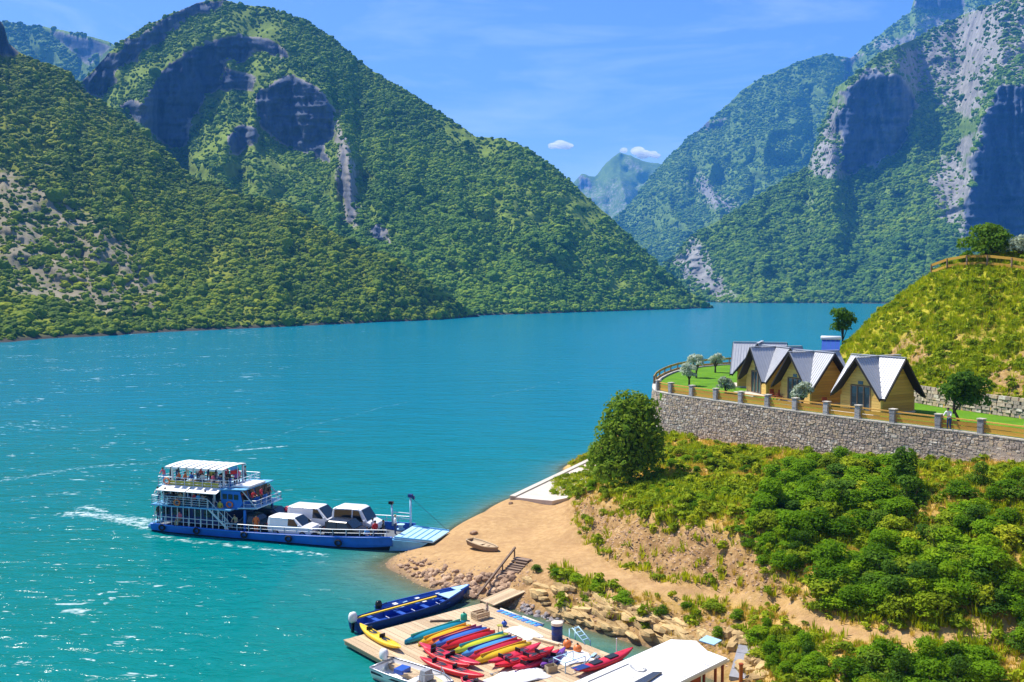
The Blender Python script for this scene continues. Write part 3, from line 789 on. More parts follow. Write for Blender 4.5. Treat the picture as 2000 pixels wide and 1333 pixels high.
mountain('mid_mountain', M['hill_mid'], [(60, 175), (120, 170), (160, 160), (180, 140), (200, 118), (232, 84), (262, 66), (300, 44), (340, 25), (385, 5), (432, -4), (470, 10), (520, 14), (590, 38), (650, 74), (700, 120), (760, 158), (830, 200), (880, 234), (930, 268), (990, 272), (1030, 289), (1080, 325), (1120, 362), (1180, 413), (1240, 470), (1300, 532), (1350, 573), (1397, 604)],
         [(60, 640), (400, 640), (700, 660), (935, 720), (1100, 800), (1250, 900), (1397, 1010)],
         [(60, 1150), (200, 1180), (430, 1320), (650, 1300), (830, 1220), (1000, 1150), (1200, 1080), (1397, 1014)], 380, 230,
         cliffs=MID_CLIFFS, rocks=[([(650, 190), (672, 260), (700, 330), (705, 450), (672, 440), (655, 330)], .95), ([(1210, 480), (1300, 560), (1360, 600), (1250, 540)], .52), ([(900, 608), (1100, 605), (1397, 590), (1397, 612), (900, 622)], .5)],
         seed=8, spur=22, spur_n=6, rough=1.7)
mountain('left_ridge', M['hill_far'], [(-200, 60), (-60, 40), (14, 44), (60, 50), (100, 54), (140, 62), (180, 74), (214, 82), (228, 92), (250, 130), (300, 170)],
         [(-200, 2300), (300, 2300)], [(-200, 3150), (100, 3050), (300, 2600)], 110, 70, cliffs=[([(95, 62), (140, 66), (200, 82), (216, 90), (170, 128), (140, 100)], .8)], seed=15, spur=90, spur_n=7, rough=3.0, below=150)
RIGHT_CLIFFS = [([(1636, 330), (1642, 240), (1640, 178), (1700, 135), (1760, 150), (1800, 205), (1770, 268), (1712, 322), (1660, 345)], .97),
                ([(1872, 475), (1880, 420), (1898, 330), (1910, 240), (1950, 170), (2080, 150), (2200, 300), (2200, 500), (1960, 478)], .97)]
RIGHT_ROCKS = [([(1310, 510), (1345, 462), (1368, 470), (1395, 520), (1436, 588), (1400, 592), (1350, 560)], .95),
               ([(1578, 345), (1600, 270), (1625, 195), (1650, 170), (1640, 300), (1650, 350), (1600, 350)], .95),
               ([(1640, 165), (1720, 110), (1850, 40), (2050, -60), (2250, -100), (2250, 160), (1950, 160), (1900, 240), (1800, 200), (1740, 140)], .74),
               ([(1815, 340), (1880, 270), (1910, 250), (1890, 400), (1870, 468), (1830, 440)], .85), ([(1565, 400), (1600, 390), (1580, 450)], .7)]
mountain('right_mountain', M['hill_far'], [(1296, 512), (1318, 500), (1346, 464), (1400, 432), (1470, 392), (1540, 345), (1578, 328), (1592, 280), (1612, 230), (1632, 172), (1668, 148), (1712, 108), (1770, 84), (1830, 52), (1900, 22), (1960, 0), (2040, -40), (2200, -80), (2460, -110)],
         [(1296, 1640), (1330, 1560), (1438, 1385), (1560, 1370), (1800, 1300), (2000, 1250), (2460, 1150)],
         [(1296, 1680), (1400, 1680), (1560, 1800), (1650, 1950), (1800, 2050), (2000, 2150), (2460, 2150)], 330, 230,
         cliffs=RIGHT_CLIFFS, rocks=RIGHT_ROCKS, lean=.6, seed=21, spur=22, spur_n=5, rough=3.2)
mountain('back_mountain', M['hill_far'], [(1130, 470), (1180, 440), (1230, 400), (1270, 345), (1296, 318), (1312, 300), (1345, 268), (1365, 255), (1380, 238), (1420, 206), (1450, 176), (1490, 150), (1540, 130), (1585, 112), (1612, 104), (1640, 110), (1662, 114), (1700, 82), (1740, 50), (1778, 24), (1786, -6), (1800, -14), (1870, -10), (1960, -35), (2100, -50)],
         [(1130, 2350), (1300, 2400), (1500, 2500), (2200, 2600)], [(1130, 3300), (1300, 3700), (1600, 3900), (2200, 3700)], 280, 180,
         cliffs=[([(1340, 262), (1382, 236), (1420, 225), (1400, 250), (1360, 270)], .7), ([(1800, -10), (1880, -10), (1880, 20), (1790, 20)], .9), ([(1650, 120), (1690, 100), (1660, 150), (1630, 190)], .8)],
         rocks=[([(1330, 350), (1370, 330), (1450, 400), (1430, 440), (1380, 410)], .7), ([(1700, 90), (1800, 30), (2000, 0), (1900, 80), (1740, 140)], .8), ([(1270, 370), (1300, 360), (1360, 470), (1320, 470)], .55)],
         seed=31, spur=150, spur_n=9, rough=5.0, below=-4)
mountain('distant_peaks', M['hill_far'], [(1060, 420), (1112, 366), (1124, 352), (1136, 338), (1150, 345), (1164, 344), (1184, 318), (1211, 298), (1235, 306), (1262, 318), (1285, 318), (1320, 330), (1400, 360)],
         [(1060, 4600), (1400, 4600)], [(1060, 5600), (1400, 5700)], 120, 60, cliffs=[([(1128, 345), (1145, 345), (1160, 372), (1130, 368)], .8)], rocks=[([(1215, 300), (1260, 330), (1250, 345), (1215, 320)], .8), ([(1050, 330), (1400, 290), (1400, 500), (1050, 500)], .46)], seed=41, spur=220, spur_n=5, rough=8.0, below=60, sil_noise=2.0)

# ------------------------------------------------------------------ woods on the mountains (instanced crowns)
def lumpy(name, seed, sub, mat, sq=1.0):
    """one rounded, broken tree crown of unit width standing on z = 0"""
    bm = bmesh.new(); bmesh.ops.create_icosphere(bm, subdivisions=sub, radius=0.5)
    rr = np.random.default_rng(seed)
    lob = rr.normal(size=(9, 3)); lob /= np.linalg.norm(lob, axis=1)[:, None]
    for v in bm.verts:
        d = np.array(v.co) / np.linalg.norm(v.co)
        k = 0.72 + 0.42 * np.max(np.clip((lob @ d - .55) / .45, 0, 1)) + rr.normal() * .055
        v.co = Vector(d * .5 * k); v.co.z = v.co.z * sq + .38
    me = bpy.data.meshes.new(name); bm.to_mesh(me); bm.free()
    me.materials.append(mat)
    return me

def crown_set(mat, tagname):
    obs = []
    for i, sq in enumerate((.85, 1.05, 1.25, .75)):
        obs.append(bpy.data.objects.new('crown_' + tagname, lumpy('crown_' + tagname, 40 + i, 3, mat, sq)))
    return obs

def scatter(name, pts, scl, protos, label=None, tilt=0.12):
    """points carrying instanced geometry"""
    me = bpy.data.meshes.new(name)
    n = len(pts)
    me.vertices.add(n); me.vertices.foreach_set('co', np.ascontiguousarray(pts, np.float32).ravel())
    rot = np.stack([RNG.normal(0, tilt, n), RNG.normal(0, tilt, n), RNG.uniform(0, 6.283, n)], -1)
    set_attr(me, 'rot', rot, 'FLOAT_VECTOR'); set_attr(me, 'scl', scl, 'FLOAT_VECTOR'); set_attr(me, 'pick', RNG.integers(0, len(protos), n), 'INT')
    o = link(name, me)
    g = bpy.data.node_groups.new('plant_' + name, 'GeometryNodeTree')
    g.interface.new_socket('Geometry', in_out='INPUT', socket_type='NodeSocketGeometry')
    g.interface.new_socket('Geometry', in_out='OUTPUT', socket_type='NodeSocketGeometry')
    nd, lk = g.nodes, g.links
    gi, go = nd.new('NodeGroupInput'), nd.new('NodeGroupOutput')
    inst = nd.new('GeometryNodeInstanceOnPoints')
    join = nd.new('GeometryNodeGeometryToInstance')
    for p in protos:
        oi = nd.new('GeometryNodeObjectInfo'); oi.inputs['Object'].default_value = p
        lk.new(oi.outputs['Geometry'], join.inputs[0])
    def na(nm, ty):
        a = nd.new('GeometryNodeInputNamedAttribute'); a.data_type = ty; a.inputs['Name'].default_value = nm
        return next(s for s in a.outputs if s.enabled and s.name == 'Attribute')
    lk.new(gi.outputs[0], inst.inputs['Points'])
    lk.new(join.outputs[0], inst.inputs['Instance'])
    inst.inputs['Pick Instance'].default_value = True
    lk.new(na('pick', 'INT'), inst.inputs['Instance Index'])
    e2r = nd.new('FunctionNodeEulerToRotation')
    lk.new(na('rot', 'FLOAT_VECTOR'), e2r.inputs[0])
    lk.new(e2r.outputs[0], inst.inputs['Rotation'])
    lk.new(na('scl', 'FLOAT_VECTOR'), inst.inputs['Scale'])
    lk.new(inst.outputs[0], go.inputs[0])
    md = o.modifiers.new('plant', 'NODES'); md.node_group = g
    tag(o, label=label, kind='stuff')
    return o

def wood_points(body, n, size, rock_cut=.35, steep=1.6, rockn=0.0, seed=0, clump=.5):
    Pm, rk, cl, cols, rows = BODIES[body]
    a = np.cross(Pm[1:, :-1] - Pm[:-1, :-1], Pm[:-1, 1:] - Pm[:-1, :-1])
    ar = np.linalg.norm(a, axis=-1); nz = np.abs(a[..., 2]) / (ar + 1e-9)
    w = ar * nz                                       # plan area: trees grow upright
    c = Pm[:-1, :-1]
    den = np.clip((fbm(c[..., 0] * .012, c[..., 1] * .012, 4, seed + 2) + .55 + (1 - clump)) * 1.5, .04, 1)
    den *= np.clip(1.25 - rk[:-1, :-1] / rock_cut * .9, .0, 1) * np.clip((nz - .30) / .22, 0, 1) * (c[..., 2] > .7)
    w = (w * den).ravel(); w /= w.sum()
    idx = RNG.choice(len(w), n, p=w)
    i, j = idx // (Pm.shape[1] - 1), idx % (Pm.shape[1] - 1)
    u, v = RNG.uniform(0, 1, (n, 1)), RNG.uniform(0, 1, (n, 1))
    p = (Pm[i, j] * (1 - u) + Pm[i + 1, j] * u) * (1 - v) + (Pm[i, j + 1] * (1 - u) + Pm[i + 1, j + 1] * u) * v
    s = size * np.exp(RNG.normal(0, .42, n))
    sc = np.stack([s * RNG.uniform(.85, 1.2, n), s * RNG.uniform(.85, 1.2, n), s * RNG.uniform(.65, 1.0, n)], -1)
    p[:, 2] -= s * .2
    return p, sc

near_set = crown_set(M['leaf_wood'], 'near'); far_set = crown_set(M['leaf_far'], 'far')
wp, ws = wood_points('near_hill', 32000, 2.15, .56, seed=1, clump=.85)
# the nearest trees of the hillside, along the water, are trees in their own right
order = np.argsort(np.hypot(wp[:, 0], wp[:, 1]) + wp[:, 2] * 2.5)
vis = [i for i in order if -60 < proj(*wp[i])[0] < 940 and wp[i, 2] < 60][:280]
keep = np.ones(len(wp), bool); keep[vis] = False
scatter('wood_on_near_hill', wp[keep], ws[keep], near_set, 'scrub wood covering the near green hill across the lake')
trunk_me = MB().tube([(0, 0, -.3), (0.02, 0, .2), (0, .02, .45)], [.07, .05, .03], 5).mesh('trunk', M['bark'])
for q, i in enumerate(vis):
    o = thing('hillside_tree', 'bushy green tree on the near hillside close to the far shore', 'tree', tuple(wp[i]), RNG.uniform(0, 6.28), 'trees low on the near hillside')
    o.scale = tuple(ws[i])
    link('crown', near_set[q % 4].data, o); link('trunk', trunk_me, o)
scatter('wood_on_middle_mountain', *wood_points('mid_mountain', 62000, 2.6, .6, seed=2, clump=.9), far_set, 'scrub wood covering the large mountain across the lake')
scatter('wood_on_right_mountain', *wood_points('right_mountain', 62000, 4.0, .66, seed=3, clump=.6), far_set, 'scrub wood covering the foot of the rocky right mountain')
scatter('wood_on_back_mountain', *wood_points('back_mountain', 52000, 6.0, .7, seed=4, clump=.5), far_set, 'scrub wood on the blue mountain at the end of the valley')
scatter('wood_on_left_ridge', *wood_points('left_ridge', 9000, 8.0, .8, seed=5), far_set, 'scrub wood on the ridge behind the left hill')

# ------------------------------------------------------------------ air and clouds
def haze():
    k = N('lake_haze')
    v = k.new('VolumePrincipled')
    v.inputs['Color'].default_value = (0.09, 0.38, 1.0, 1); v.inputs['Density'].default_value = 0.00011
    v.inputs['Anisotropy'].default_value = 0.0
    k.done(v.outputs[0], True)
    mb = MB().box((600, 3400, 699), (7200, 7300, 1402))
    tag(mb.build('haze', k.mat), kind='stuff')
HAZE = True
if HAZE: haze()

def cloud(name, px, py, Y, w, h, label, seed, tilt=0.0):
    k = N('cloud_vapour'); v = k.new('VolumePrincipled')
    v.inputs['Color'].default_value = (1, 1, 1, 1); v.inputs['Density'].default_value = 0.03; v.inputs['Anisotropy'].default_value = 0.3
    k.done(v.outputs[0], True)
    rr = np.random.default_rng(seed); c = atY(px, py, Y)
    mb = MB()
    bm = bmesh.new()
    for i in range(16):
        x = rr.uniform(-.5, .5); zz = rr.uniform(-.2, .35) * (1 - abs(x) * 1.4)
        r = h * rr.uniform(.22, .42) * (1.15 - abs(x))
        m = Matrix.Translation((c[0] + x * w, c[1] + rr.uniform(-.3, .3) * w * .5, c[2] + zz * h + tilt * x * w)) @ Matrix.Diagonal((r * 1.5, r * 1.5, r * .85, 1))
        bmesh.ops.create_icosphere(bm, subdivisions=3, radius=1.0, matrix=m)
    me = bpy.data.meshes.new(name); bm.to_mesh(me); bm.free(); me.materials.append(k.mat)
    o = link(name, me)
    rm = o.modifiers.new('merge', 'REMESH'); rm.mode = 'VOXEL'; rm.voxel_size = h / 14
    tag(o, label, 'cloud')
cloud('cloud', 1097, 286, 7900, 185, 84, 'small white puff of cloud alone above the valley', 3)
cloud('cloud', 1252, 301, 8000, 320, 92, 'white cloud behind the farthest blue peak', 5, -.12)

# ------------------------------------------------------------------ plants
def leaf_cards(rr, lobes, n, size, flat=0.0, inner=.25):
    """n small leaf sprays spread over and inside the lobes: arrays of quads"""
    c = np.array([l[:3] for l in lobes]); r = np.array([l[3:6] for l in lobes])
    vol = r.prod(1) ** (2 / 3); k = rr.choice(len(lobes), n, p=vol / vol.sum())
    d = rr.normal(size=(n, 3)); d /= np.linalg.norm(d, axis=1)[:, None]
    d[:, 2] = np.where(d[:, 2] < -.35, -d[:, 2], d[:, 2])
    rad = np.where(rr.uniform(size=n) < inner, rr.uniform(.35, .85, n), rr.uniform(.82, 1.08, n))
    p = c[k] + d * r[k] * rad[:, None]
    nrm = d + rr.normal(size=(n, 3)) * .55 + np.array([0, 0, flat]); nrm /= np.linalg.norm(nrm, axis=1)[:, None]
    a = np.cross(nrm, rr.normal(size=(n, 3))); a /= np.linalg.norm(a, axis=1)[:, None]
    b = np.cross(nrm, a)
    s = size * np.exp(rr.normal(0, .3, n))[:, None]
    v = np.stack([p - a * s * .6, p - b * s * .32 - nrm * s * .08, p + a * s * .6, p + b * s * .32 - nrm * s * .08], 1)
    return v.reshape(-1, 3), np.arange(4 * n).reshape(-1, 4)

def crown_mesh(name, seed, w, h, n, size, mat, nl=10, z0=0.0, shape='round', inner=.25):
    rr = np.random.default_rng(seed); lobes = []
    for i in range(nl):
        u = rr.uniform(0, 1); ang = rr.uniform(0, 6.283)
        if shape == 'round':
            rad = math.sqrt(rr.uniform(0, 1)) * .34 * w * (1 - .45 * abs(u - .4)); z = z0 + h * (.2 + .62 * u)
        elif shape == 'dome':
            rad = math.sqrt(rr.uniform(0, 1)) * .40 * w * (1 - .75 * u); z = z0 + h * (.08 + .66 * u)
        else:
            rad = rr.uniform(0, .36) * w; z = z0 + h * (.15 + .5 * u)
        q = rr.uniform(.17, .30)
        lobes.append((rad * math.cos(ang), rad * math.sin(ang), z, q * w, q * w, q * h * .85))
    V, Q = leaf_cards(rr, lobes, n, size, .25, inner)
    V[:, 2] = np.maximum(V[:, 2], z0 * .6 + .02)
    return np_mesh(name, V, Q, mat), lobes

def plant(name, label, cat, loc, w, h, n, size, mat, seed, trunk=0.0, tr=0.09, group=None, shape='round', nl=10, lean=(0, 0)):
    t = thing(name, label, cat, tuple(loc), 0, group)
    me, lobes = crown_mesh('crown', seed, w, h - trunk, n, size, mat, nl, trunk, shape)
    link('crown', me, t)
    mb = MB(); rr = random.Random(seed)
    top = trunk + (h - trunk) * .35
    mb.tube([(0, 0, -.35), (lean[0] * .4, lean[1] * .4, trunk * .5 + .05), (lean[0], lean[1], trunk + .1), (lean[0] * .8, lean[1], top)], [tr * 1.3, tr, tr * .85, tr * .5], 7)
    for l in lobes[:6]:
        mb.tube([(lean[0], lean[1], max(trunk * .8, .1)), ((lean[0] + l[0]) * .55, (lean[1] + l[1]) * .55, (trunk + l[2]) * .55), (l[0], l[1], l[2])], [tr * .6, tr * .42, tr * .15], 5)
    link('trunk', mb.mesh('trunk', M['bark'], True), t)
    return t

# ------------------------------------------------------------------ terrace, retaining wall, fence
def path_pts(pl, step):
    out = []; 
    for (x0, y0), (x1, y1) in zip(pl[:-1], pl[1:]):
        L = math.hypot(x1 - x0, y1 - y0); n = max(1, int(L / step))
        out += [(x0 + (x1 - x0) * i / n, y0 + (y1 - y0) * i / n) for i in range(n)]
    return out + [pl[-1]]

def smooth_path(pl, it=2):
    for _ in range(it):
        q = [pl[0]]
        for a, b in zip(pl[:-1], pl[1:]):
            q += [(a[0] * .75 + b[0] * .25, a[1] * .75 + b[1] * .25), (a[0] * .25 + b[0] * .75, a[1] * .25 + b[1] * .75)]
        pl = q + [pl[-1]]
    return pl

lawn = MB().prism([(x, y) for x, y in TERRACE], 9.3, TERR_Z)
tag(lawn.build('terrace', M['lawn']), kind='structure')

def retaining_wall():
    front = smooth_path(EDGE + CORNER, 2)
    pts = path_pts(front, .6)
    n = len(pts)
    nor = []
    for i in range(n):
        a, b = pts[max(0, i - 1)], pts[min(n - 1, i + 1)]
        dx, dy = b[0] - a[0], b[1] - a[1]; L = math.hypot(dx, dy)
        nor.append((-dy / L, dx / L))
    c = np.array(TERRACE).mean(0)
    i0 = n // 3
    if (pts[i0][0] + nor[i0][0] - c[0]) ** 2 + (pts[i0][1] + nor[i0][1] - c[1]) ** 2 < (pts[i0][0] - c[0]) ** 2 + (pts[i0][1] - c[1]) ** 2:
        nor = [(-a, -b) for a, b in nor]
    root = thing('retaining_wall', 'long curved rubble stone retaining wall holding up the cabin terrace', 'wall', (0, 0, 0))
    zt = TERR_Z + .02
    foot = [min(ground_z(p[0] + m[0] * 1.0, p[1] + m[1] * 1.0), 9.0) - .7 for p, m in zip(pts, nor)]
    mb = MB()
    rings = [[(p[0] + m[0] * .30, p[1] + m[1] * .30, f), (p[0] + m[0] * .06, p[1] + m[1] * .06, zt), (p[0] - m[0] * .45, p[1] - m[1] * .45, zt), (p[0] - m[0] * .45, p[1] - m[1] * .45, f)] for p, m, f in zip(pts, nor, foot)]
    mb.loft(rings, True, True)
    mb.build('wall_core', M['mortar'], root)
    cp = MB()
    cp.loft([[(p[0] + m[0] * .14, p[1] + m[1] * .14, zt + .004), (p[0] + m[0] * .14, p[1] + m[1] * .14, zt + .10), (p[0] - m[0] * .40, p[1] - m[1] * .40, zt + .10), (p[0] - m[0] * .40, p[1] - m[1] * .40, zt + .004)] for p, m in zip(pts, nor)], True, True)
    cp.build('coping', M['coping'], root)
    # arc-length lookup
    S = np.concatenate([[0], np.cumsum([math.hypot(b[0] - a[0], b[1] - a[1]) for a, b in zip(pts[:-1], pts[1:])])])
    A = np.array(pts); Nn = np.array(nor); F = np.array(foot)
    def at_s(s):
        x, y = np.interp(s, S, A[:, 0]), np.interp(s, S, A[:, 1]); nx, ny = np.interp(s, S, Nn[:, 0]), np.interp(s, S, Nn[:, 1])
        return x, y, nx, ny, np.interp(s, S, F)
    rr = random.Random(4); stones = []
    z = zt - .02
    fmin = F.min()
    while z > fmin:
        h = rr.uniform(.15, .27); s = rr.uniform(0, .3)
        while s < S[-1] - .4:
            w = rr.uniform(.17, .44) if rr.random() > .1 else rr.uniform(.45, .65)
            x, y, nx, ny, f = at_s(s + w / 2)
            if z - h * .5 > f - .2:
                stones.append((s, w, z - h / 2 + rr.uniform(-.04, .04), h * rr.uniform(.8, 1.15), x, y, nx, ny))
            s += w * .97 + .012
        z -= h * .96 + .012
    def stone_pts(st, q):
        s, w, zc, h, x, y, nx, ny = st
        bat = .06 + .24 * np.clip((zt - zc) / 4.0, 0, 1)
        cx, cy = x + nx * bat, y + ny * bat; tx, ty = -ny, nx
        d = q.uniform(.035, .09); vs = []
        for (u, v) in ((-.5, -.5), (.0, -.56), (.5, -.5), (.53, .05), (.5, .5), (0, .54), (-.5, .5), (-.53, 0)):
            uu, vv = u * w * q.uniform(.8, 1.02), v * h * q.uniform(.78, 1.02)
            vs.append((cx + tx * uu - nx * .05, cy + ty * uu - ny * .05, zc + vv))
        for i in range(8):
            px_, py_, pz_ = vs[i]
            ux, uz = (px_ - cx + nx * .05) * .82, (pz_ - zc) * .80
            uy = (py_ - cy + ny * .05) * .82
            dd = d * q.uniform(.75, 1.15)
            vs.append((cx + ux + nx * dd, cy + uy + ny * dd, zc + uz))
        fs = [(8, 9, 10, 11, 12, 13, 14, 15)] + [(i, (i + 1) % 8, 8 + (i + 1) % 8, 8 + i) for i in range(8)]
        return vs, fs
    seen = []
    for i, st in enumerate(stones):
        px, py = proj(st[4], st[5], st[2])
        gap = 1150 < px < 2000 and st[2] > ground_z(st[4] + st[6], st[5] + st[7]) + .2
        seen.append((st[1] * st[3] / (st[5] ** 2) if gap else 0, i))
    single = set(i for v, i in sorted(seen, reverse=True)[:290])
    mb = MB(); tones = []
    for i, st in enumerate(stones):
        vs, fs = stone_pts(st, rr)
        if i in single:
            o = Vector((st[4], st[5], st[2]))
            m1 = MB().add([Vector(v) - o for v in vs], fs)
            m1.build('stone', M['masonry_single'], root, False, o)
        else:
            mb.add(vs, fs); tones += [rr.random()] * len(vs)
    o = mb.build('stone_facing', M['masonry'], root); tag(o, kind='stuff')
    set_attr(o.data, 'tone', tones)
    return pts, nor

WALL_PTS, WALL_NOR = retaining_wall()

def fence_front():
    root = thing('terrace_fence', 'low fence of grey stone pillars and yellow timber rails on the terrace edge', 'fence', (0, 0, 0))
    A = np.array(WALL_PTS); Nn = np.array(WALL_NOR)
    pxs = [2260, 2120, 2008, 1915, 1832, 1743, 1675, 1613, 1552, 1498, 1446, 1397, 1350, 1309, 1284]
    row = proj(A[:, 0], A[:, 1], np.full(len(A), TERR_Z))[0]
    k = int(np.argmin(row[:len(A) * 3 // 4]))
    posts = []
    for p in pxs:
        s = np.interp(p, row[:k + 1][::-1], np.arange(k + 1)[::-1])
        i = int(s); f = s - i; j = min(i + 1, len(A) - 1)
        q = A[i] * (1 - f) + A[j] * f; m = Nn[i]
        posts.append((q[0] - m[0] * .1, q[1] - m[1] * .1, m))
    prr = random.Random(9)
    for x, y, m in posts:
        mb = MB(); rz = math.atan2(m[1], m[0])
        for lv in range(4):
            mb.box((x, y, TERR_Z + .10 + .12 + lv * .235), (.42 + prr.uniform(-.03, .03), .42 + prr.uniform(-.03, .03), .225), rz + prr.uniform(-.05, .05))
        po = mb.build('post', M['post_stone'], root)
        MB().box((x, y, TERR_Z + 1.115), (.5, .5, .07), rz).build('post_cap', M['coping'], po)
    for (x0, y0, m0), (x1, y1, m1) in zip(posts[:-1], posts[1:]):
        d = Vector((x1 - x0, y1 - y0, 0)); L = d.length; d.normalize()
        a, b = Vector((x0, y0, TERR_Z)) + d * .2, Vector((x1, y1, TERR_Z)) - d * .2
        for z, h, w in ((.93, .09, .11), (.64, .27, .05), (.33, .27, .05)):
            o = MB().bar((0, 0, 0), tuple(b - a), w, h).build('rail', M['fence_wood'] if z < .9 else M['cabin_wood'], root, False, a + Vector((0, 0, z)))
    return posts
POSTS = fence_front()

def fence_line(name, label, pts, zf, n_rails, mat, gap, h=.95, board=.2):
    root = thing(name, label, 'fence', (0, 0, 0))
    q = path_pts(pts, gap)
    pr = [Vector((x, y, zf(x, y))) for x, y in q]
    for p in pr: MB().box((0, 0, h / 2 - .1), (.13, .13, h + .35)).build('post', M['old_wood'], root, False, p)
    for a, b in zip(pr[:-1], pr[1:]):
        for k in range(n_rails):
            z = .22 + k * (h - .25) / max(1, n_rails - 1)
            MB().bar((0, 0, 0), tuple(b - a), .05, board).build('rail', mat, root, False, a + Vector((0, 0, z)))
    return root
fence_line('garden_fence', 'low brown timber fence around the lawn at the lake side', smooth_path(CORNER[1:], 1), lambda x, y: TERR_Z, 2, M['fence_wood'], 2.1, .85, .26)
HT = [(43.9, 101.5), (44.6, 99.4), (46.8, 95.5), (49.4, 91.2), (52.2, 87.0), (55.2, 82.5), (58.5, 77.5)]
fence_line('hilltop_fence', 'yellow timber fence along the grassy hilltop', HT, lambda x, y: float(ground_z(x, y)) + .25, 2, M['fence_wood'], 1.75, .95, .26)

def back_wall():
    root = thing('garden_wall', 'pale dry stone wall at the foot of the grassy hill behind the cabins', 'wall', (0, 0, 0))
    pts = path_pts([(BACK[3][0] - .2, BACK[3][1] - 2)] + BACK[4:], .5)
    mb, rr = MB(), random.Random(5)
    nor = (-.85, -.5)
    rings = [[(x, y, 9.6), (x, y, 11.35), (x + .6, y + .35, 11.35), (x + .6, y + .35, 9.6)] for x, y in pts]
    mb.loft(rings, True, True).build('wall_core', M['mortar'], root)
    st = MB(); tones = []; singles = 0
    z = 10.02
    while z < 11.5:
        h = rr.uniform(.2, .34); i = 0.0
        while i < len(pts) - 2:
            w = rr.uniform(.28, .62); a = pts[int(i)]; b = pts[int(i) + 1]; f = i - int(i)
            c = Vector((a[0] + (b[0] - a[0]) * f, a[1] + (b[1] - a[1]) * f, z + h / 2))
            rz = math.atan2(b[1] - a[1], b[0] - a[0])
            if singles < 240 and proj(*c)[0] < 2010:
                MB().box((0, 0, 0), (w * .95, .34 + rr.uniform(-.06, .08), h * .95), rz + rr.uniform(-.1, .1), taper=rr.uniform(.75, .95)).build('stone', M['masonry_single'], root, False, c); singles += 1
            else:
                st.box(c, (w * .95, .34, h * .95), rz + rr.uniform(-.1, .1), taper=.85); tones += [rr.uniform(.3, 1)] * 8
            i += w / .5
        z += h
    if st.v:
        o = st.build('stone_facing', M['masonry'], root); set_attr(o.data, 'tone', tones); tag(o, kind='stuff')
back_wall()

# ------------------------------------------------------------------ timber cabins with crossed steep roofs
CW, CA, CH, CE = 2.4, 2.68, 4.5, 1.42            # half roof width, ridge half length, apex, eave
CK = (CH - CE) / CW
CB = 1.95                                        # half wall
def clip_strip(poly, axis, lo, hi):
    for sgn, lim in ((1, lo), (-1, -hi)):
        out = []
        for i in range(len(poly)):
            a, b = poly[i], poly[(i + 1) % len(poly)]
            da, db = sgn * a[axis] - lim, sgn * b[axis] - lim
            if da >= 0: out.append(a)
            if da * db < 0:
                t = da / (da - db); out.append((a[0] + (b[0] - a[0]) * t, a[1] + (b[1] - a[1]) * t))
        poly = out
        if not poly: break
    return poly

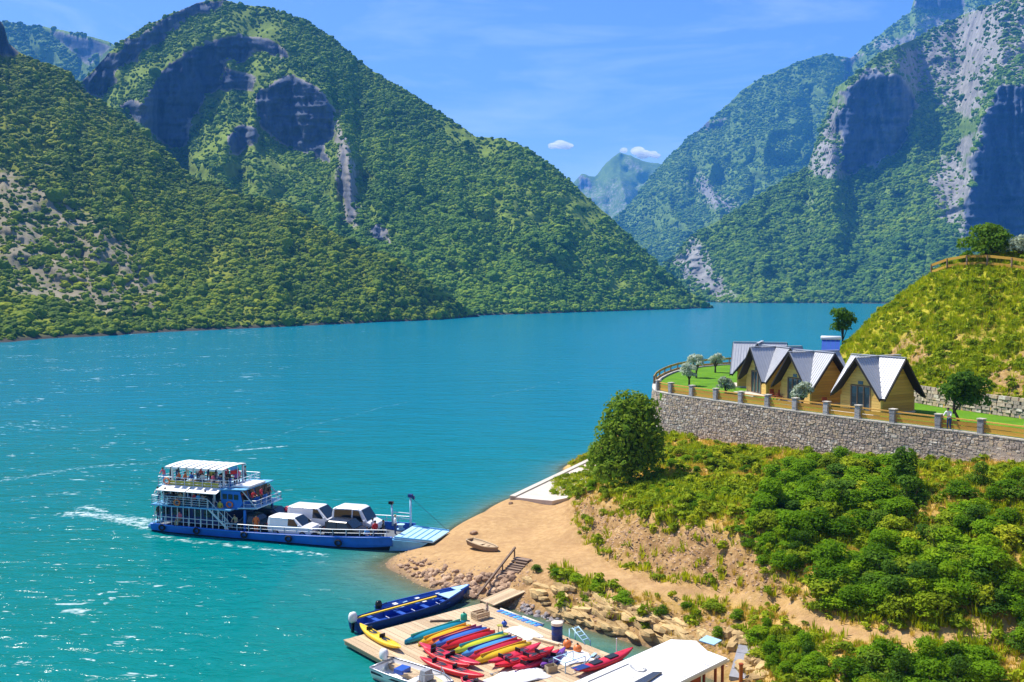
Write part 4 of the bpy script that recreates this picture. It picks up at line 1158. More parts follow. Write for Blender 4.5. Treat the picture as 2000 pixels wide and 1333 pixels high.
def cabin_proto(label):
    root = thing('timber_cabin', label, 'cabin', (0, 0, 0), 0, 'timber cabins on the terrace')
    dark, wd, wp = M['barge'], M['cabin_wood'], M['cabin_wood_pale']
    core = MB()
    for k in range(2):
        Rm = Matrix.Rotation(k * math.pi / 2, 3, 'Z')
        sec = [(-CB + .06, .0), (CB - .06, .0), (CB - .06, CH - CK * (CB - .06) - .16), (0, CH - .2), (-CB + .06, CH - CK * (CB - .06) - .16)]
        y1 = CB - .09 - k * .004
        core.loft([[Rm @ Vector((x, y, z)) for x, z in sec] for y in (-y1, y1)], True, True)
    core.build('wall', M['old_wood'], root)
    MB().box((0, 0, .04), (2 * CB + .25, 2 * CB + .25, .16)).build('plinth', M['coping'], root)
    MB().box((0, -CB - .75, .03), (2 * CB + .2, 1.3, .10)).build('porch_floor', M['coping'], root)
    for k in range(4):
        Rm = Matrix.Rotation(k * math.pi / 2, 3, 'Z')
        W = lambda x, y, z: Rm @ Vector((x, y, z))
        off = .003 * k
        for sx in (-1, 1):
            plan = [(0, 0), (0, -CA), (sx * CW, -CA), (sx * CW, -CW)]
            up = W(sx * CK / math.hypot(1, CK), 0, 1 / math.hypot(1, CK))
            # underside boards
            MB().slab([W(x, y + (.02 if y < -CW - .1 else 0), CH - CK * abs(x) - .055) for x, y in plan], up * -.09).build('soffit', dark, root)
            # sheets with raised seams
            step = .82; y0 = -CA
            while y0 < 0:
                pc = clip_strip(plan, 1, y0, y0 + step - .012)
                if len(pc) > 2:
                    mb = MB().slab([W(x, y, CH - CK * abs(x) - .05) for x, y in pc], up * .05)
                    xe = min(abs(y0), CW) if abs(y0) < CW else CW
                    for q in (0.03, .3, .57):
                        ys = y0 + q
                        if ys < -.1:
                            xv = CW
                            x0_ = 0.0 if True else 0
                            xmax = CW if -ys >= CW else -ys
                            mb.bar(W(sx * .05, ys, CH - CK * .05 + .02), W(sx * (xmax - .02), ys, CH - CK * (xmax - .02) + .02), .05, .075)
                    mb.build('roof_sheet', M['roof_metal'], root)
                y0 += step
            # bargeboards on the gable edge, fascia on the eave
            MB().slab([W(0, -CA - .012, CH - .0), W(sx * CW * 1.02, -CA - .012, CH - CK * CW * 1.02), W(sx * CW * 1.02, -CA - .012, CH - CK * CW * 1.02 - .22), W(0, -CA - .012, CH - .25)], W(0, -.05, 0)).build('bargeboard', dark, root)
            MB().box(W(sx * (CW + .012), -(CA + CW) / 2, CE - .1), (.035, CA - CW, .16), rz=k * math.pi / 2).build('fascia', dark, root)
        MB().bar(W(0, -CA, CH + .045), W(0, -.02, CH + .045), .26, .05).build('ridge_cap', M['roof_metal'], root)
        # horizontal cladding boards
        z = .13; bh = .235; yf = -CB - .005
        mat = wp if k == 0 else wd
        def half(zz): return CB - .02 if zz < CH - CK * CB - .2 else max((CH - zz - .24) / CK, 0)
        while z < CH - .5:
            z1 = z + bh - .014
            h0, h1 = half(z), half(z1)
            if h0 < .12: break
            if k == 0 and z < 2.12:
                spans = [(-1, .98), (1, .98)]
                for s_, e in spans:
                    MB().slab([W(s_ * e, yf, z), W(s_ * h0, yf, z), W(s_ * max(h1, e + .01), yf, z1), W(s_ * e, yf, z1)], W(0, -.055, 0)).build('plank', mat, root)
            else:
                MB().slab([W(-h0, yf, z), W(h0, yf, z), W(h1, yf, z1), W(-h1, yf, z1)], W(0, -.055, 0)).build('plank', mat, root)
            z += bh
        for sx in (-1, 1):
            MB().box(W(sx * (CB - .015), yf - .035, .72), (.13, .09, 1.18), rz=k * math.pi / 2).build('corner_post', wp, root)
    # glazed front doors in a timber frame
    fr = MB()
    for x in (-.95, -.32, .32, .95): fr.box((x, -CB - .06, 1.12), (.08, .12, 2.0))
    fr.box((0, -CB - .06, 2.15), (1.98, .12, .08)); fr.box((0, -CB - .06, .14), (1.98, .12, .06))
    d = fr.build('door_frame', M['old_wood'], root)
    for x in (-.635, 0, .635):
        MB().box((x, -CB - .03, 1.14), (.55, .03, 1.92)).build('pane', M['glass_blue'], d)
    cu = MB()
    cu.loft([[(x, -CB + .06 + .03 * math.sin(i * 2.1), .2) for i, x in enumerate(np.linspace(.05, .85, 12))], [(x, -CB + .06 + .03 * math.sin(i * 2.1), 2.05) for i, x in enumerate(np.linspace(.05, .85, 12))]], False, False)
    MB().box((0, -CB - .075, 2.42), (.5, .03, .28)).build('gable_window', M['glass_blue'], root)
    return root

def place_cabins():
    info = [((1720, 812), (-.866, -.5), 'nearest timber cabin, olive-brown gable, beside the leafy tree at the stone wall'),
            ((1582, 793), (-.926, -.377), 'second timber cabin from the right with a solar water heater behind its roof'),
            ((1497, 775), (-.975, -.22), 'third timber cabin from the right, half hidden behind its neighbour, facing the lawn'),
            ((1441, 757), (-.94, .34), 'farthest timber cabin at the edge of the lawn, only its roof and one gable showing')]
    proto = cabin_proto(info[0][2]); cm = child_map(proto)
    for i, (pp, nv, lab) in enumerate(info):
        c = proto if i == 0 else copy_tree(proto, cm)
        c['label'] = lab
        th = math.atan2(nv[0], -nv[1])
        q = at(*pp, TERR_Z); Rz = Matrix.Rotation(th, 2)
        o = Rz @ Vector((CB, -CB))
        c.location = (q[0] - o.x, q[1] - o.y, TERR_Z + .02); c.rotation_euler = (0, 0, th)
        CABINS.append(c)
CABINS = []
place_cabins()

def solar_heater():
    p = atY(1622, 690, 93.0)
    g = float(ground_z(p[0], p[1])); g = max(g, TERR_Z)
    root = thing('solar_heater', 'blue solar water heater with white tank on a tall frame behind the cabins', 'solar panel', (p[0], p[1], g), R(-20))
    z0 = p[2] - g
    fr = MB()
    for x in (-.75, .75):
        fr.bar((x, -.3, -.2), (x, -.3, z0 + .1), .07); fr.bar((x, .7, -.2), (x, .7, z0 + 1.35), .07); fr.bar((x, -.35, z0), (x, .75, z0 + 1.25), .06); fr.bar((x, -.3, z0 * .5), (x, .7, z0), .04)
    fr.bar((-.75, .7, z0 * .6), (.75, .7, z0 * .6), .05)
    fr.build('stand', M['steel'], root)
    for i in range(4):
        x = -.63 + i * .42
        MB().slab([(x - .2, -.4, z0 + .02), (x + .2, -.4, z0 + .02), (x + .2, .7, z0 + 1.22), (x - .2, .7, z0 + 1.22)], (0, -.03, .035)).build('panel', M['royal'], root)
    MB().tube([(-.95, .75, z0 + 1.42), (-.9, .75, z0 + 1.42), (.9, .75, z0 + 1.42), (.95, .75, z0 + 1.42)], [.12, .2, .2, .12], 12).build('tank', M['white'], root, True)
solar_heater()

# terrace planting
for (px, py, w, h, sd, lab) in ((1346, 754, 1.7, 2.3, 3, 'silver olive tree on the lawn, left one of the front pair'), (1360, 738, 1.9, 2.5, 4, 'silver olive tree just behind another olive on the lawn'),
                                (1397, 728, 1.7, 2.4, 5, 'silver olive tree beside the far lawn fence with a bare dark trunk'), (1417, 769, 1.6, 1.6, 6, 'low round silver olive bush by the front fence of the lawn'),
                                (1567, 799, 1.7, 2.1, 7, 'silver olive tree in front of the second cabin')):
    q = at(px, py, TERR_Z)
    plant('olive_tree', lab, 'olive tree', q, w * 1.2, h * 1.05, 1100, .18, M['leaf_olive'], sd, trunk=.75 if h > 1.9 else .25, tr=.10, group='olive trees on the terrace', nl=9)
q = at(1876, 834, TERR_Z)
plant('leafy_tree', 'dark green forked tree beside the nearest cabin leaning over the stone wall', 'tree', q, 3.7, 4.1, 2600, .26, M['leaf_tree'], 12, trunk=1.2, tr=.10, nl=13, lean=(-.5, .1))

def garden_chair(px, py, rz, label, mat):
    q = at(px, py, TERR_Z); t = thing('garden_chair', label, 'chair', q, rz, 'garden seats by the cabins')
    MB().box((0, 0, .42), (.5, .5, .05)).build('seat', mat, t)
    MB().box((0, .24, .72), (.5, .05, .55), rot=Matrix.Rotation(-.15, 3, 'X')).build('backrest', mat, t)
    for x in (-.22, .22):
        for y in (-.22, .22): MB().box((x, y, .2), (.05, .05, .42)).build('leg', mat, t)
        MB().box((x * 1.1, 0, .6), (.05, .5, .04)).build('armrest', mat, t)
garden_chair(1511, 782, .5, 'red-brown garden chair on the porch between the third and second cabins', M['redwood'])
garden_chair(1523, 784, -.6, 'red-brown garden chair turned aside next to the second cabin', M['redwood'])
garden_chair(1614, 800, .4, 'dark red-brown garden chair between the second and nearest cabins', M['redwood'])

# ------------------------------------------------------------------ floating dock
DZ = 0.42
DB = at(942, 1178, DZ)
DU, DV = Vector((-.765, -.644, 0)).normalized(), None
DV = Vector((-DU.y * 1.0, DU.x * 1.0, 0))
if DV.y > 0: DV = -DV
DANG = math.atan2(DU.y, DU.x)
def dk(u, v, z=0.0): return Vector((DB[0], DB[1], z)) + DU * u + DV * v

def dock():
    root = thing('floating_dock', 'wide pale timber floating dock loaded with bright kayaks', 'dock', (0, 0, 0))
    rr = random.Random(3)
    LU, LV, w = 9.9, 15.6, .30
    n = int(LU / w)
    for i in range(n):
        v = -.02 + rr.uniform(0, .02); first = rr.uniform(2.0, 4.0)
        while v < LV:
            L = first if v < .1 else rr.uniform(3.4, 4.2)
            L = min(L, LV - v)
            if L < .3: break
            c = dk(i * w + w / 2, v + L / 2, DZ - .025 + rr.uniform(-.006, .006))
            MB().box((0, 0, 0), (w - .018, L - .012, .05), DANG).build('plank', M['plank'], root, False, c)
            v += L
    for u, a in ((-.03, 0), (LU - .12, 0)):
        MB().bar(dk(u, 0, DZ - .16), dk(u, LV, DZ - .16), .08, .24).build('edge_beam', M['plank'], root)
    MB().bar(dk(0.06, -.05, DZ - .16), dk(LU - .2, -.05, DZ - .16), .08, .24).build('edge_beam', M['plank'], root)
    for u in (.6, 2.8, 5.0, 7.2, 9.3):
        v = .6
        while v < LV:
            MB().tube([dk(u, v, .02), dk(u, v + 1.1, .02)], .26, 10).build('float', M['rubber'], root)
            v += 1.7
    for v in np.arange(.5, LV, 1.3):
        MB().bar(dk(.1, v, DZ - .11), dk(LU - .2, v, DZ - .11), .1, .1).build('joist', M['plank_dark'], root)
    return root
dock()

def gangway():
    a, b = at(953, 1184, DZ), at(972, 1170, .62)
    t = thing('gangway', 'pale timber gangway from the dock corner to the stony shore', 'gangway', (0, 0, 0))
    d = (Vector(b) - Vector(a)); d.z = 0; d = Vector((.72, .69, 0)); nrm = Vector((-d.y, d.x, 0))
    o = dk(-.1, .35, DZ + .06)
    for i in range(6):
        s = o + nrm * (i * .22 - .55)
        MB().bar((0, 0, 0), tuple(d * 2.9 + Vector((0, 0, .28))), .205, .06).build('plank', M['plank'], t, False, s)
    for i in (-.6, .62): MB().bar(tuple(o + nrm * i + Vector((0, 0, -.1))), tuple(o + nrm * i + d * 2.9 + Vector((0, 0, .18))), .07, .14).build('side_beam', M['plank_dark'], t)
gangway()

# ------------------------------------------------------------------ kayaks
def kayak_mesh(L, W, H, up=True, rocker=.12):
    """up: deck upwards with sheer; otherwise resting on the deck with the keel upwards"""
    n, rings = 17, []
    for i in range(n):
        s = -1 + 2 * i / (n - 1)
        f = max(1 - abs(s) ** 2.3, 0.0) ** .72; f = max(f, .035)
        w = W / 2 * f; sh = rocker * abs(s) ** 2.2
        dk_ = H * (.80 + .12 * (1 - s * s)); kl = H * .55 * abs(s) ** 4
        if up: prof = [(0, kl + .0), (.55, kl + .02 * 1), (.88, kl + H * .22), (1, H * .58), (.86, H * .80), (.5, dk_ * .94), (0, dk_)]
        else:  prof = [(0, 0.02), (.6, 0.02), (.93, .06), (1, H * .30), (.86, H * .62), (.5, H * .88 - kl * .5), (.10, H * 1.0 - kl * .55), (0, H * 1.03 - kl * .55)]
        pts = [(w * a, b + (sh if up else -sh * .5 + .05)) for a, b in prof]
        ring = [(s * L / 2, y, z) for y, z in pts] + [(s * L / 2, -y, z) for y, z in reversed(pts[1:-1])]
        rings.append(ring)
    return MB().loft(rings, True, True)

def kayak(label, p0, p1, col_, up=False, W=.74, H=.36, dz=0.0, roll=0.0, tip=None):
    a, b = Vector(at(*p0, DZ + .2)), Vector(at(*p1, DZ + .2))
    c = (a + b) / 2; L = (b - a).length
    t = thing('kayak', label, 'kayak', (c.x, c.y, DZ + .012 + dz), math.atan2(b.y - a.y, b.x - a.x), 'kayaks on the dock')
    t.rotation_euler = (roll, 0, math.atan2(b.y - a.y, b.x - a.x))
    mb = kayak_mesh(L, W, H, up)
    mb.build('hull', M[col_], t, True)
    if up:
        for k, s in enumerate((-.17, .15)):
            x = s * L
            rim = MB(); rim.tube([(x + .42 * math.cos(q), .21 * math.sin(q), H * .93) for q in np.linspace(0, 2 * math.pi, 17)], .022, 5, cap=False)
            rim.build('cockpit_rim', M[col_], t, True)
            MB().lathe([(.0, 0), (.19, 0), (.19, .012), (.0, .012)], (0, 0, 0), 12).build('seat', M['hull_dark'], t, False, (x, 0, H * .90))
            kids_ = [o for o in t.children if o.name.startswith('seat')]
            kids_[-1].scale = (2.0, 1, 1)
            MB().box((x - .40, 0, H * .93 + .1), (.06, .34, .2)).build('backrest', M['black'], t)
        MB().box((0, 0, 0), (.16, .1, .03)).build('hatch', M['hull_dark'], t, False, (L * .34, 0, H * .93))
    else:
        MB().bar((-L * .4, 0, H * .92), (L * .4, 0, H * .92), .03, .26).build('keel', M[tip or col_], t)
        for s in (-.5, .5):
            pass
    if tip:
        pass
    return t
kayak('yellow sit-on kayak with two seats near the left corner of the dock', (703, 1224), (783, 1270), 'yellow', True, .72, .34)
kayak('teal blue upturned kayak, first in the coloured row', (790, 1253), (910, 1214), 'teal', tip='sea')
kayak('yellow upturned kayak lying next to the teal one', (817, 1257), (920, 1222), 'yellow')
kayak('orange red upturned kayak between a yellow and a blue one', (833, 1261), (940, 1225), 'orange', tip='crimson')
kayak('pale blue upturned kayak in the middle of the first five of the row', (847, 1260), (951, 1227), 'kblue', tip='purple')
kayak('red upturned kayak just before the gap in the row', (861, 1266), (967, 1233), 'red')
kayak('yellow-green upturned kayak, first after the gap in the row', (886, 1272), (993, 1239), 'lime', tip='sea')
kayak('sky blue upturned kayak next to the yellow-green one', (902, 1279), (1009, 1245), 'sky', tip='navy')
kayak('pinkish red upturned kayak beside the sky blue one', (915, 1286), (1020, 1250), 'crimson')
kayak('golden yellow upturned kayak, last of the coloured row', (927, 1292), (1038, 1256), 'yellow')
kayak('red sit-on kayak right behind the golden yellow one', (954, 1299), (1056, 1262), 'crimson', True, .66)
kayak('red sit-on kayak, middle one of the three on the right', (966, 1306), (1073, 1271), 'red', True, .66)
kayak('short red sit-on kayak closest to the heap of gear', (1001, 1311), (1092, 1276), 'crimson', True, .7)
kayak('red sit-on kayak stacked partly on another on the right of the dock', (1018, 1303), (1082, 1281), 'red', True, .6, .3, .36)
kayak('purple blue kayak between the red ones and the gear', (1056, 1306), (1104, 1271), 'purple', True, .5)
kayak('rose red sit-on kayak lying across in front of the coloured row', (819, 1262), (938, 1303), 'crimson', True, .74)
kayak('bright red sit-on kayak next to the rose red one', (827, 1272), (918, 1306), 'red', True, .6)
kayak('long red sit-on kayak with pale seats nearest the dock edge', (820, 1290), (946, 1327), 'red', True, .66)
kayak('red kayak cut off by the bottom of the picture', (900, 1331), (965, 1352), 'crimson', True, .66)

# ------------------------------------------------------------------ small boats
def open_boat(root, L, W, H, hull, inner, bow=1.0, square=.75, rub=None, bottom=-.2):
    n = 15; outer, inn = [], []
    for i in range(n):
        s = i / (n - 1)
        f = square + (1 - square) * min(1, s * 4) if s < .25 else (1.0 if s < .5 else max(1 - ((s - .5) / .5) ** (2.2 * bow), .03))
        w = W / 2 * f; sh = H + .38 * H * max(0, (s - .45) / .55) ** 2
        k = bottom + (H - bottom) * .75 * max(0, (s - .7) / .3) ** 2.5
        x = s * L - L / 2
        outer.append([(x, -w, sh), (x, -w * .97, sh * .55), (x, -w * .72, k * .6), (x, 0, k), (x, w * .72, k * .6), (x, w * .97, sh * .55), (x, w, sh)])
        wi = max(w - .09, .012); fl = max(bottom + .28, k + .1)
        inn.append([(x if 0 < i < n - 1 else x * .985, -wi, sh - .004), (x, -wi * .9, fl + .05), (x, 0, fl), (x, wi * .9, fl + .05), (x, wi, sh - .004)])
    mb = MB().loft(outer, False, False)
    mb.add(outer[0], [tuple(range(7))])
    mb.build('hull', hull, root, True)
    ib = MB().loft(inn, False, False); ib.add(inn[0], [tuple(range(5))])
    ib.build('inner_hull', inner, root, True)
    g = MB()
    for sd in (0, 6): g.tube([o[sd] for o in outer], .055, 6)
    g.bar(outer[0][0], outer[0][6], .08, .09)
    g.build('gunwale', rub or hull, root, True)
    return outer

def outboard(root, x, z, cowl, s=1.0, y=0.0):
    m = MB().loft([[(x - .12 * s + a * s, y + b * s, z + h * s) for a, b in ((-.2 * q, -.14 * q), (.14 * q, -.15 * q), (.2 * q, 0), (.14 * q, .15 * q), (-.2 * q, .14 * q), (-.26 * q, 0))] for h, q in ((.05, .8), (.15, 1), (.38, 1.0), (.52, .75), (.56, .3))], True, True).build('outboard_motor', cowl, root, True)
    MB().bar((x - .14 * s, y, z + .1 * s), (x - .18 * s, y, z - .75 * s), .14 * s, .1 * s).box((x - .22 * s, y, z - .62 * s), (.42 * s, .16 * s, .03)).build('motor_leg', M['black'], m)
    MB().bar((x, y, z + .2 * s), (x + .5 * s, y + .06, z + .28 * s), .04).build('tiller', M['black'], m)

def boat_at(name, label, cat, p0, p1, z):
    a, b = Vector(at(*p0, z)), Vector(at(*p1, z)); c = (a + b) / 2
    t = thing(name, label, cat, (c.x, c.y, 0), math.atan2(b.y - a.y, b.x - a.x))
    return t, (b - a).length

t, L = boat_at('motorboat', 'long navy blue boat with a yellow stripe tied along the dock', 'boat', (694, 1219), (905, 1161), .45)
open_boat(t, L, 1.75, .55, M['navy'], M['royal'], 1.1, .85, M['navy'])
MB().bar((-L * .46, .30, .66), (L * .26, .30, .66), .14, .08).build('stripe', M['yellow'], t)
for s in (-.34, -.12, .1, .28): MB().box((s * L, 0, .45), (.3, 1.5, .05)).build('thwart', M['royal'], t)
MB().slab([(L * .30, -.55, .64), (L * .30, .55, .64), (L * .47, .1, .76), (L * .47, -.1, .76)], (0, 0, .04)).build('foredeck', M['pale_blue'], t)
for s in (-.28, -.05, .18): MB().bar((s * L, -.88, .6), (s * L, -.5, .62), .03).build('cleat', M['white'], t)
outboard(t, -L / 2, .55, M['white'], 1.15)
t, L = boat_at('motorboat', 'blue open boat with pale bow and black outboard outside the navy one', 'boat', (742, 1191), (916, 1150), .45)
open_boat(t, L, 1.45, .5, M['royal'], M['kblue'], 1.2, .85, M['royal'])
for s in (-.30, -.05, .18): MB().box((s * L, 0, .42), (.28, 1.2, .05)).build('thwart', M['white'], t)
for s, q in ((-.2, .2), (.06, -.2), (.24, .15)): MB().box((s * L, q, .36), (.36, .3, .2), .3).build('cushion', M['pale_blue'], t)
MB().slab([(L * .33, -.42, .60), (L * .33, .42, .60), (L * .485, .08, .70), (L * .485, -.08, .70)], (0, 0, .04)).build('foredeck', M['pale_blue'], t)
outboard(t, -L / 2 + .05, .5, M['black'], .95)
t, L = boat_at('motorboat', 'small white motorboat moored at the near edge of the dock', 'boat', (746, 1299), (884, 1346), .5)
open_boat(t, L, 1.9, .62, M['white'], M['white'], 1.0, .9, M['steel'])
MB().bar((-L * .48, -.86, .42), (L * .2, -.99, .44), .03, .10).build('stripe', M['hull_dark'], t)
MB().box((-L * .22, .1, .55), (.55, .7, .22), .1).build('seat', M['royal'], t)
MB().box((L * .05, 0, .5), (.35, 1.6, .06)).build('thwart', M['white'], t)
MB().bar((-L * .1, -.4, .66), (L * .16, .45, .68), .08, .03).build('oar', M['plank'], t)
MB().box((L * .12, .1, .72), (.45, .7, .5), taper=.7).build('console', M['grey'], t)
MB().tube([(L * .22, -.7, .7), (L * .22, -.7, 1.05), (L * .4, 0, 1.1), (L * .22, .7, 1.05), (L * .22, .7, .7)], .025, 5).build('bow_rail', M['steel'], t)
outboard(t, -L / 2, .62, M['white'], 1.1, .3)
t, L = boat_at('canoe', 'long magenta red canoe alongside the white-roofed houseboat', 'canoe', (1122, 1320), (1236, 1276), .5)
t.location.z = .42
kayak_mesh(L, .7, .38, True).build('hull', M['crimson'], t, True)
MB().bar((-L * .5, 0, .40), (-L * .3, 0, .37), .5, .03).build('stern_deck', M['navy'], t)
for s in (-.15, .12): MB().box((s * L, 0, .37), (.7, .4, .04)).build('seat', M['hull_dark'], t)

# ------------------------------------------------------------------ gear on the dock
def gear(name, label, cat, px, py, z=DZ, rz=0.0, group=None):
    q = at(px, py, z); return thing(name, label, cat, q, rz, group)
t = gear('barrel', 'dark blue barrel with a tan lid standing at the dock edge', 'barrel', 1088, 1250)
MB().lathe([(.02, 0), (.29, 0), (.31, .04), (.31, .3), (.325, .33), (.31, .36), (.31, .62), (.325, .65), (.31, .68), (.31, .84), (.02, .85)], n=18).build('drum', M['navy'], t, True)
MB().lathe([(.02, .86), (.34, .86), (.34, 1.0), (.30, 1.02), (.02, 1.02)], n=18).build('lid', M['cream'], t)
for px, py, l in ((1108, 1266, 'orange ball buoy on the dock, the one nearer the blue barrel'), (1128, 1276, 'orange ball buoy on the dock, the one nearer the canoe')):
    t = gear('buoy', l, 'buoy', px, py, group='orange buoys on the dock')
    MB().ball((0, 0, .24), .24, seg=14, rng=10).build('float', M['buoy'], t, True); MB().lathe([(.02, .45), (.06, .45), (.05, .54), (.02, .56)], n=8).build('eye', M['rubber'], t)
t = gear('timber_log', 'dark brown log lying on the bare dock boards', 'log', 862, 1215, rz=.05)
MB().tube([(-.65, 0, .07), (-.2, .01, .075), (.3, 0, .07), (.66, .02, .065)], [.06, .065, .06, .05], 8).build('stem', M['old_wood'], t, True)
MB().ball((-.66, 0, .07), (.04, .065, .065), seg=8).build('cut_end', M['cream'], t)
t = gear('jerry_can', 'green plastic jerry can beside the teal kayak', 'can', 906, 1212)
MB().loft([[(x * q, y * q, z) for x, y in ((-.17, -.12), (.17, -.12), (.2, 0), (.17, .12), (-.17, .12), (-.2, 0))] for z, q in ((0, .92), (.05, 1), (.34, 1), (.42, .6), (.44, .3))], True, True).build('body', M['green'], t, True)
MB().lathe([(.01, .43), (.05, .43), (.05, .5), (.01, .5)], n=8).build('cap', M['hull_dark'], t)
t = gear('crate', 'open tan timber crate near the gangway end of the dock', 'crate', 938, 1208, rz=.7)
for x, y, dx, dy in ((0, -.33, .9, .04), (0, .33, .9, .04), (-.45, 0, .04, .62), (.45, 0, .04, .62)):
    for z in (.08, .22, .36): MB().box((x, y, z), (dx, dy, .11)).build('slat', M['plank'], t)
MB().box((0, 0, .03), (.86, .62, .04)).build('base', M['plank'], t)
t = gear('mooring_post', 'dark mooring post with a rope at the shore end of the dock', 'post', 951, 1205)
MB().tube([(0, 0, -.5), (0, 0, .85)], .075, 8).build('pole', M['old_wood'], t, True)
MB().tube([(.09 * math.cos(a), .09 * math.sin(a), .4 + a * .012) for a in np.linspace(0, 19, 60)], .018, 5).build('rope', M['cream'], t)
t = gear('buoy', 'small round blue buoy between the crate and the blue floats', 'buoy', 985, 1224)
MB().ball((0, 0, .17), .17, seg=12, rng=8).build('float', M['royal'], t, True); MB().lathe([(.02, .32), (.045, .32), (.04, .4), (.02, .4)], n=8).build('eye', M['rubber'], t)
t = gear('stool', 'small yellowish wooden stool beside the red kayak end', 'stool', 976, 1236)
MB().lathe([(.02, .40), (.17, .40), (.17, .44), (.02, .44)], n=12).build('seat', M['olive'], t)
for a in (0, 2.1, 4.2): MB().bar((.09 * math.cos(a), .09 * math.sin(a), .41), (.17 * math.cos(a), .17 * math.sin(a), 0), .035).build('leg', M['old_wood'], t)
t = gear('float_rack', 'row of bright blue float cubes moored along the shore side of the dock', 'pontoon', 975, 1202, .1)
a, b = Vector(at(973, 1198, .25)), Vector(at(1054, 1229, .25)); d = (b - a); t.location = a
for i in range(10):
    p = d * ((i + .5) / 10)
    MB().box((0, 0, 0), (d.length / 10 - .05, .55, .32), math.atan2(d.y, d.x)).box((0, 0, .18), (d.length / 10 - .14, .42, .05), math.atan2(d.y, d.x)).build('cube', M['sky'] if i % 3 else M['kblue'], t, False, p)
for i, (p0, p1) in enumerate((((978, 1190), (1018, 1205)), ((1021, 1205), (1061, 1220)))):
    a, b = Vector(at(*p0, .35)), Vector(at(*p1, .3))
    o = thing('pole', ('pale pinkish pole beyond the blue floats, left end by the gangway', 'pale pinkish pole beyond the blue floats, end over the green cove')[i], 'pole', a, 0)
    MB().tube([(0, 0, 0), tuple((b - a) * .5), tuple(b - a)], .075, 8).build('shaft', M['cream'], o, True)
    MB().ball(tuple(b - a), .08).build('end_cap', M['grey'], o)
t = gear('ladder_rail', 'light blue ladder rail standing at the water edge of the dock', 'rail', 1112, 1247, rz=math.atan2(DV.y, DV.x))
rl = MB()
for y in (0, .45): rl.tube([(0, y, -.4), (0, y, .55), (.25, y, .65), (1.2, y, .1), (1.25, y, -.4)], .03, 6)
rl.build('side_tube', M['pale_blue'], t, True)
for k in range(4): MB().bar((.3 + k * .25, 0, .6 - k * .14), (.3 + k * .25, .45, .6 - k * .14), .05).build('rung', M['pale_blue'], t)
t = gear('flag_pole', 'thin white pole at the far corner of the dock', 'pole', 1204, 1283)
MB().tube([(0, 0, 0), (0, 0, .95)], [.03, .02], 8).build('shaft', M['white'], t); MB().lathe([(.02, 0), (.16, 0), (.14, .06), (.02, .06)], n=10).build('foot', M['grey'], t); MB().ball((0, 0, .97), .04).build('knob', M['white'], t)
t = gear('timber_beam', 'pale timber beam lying between the kayaks and the blue barrel', 'beam', 1066, 1256, rz=math.atan2(-.6, .8))
MB().box((0, 0, .07), (1.7, .16, .13)).build('beam_body', M['plank'], t); MB().box((.2, .22, .05), (1.5, .12, .1)).build('batten', M['cream'], t)
def tarp(px, py, w, d, rz, label, mat='canvas', hgt=.25):
    n = 18; X, Y = np.meshgrid(np.linspace(-w / 2, w / 2, n), np.linspace(-d / 2, d / 2, n), indexing='ij')
    s = RNG.uniform(0, 50)
    Z = hgt * (fbm(X * 2.2 + s, Y * 2.2, 4, 5) * .5 + .5) * np.clip(1.4 - np.hypot(X / w * 2, Y / d * 2) ** 2, 0, 1) + .015
    me = grid_mesh('tarpaulin', np.stack([X + fbm(X * 2, Y * 2 + s, 2, 3) * .15, Y + fbm(X * 2 + s, Y * 2, 2, 8) * .15, Z], -1), M[mat])
    o = link('tarpaulin', me, None, at(px, py, DZ), (0, 0, rz)); tag(o, label, 'tarpaulin')
    so = o.modifiers.new('thickness', 'SOLIDIFY'); so.thickness = .012
tarp(1022, 1238, 2.2, 1.2, -.9, 'crumpled white tarpaulin on the boards behind the yellow kayaks')
tarp(1120, 1286, 2.0, 1.5, .4, 'crumpled white cloth among the orange buoys')
tarp(1010, 1326, 3.2, 1.6, .6, 'large white tarpaulin at the bottom edge of the dock', hgt=.4)
t = gear('boat_stand', 'grey blue metal frame of a small boat stand near the canoe', 'frame', 1112, 1304, rz=DANG)
for x, y in ((-.7, -.45), (.7, -.45), (.7, .45), (-.7, .45)): MB().tube([(x, y, 0), (x, y, .55)], .03, 6).build('leg', M['pale_blue'], t)
for y in (-.45, .45): MB().tube([(-.7, y, .55), (.7, y, .55)], .03, 6).build('side_bar', M['pale_blue'], t)
for x in (-.7, 0, .7): MB().tube([(x, -.45, .55), (x, .45, .55)], .03, 6).build('cross_bar', M['pale_blue'], t)
t = gear('box', 'open brown cardboard box among the gear by the boat stand', 'box', 1076, 1312, rz=.5)
for x, y, dx, dy in ((0, -.2, .55, .02), (0, .2, .55, .02), (-.27, 0, .02, .4), (.27, 0, .02, .4)): MB().box((x, y, .17), (dx, dy, .33)).build('side_panel', M['khaki'], t)
MB().box((0, 0, .012), (.52, .38, .02)).build('base', M['khaki'], t)
for i, (p0, p1, c) in enumerate((((1122, 1313), (1163, 1276), 'pale_blue'), ((1136, 1310), (1170, 1281), 'steel'), ((1085, 1300), (1105, 1281), 'royal'), ((975, 1312), (958, 1317), 'grey'))):
    a, b = Vector(at(*p0, DZ + .06)), Vector(at(*p1, DZ + .06)); d = b - a
    o = thing('paddle', ('light blue paddle leaning past the boat stand', 'grey steel paddle closest to the canoe', 'dark blue paddle beside the purple kayak', 'short grey paddle in front of the red kayaks')[i], 'paddle', a, 0, 'paddles on the dock')
    MB().tube([(0, 0, 0), tuple(d)], .022, 6).build('shaft', M[c], o)
    MB().bar(tuple(d * .82), tuple(d * 1.0), .17, .03).build('blade', M[c], o)

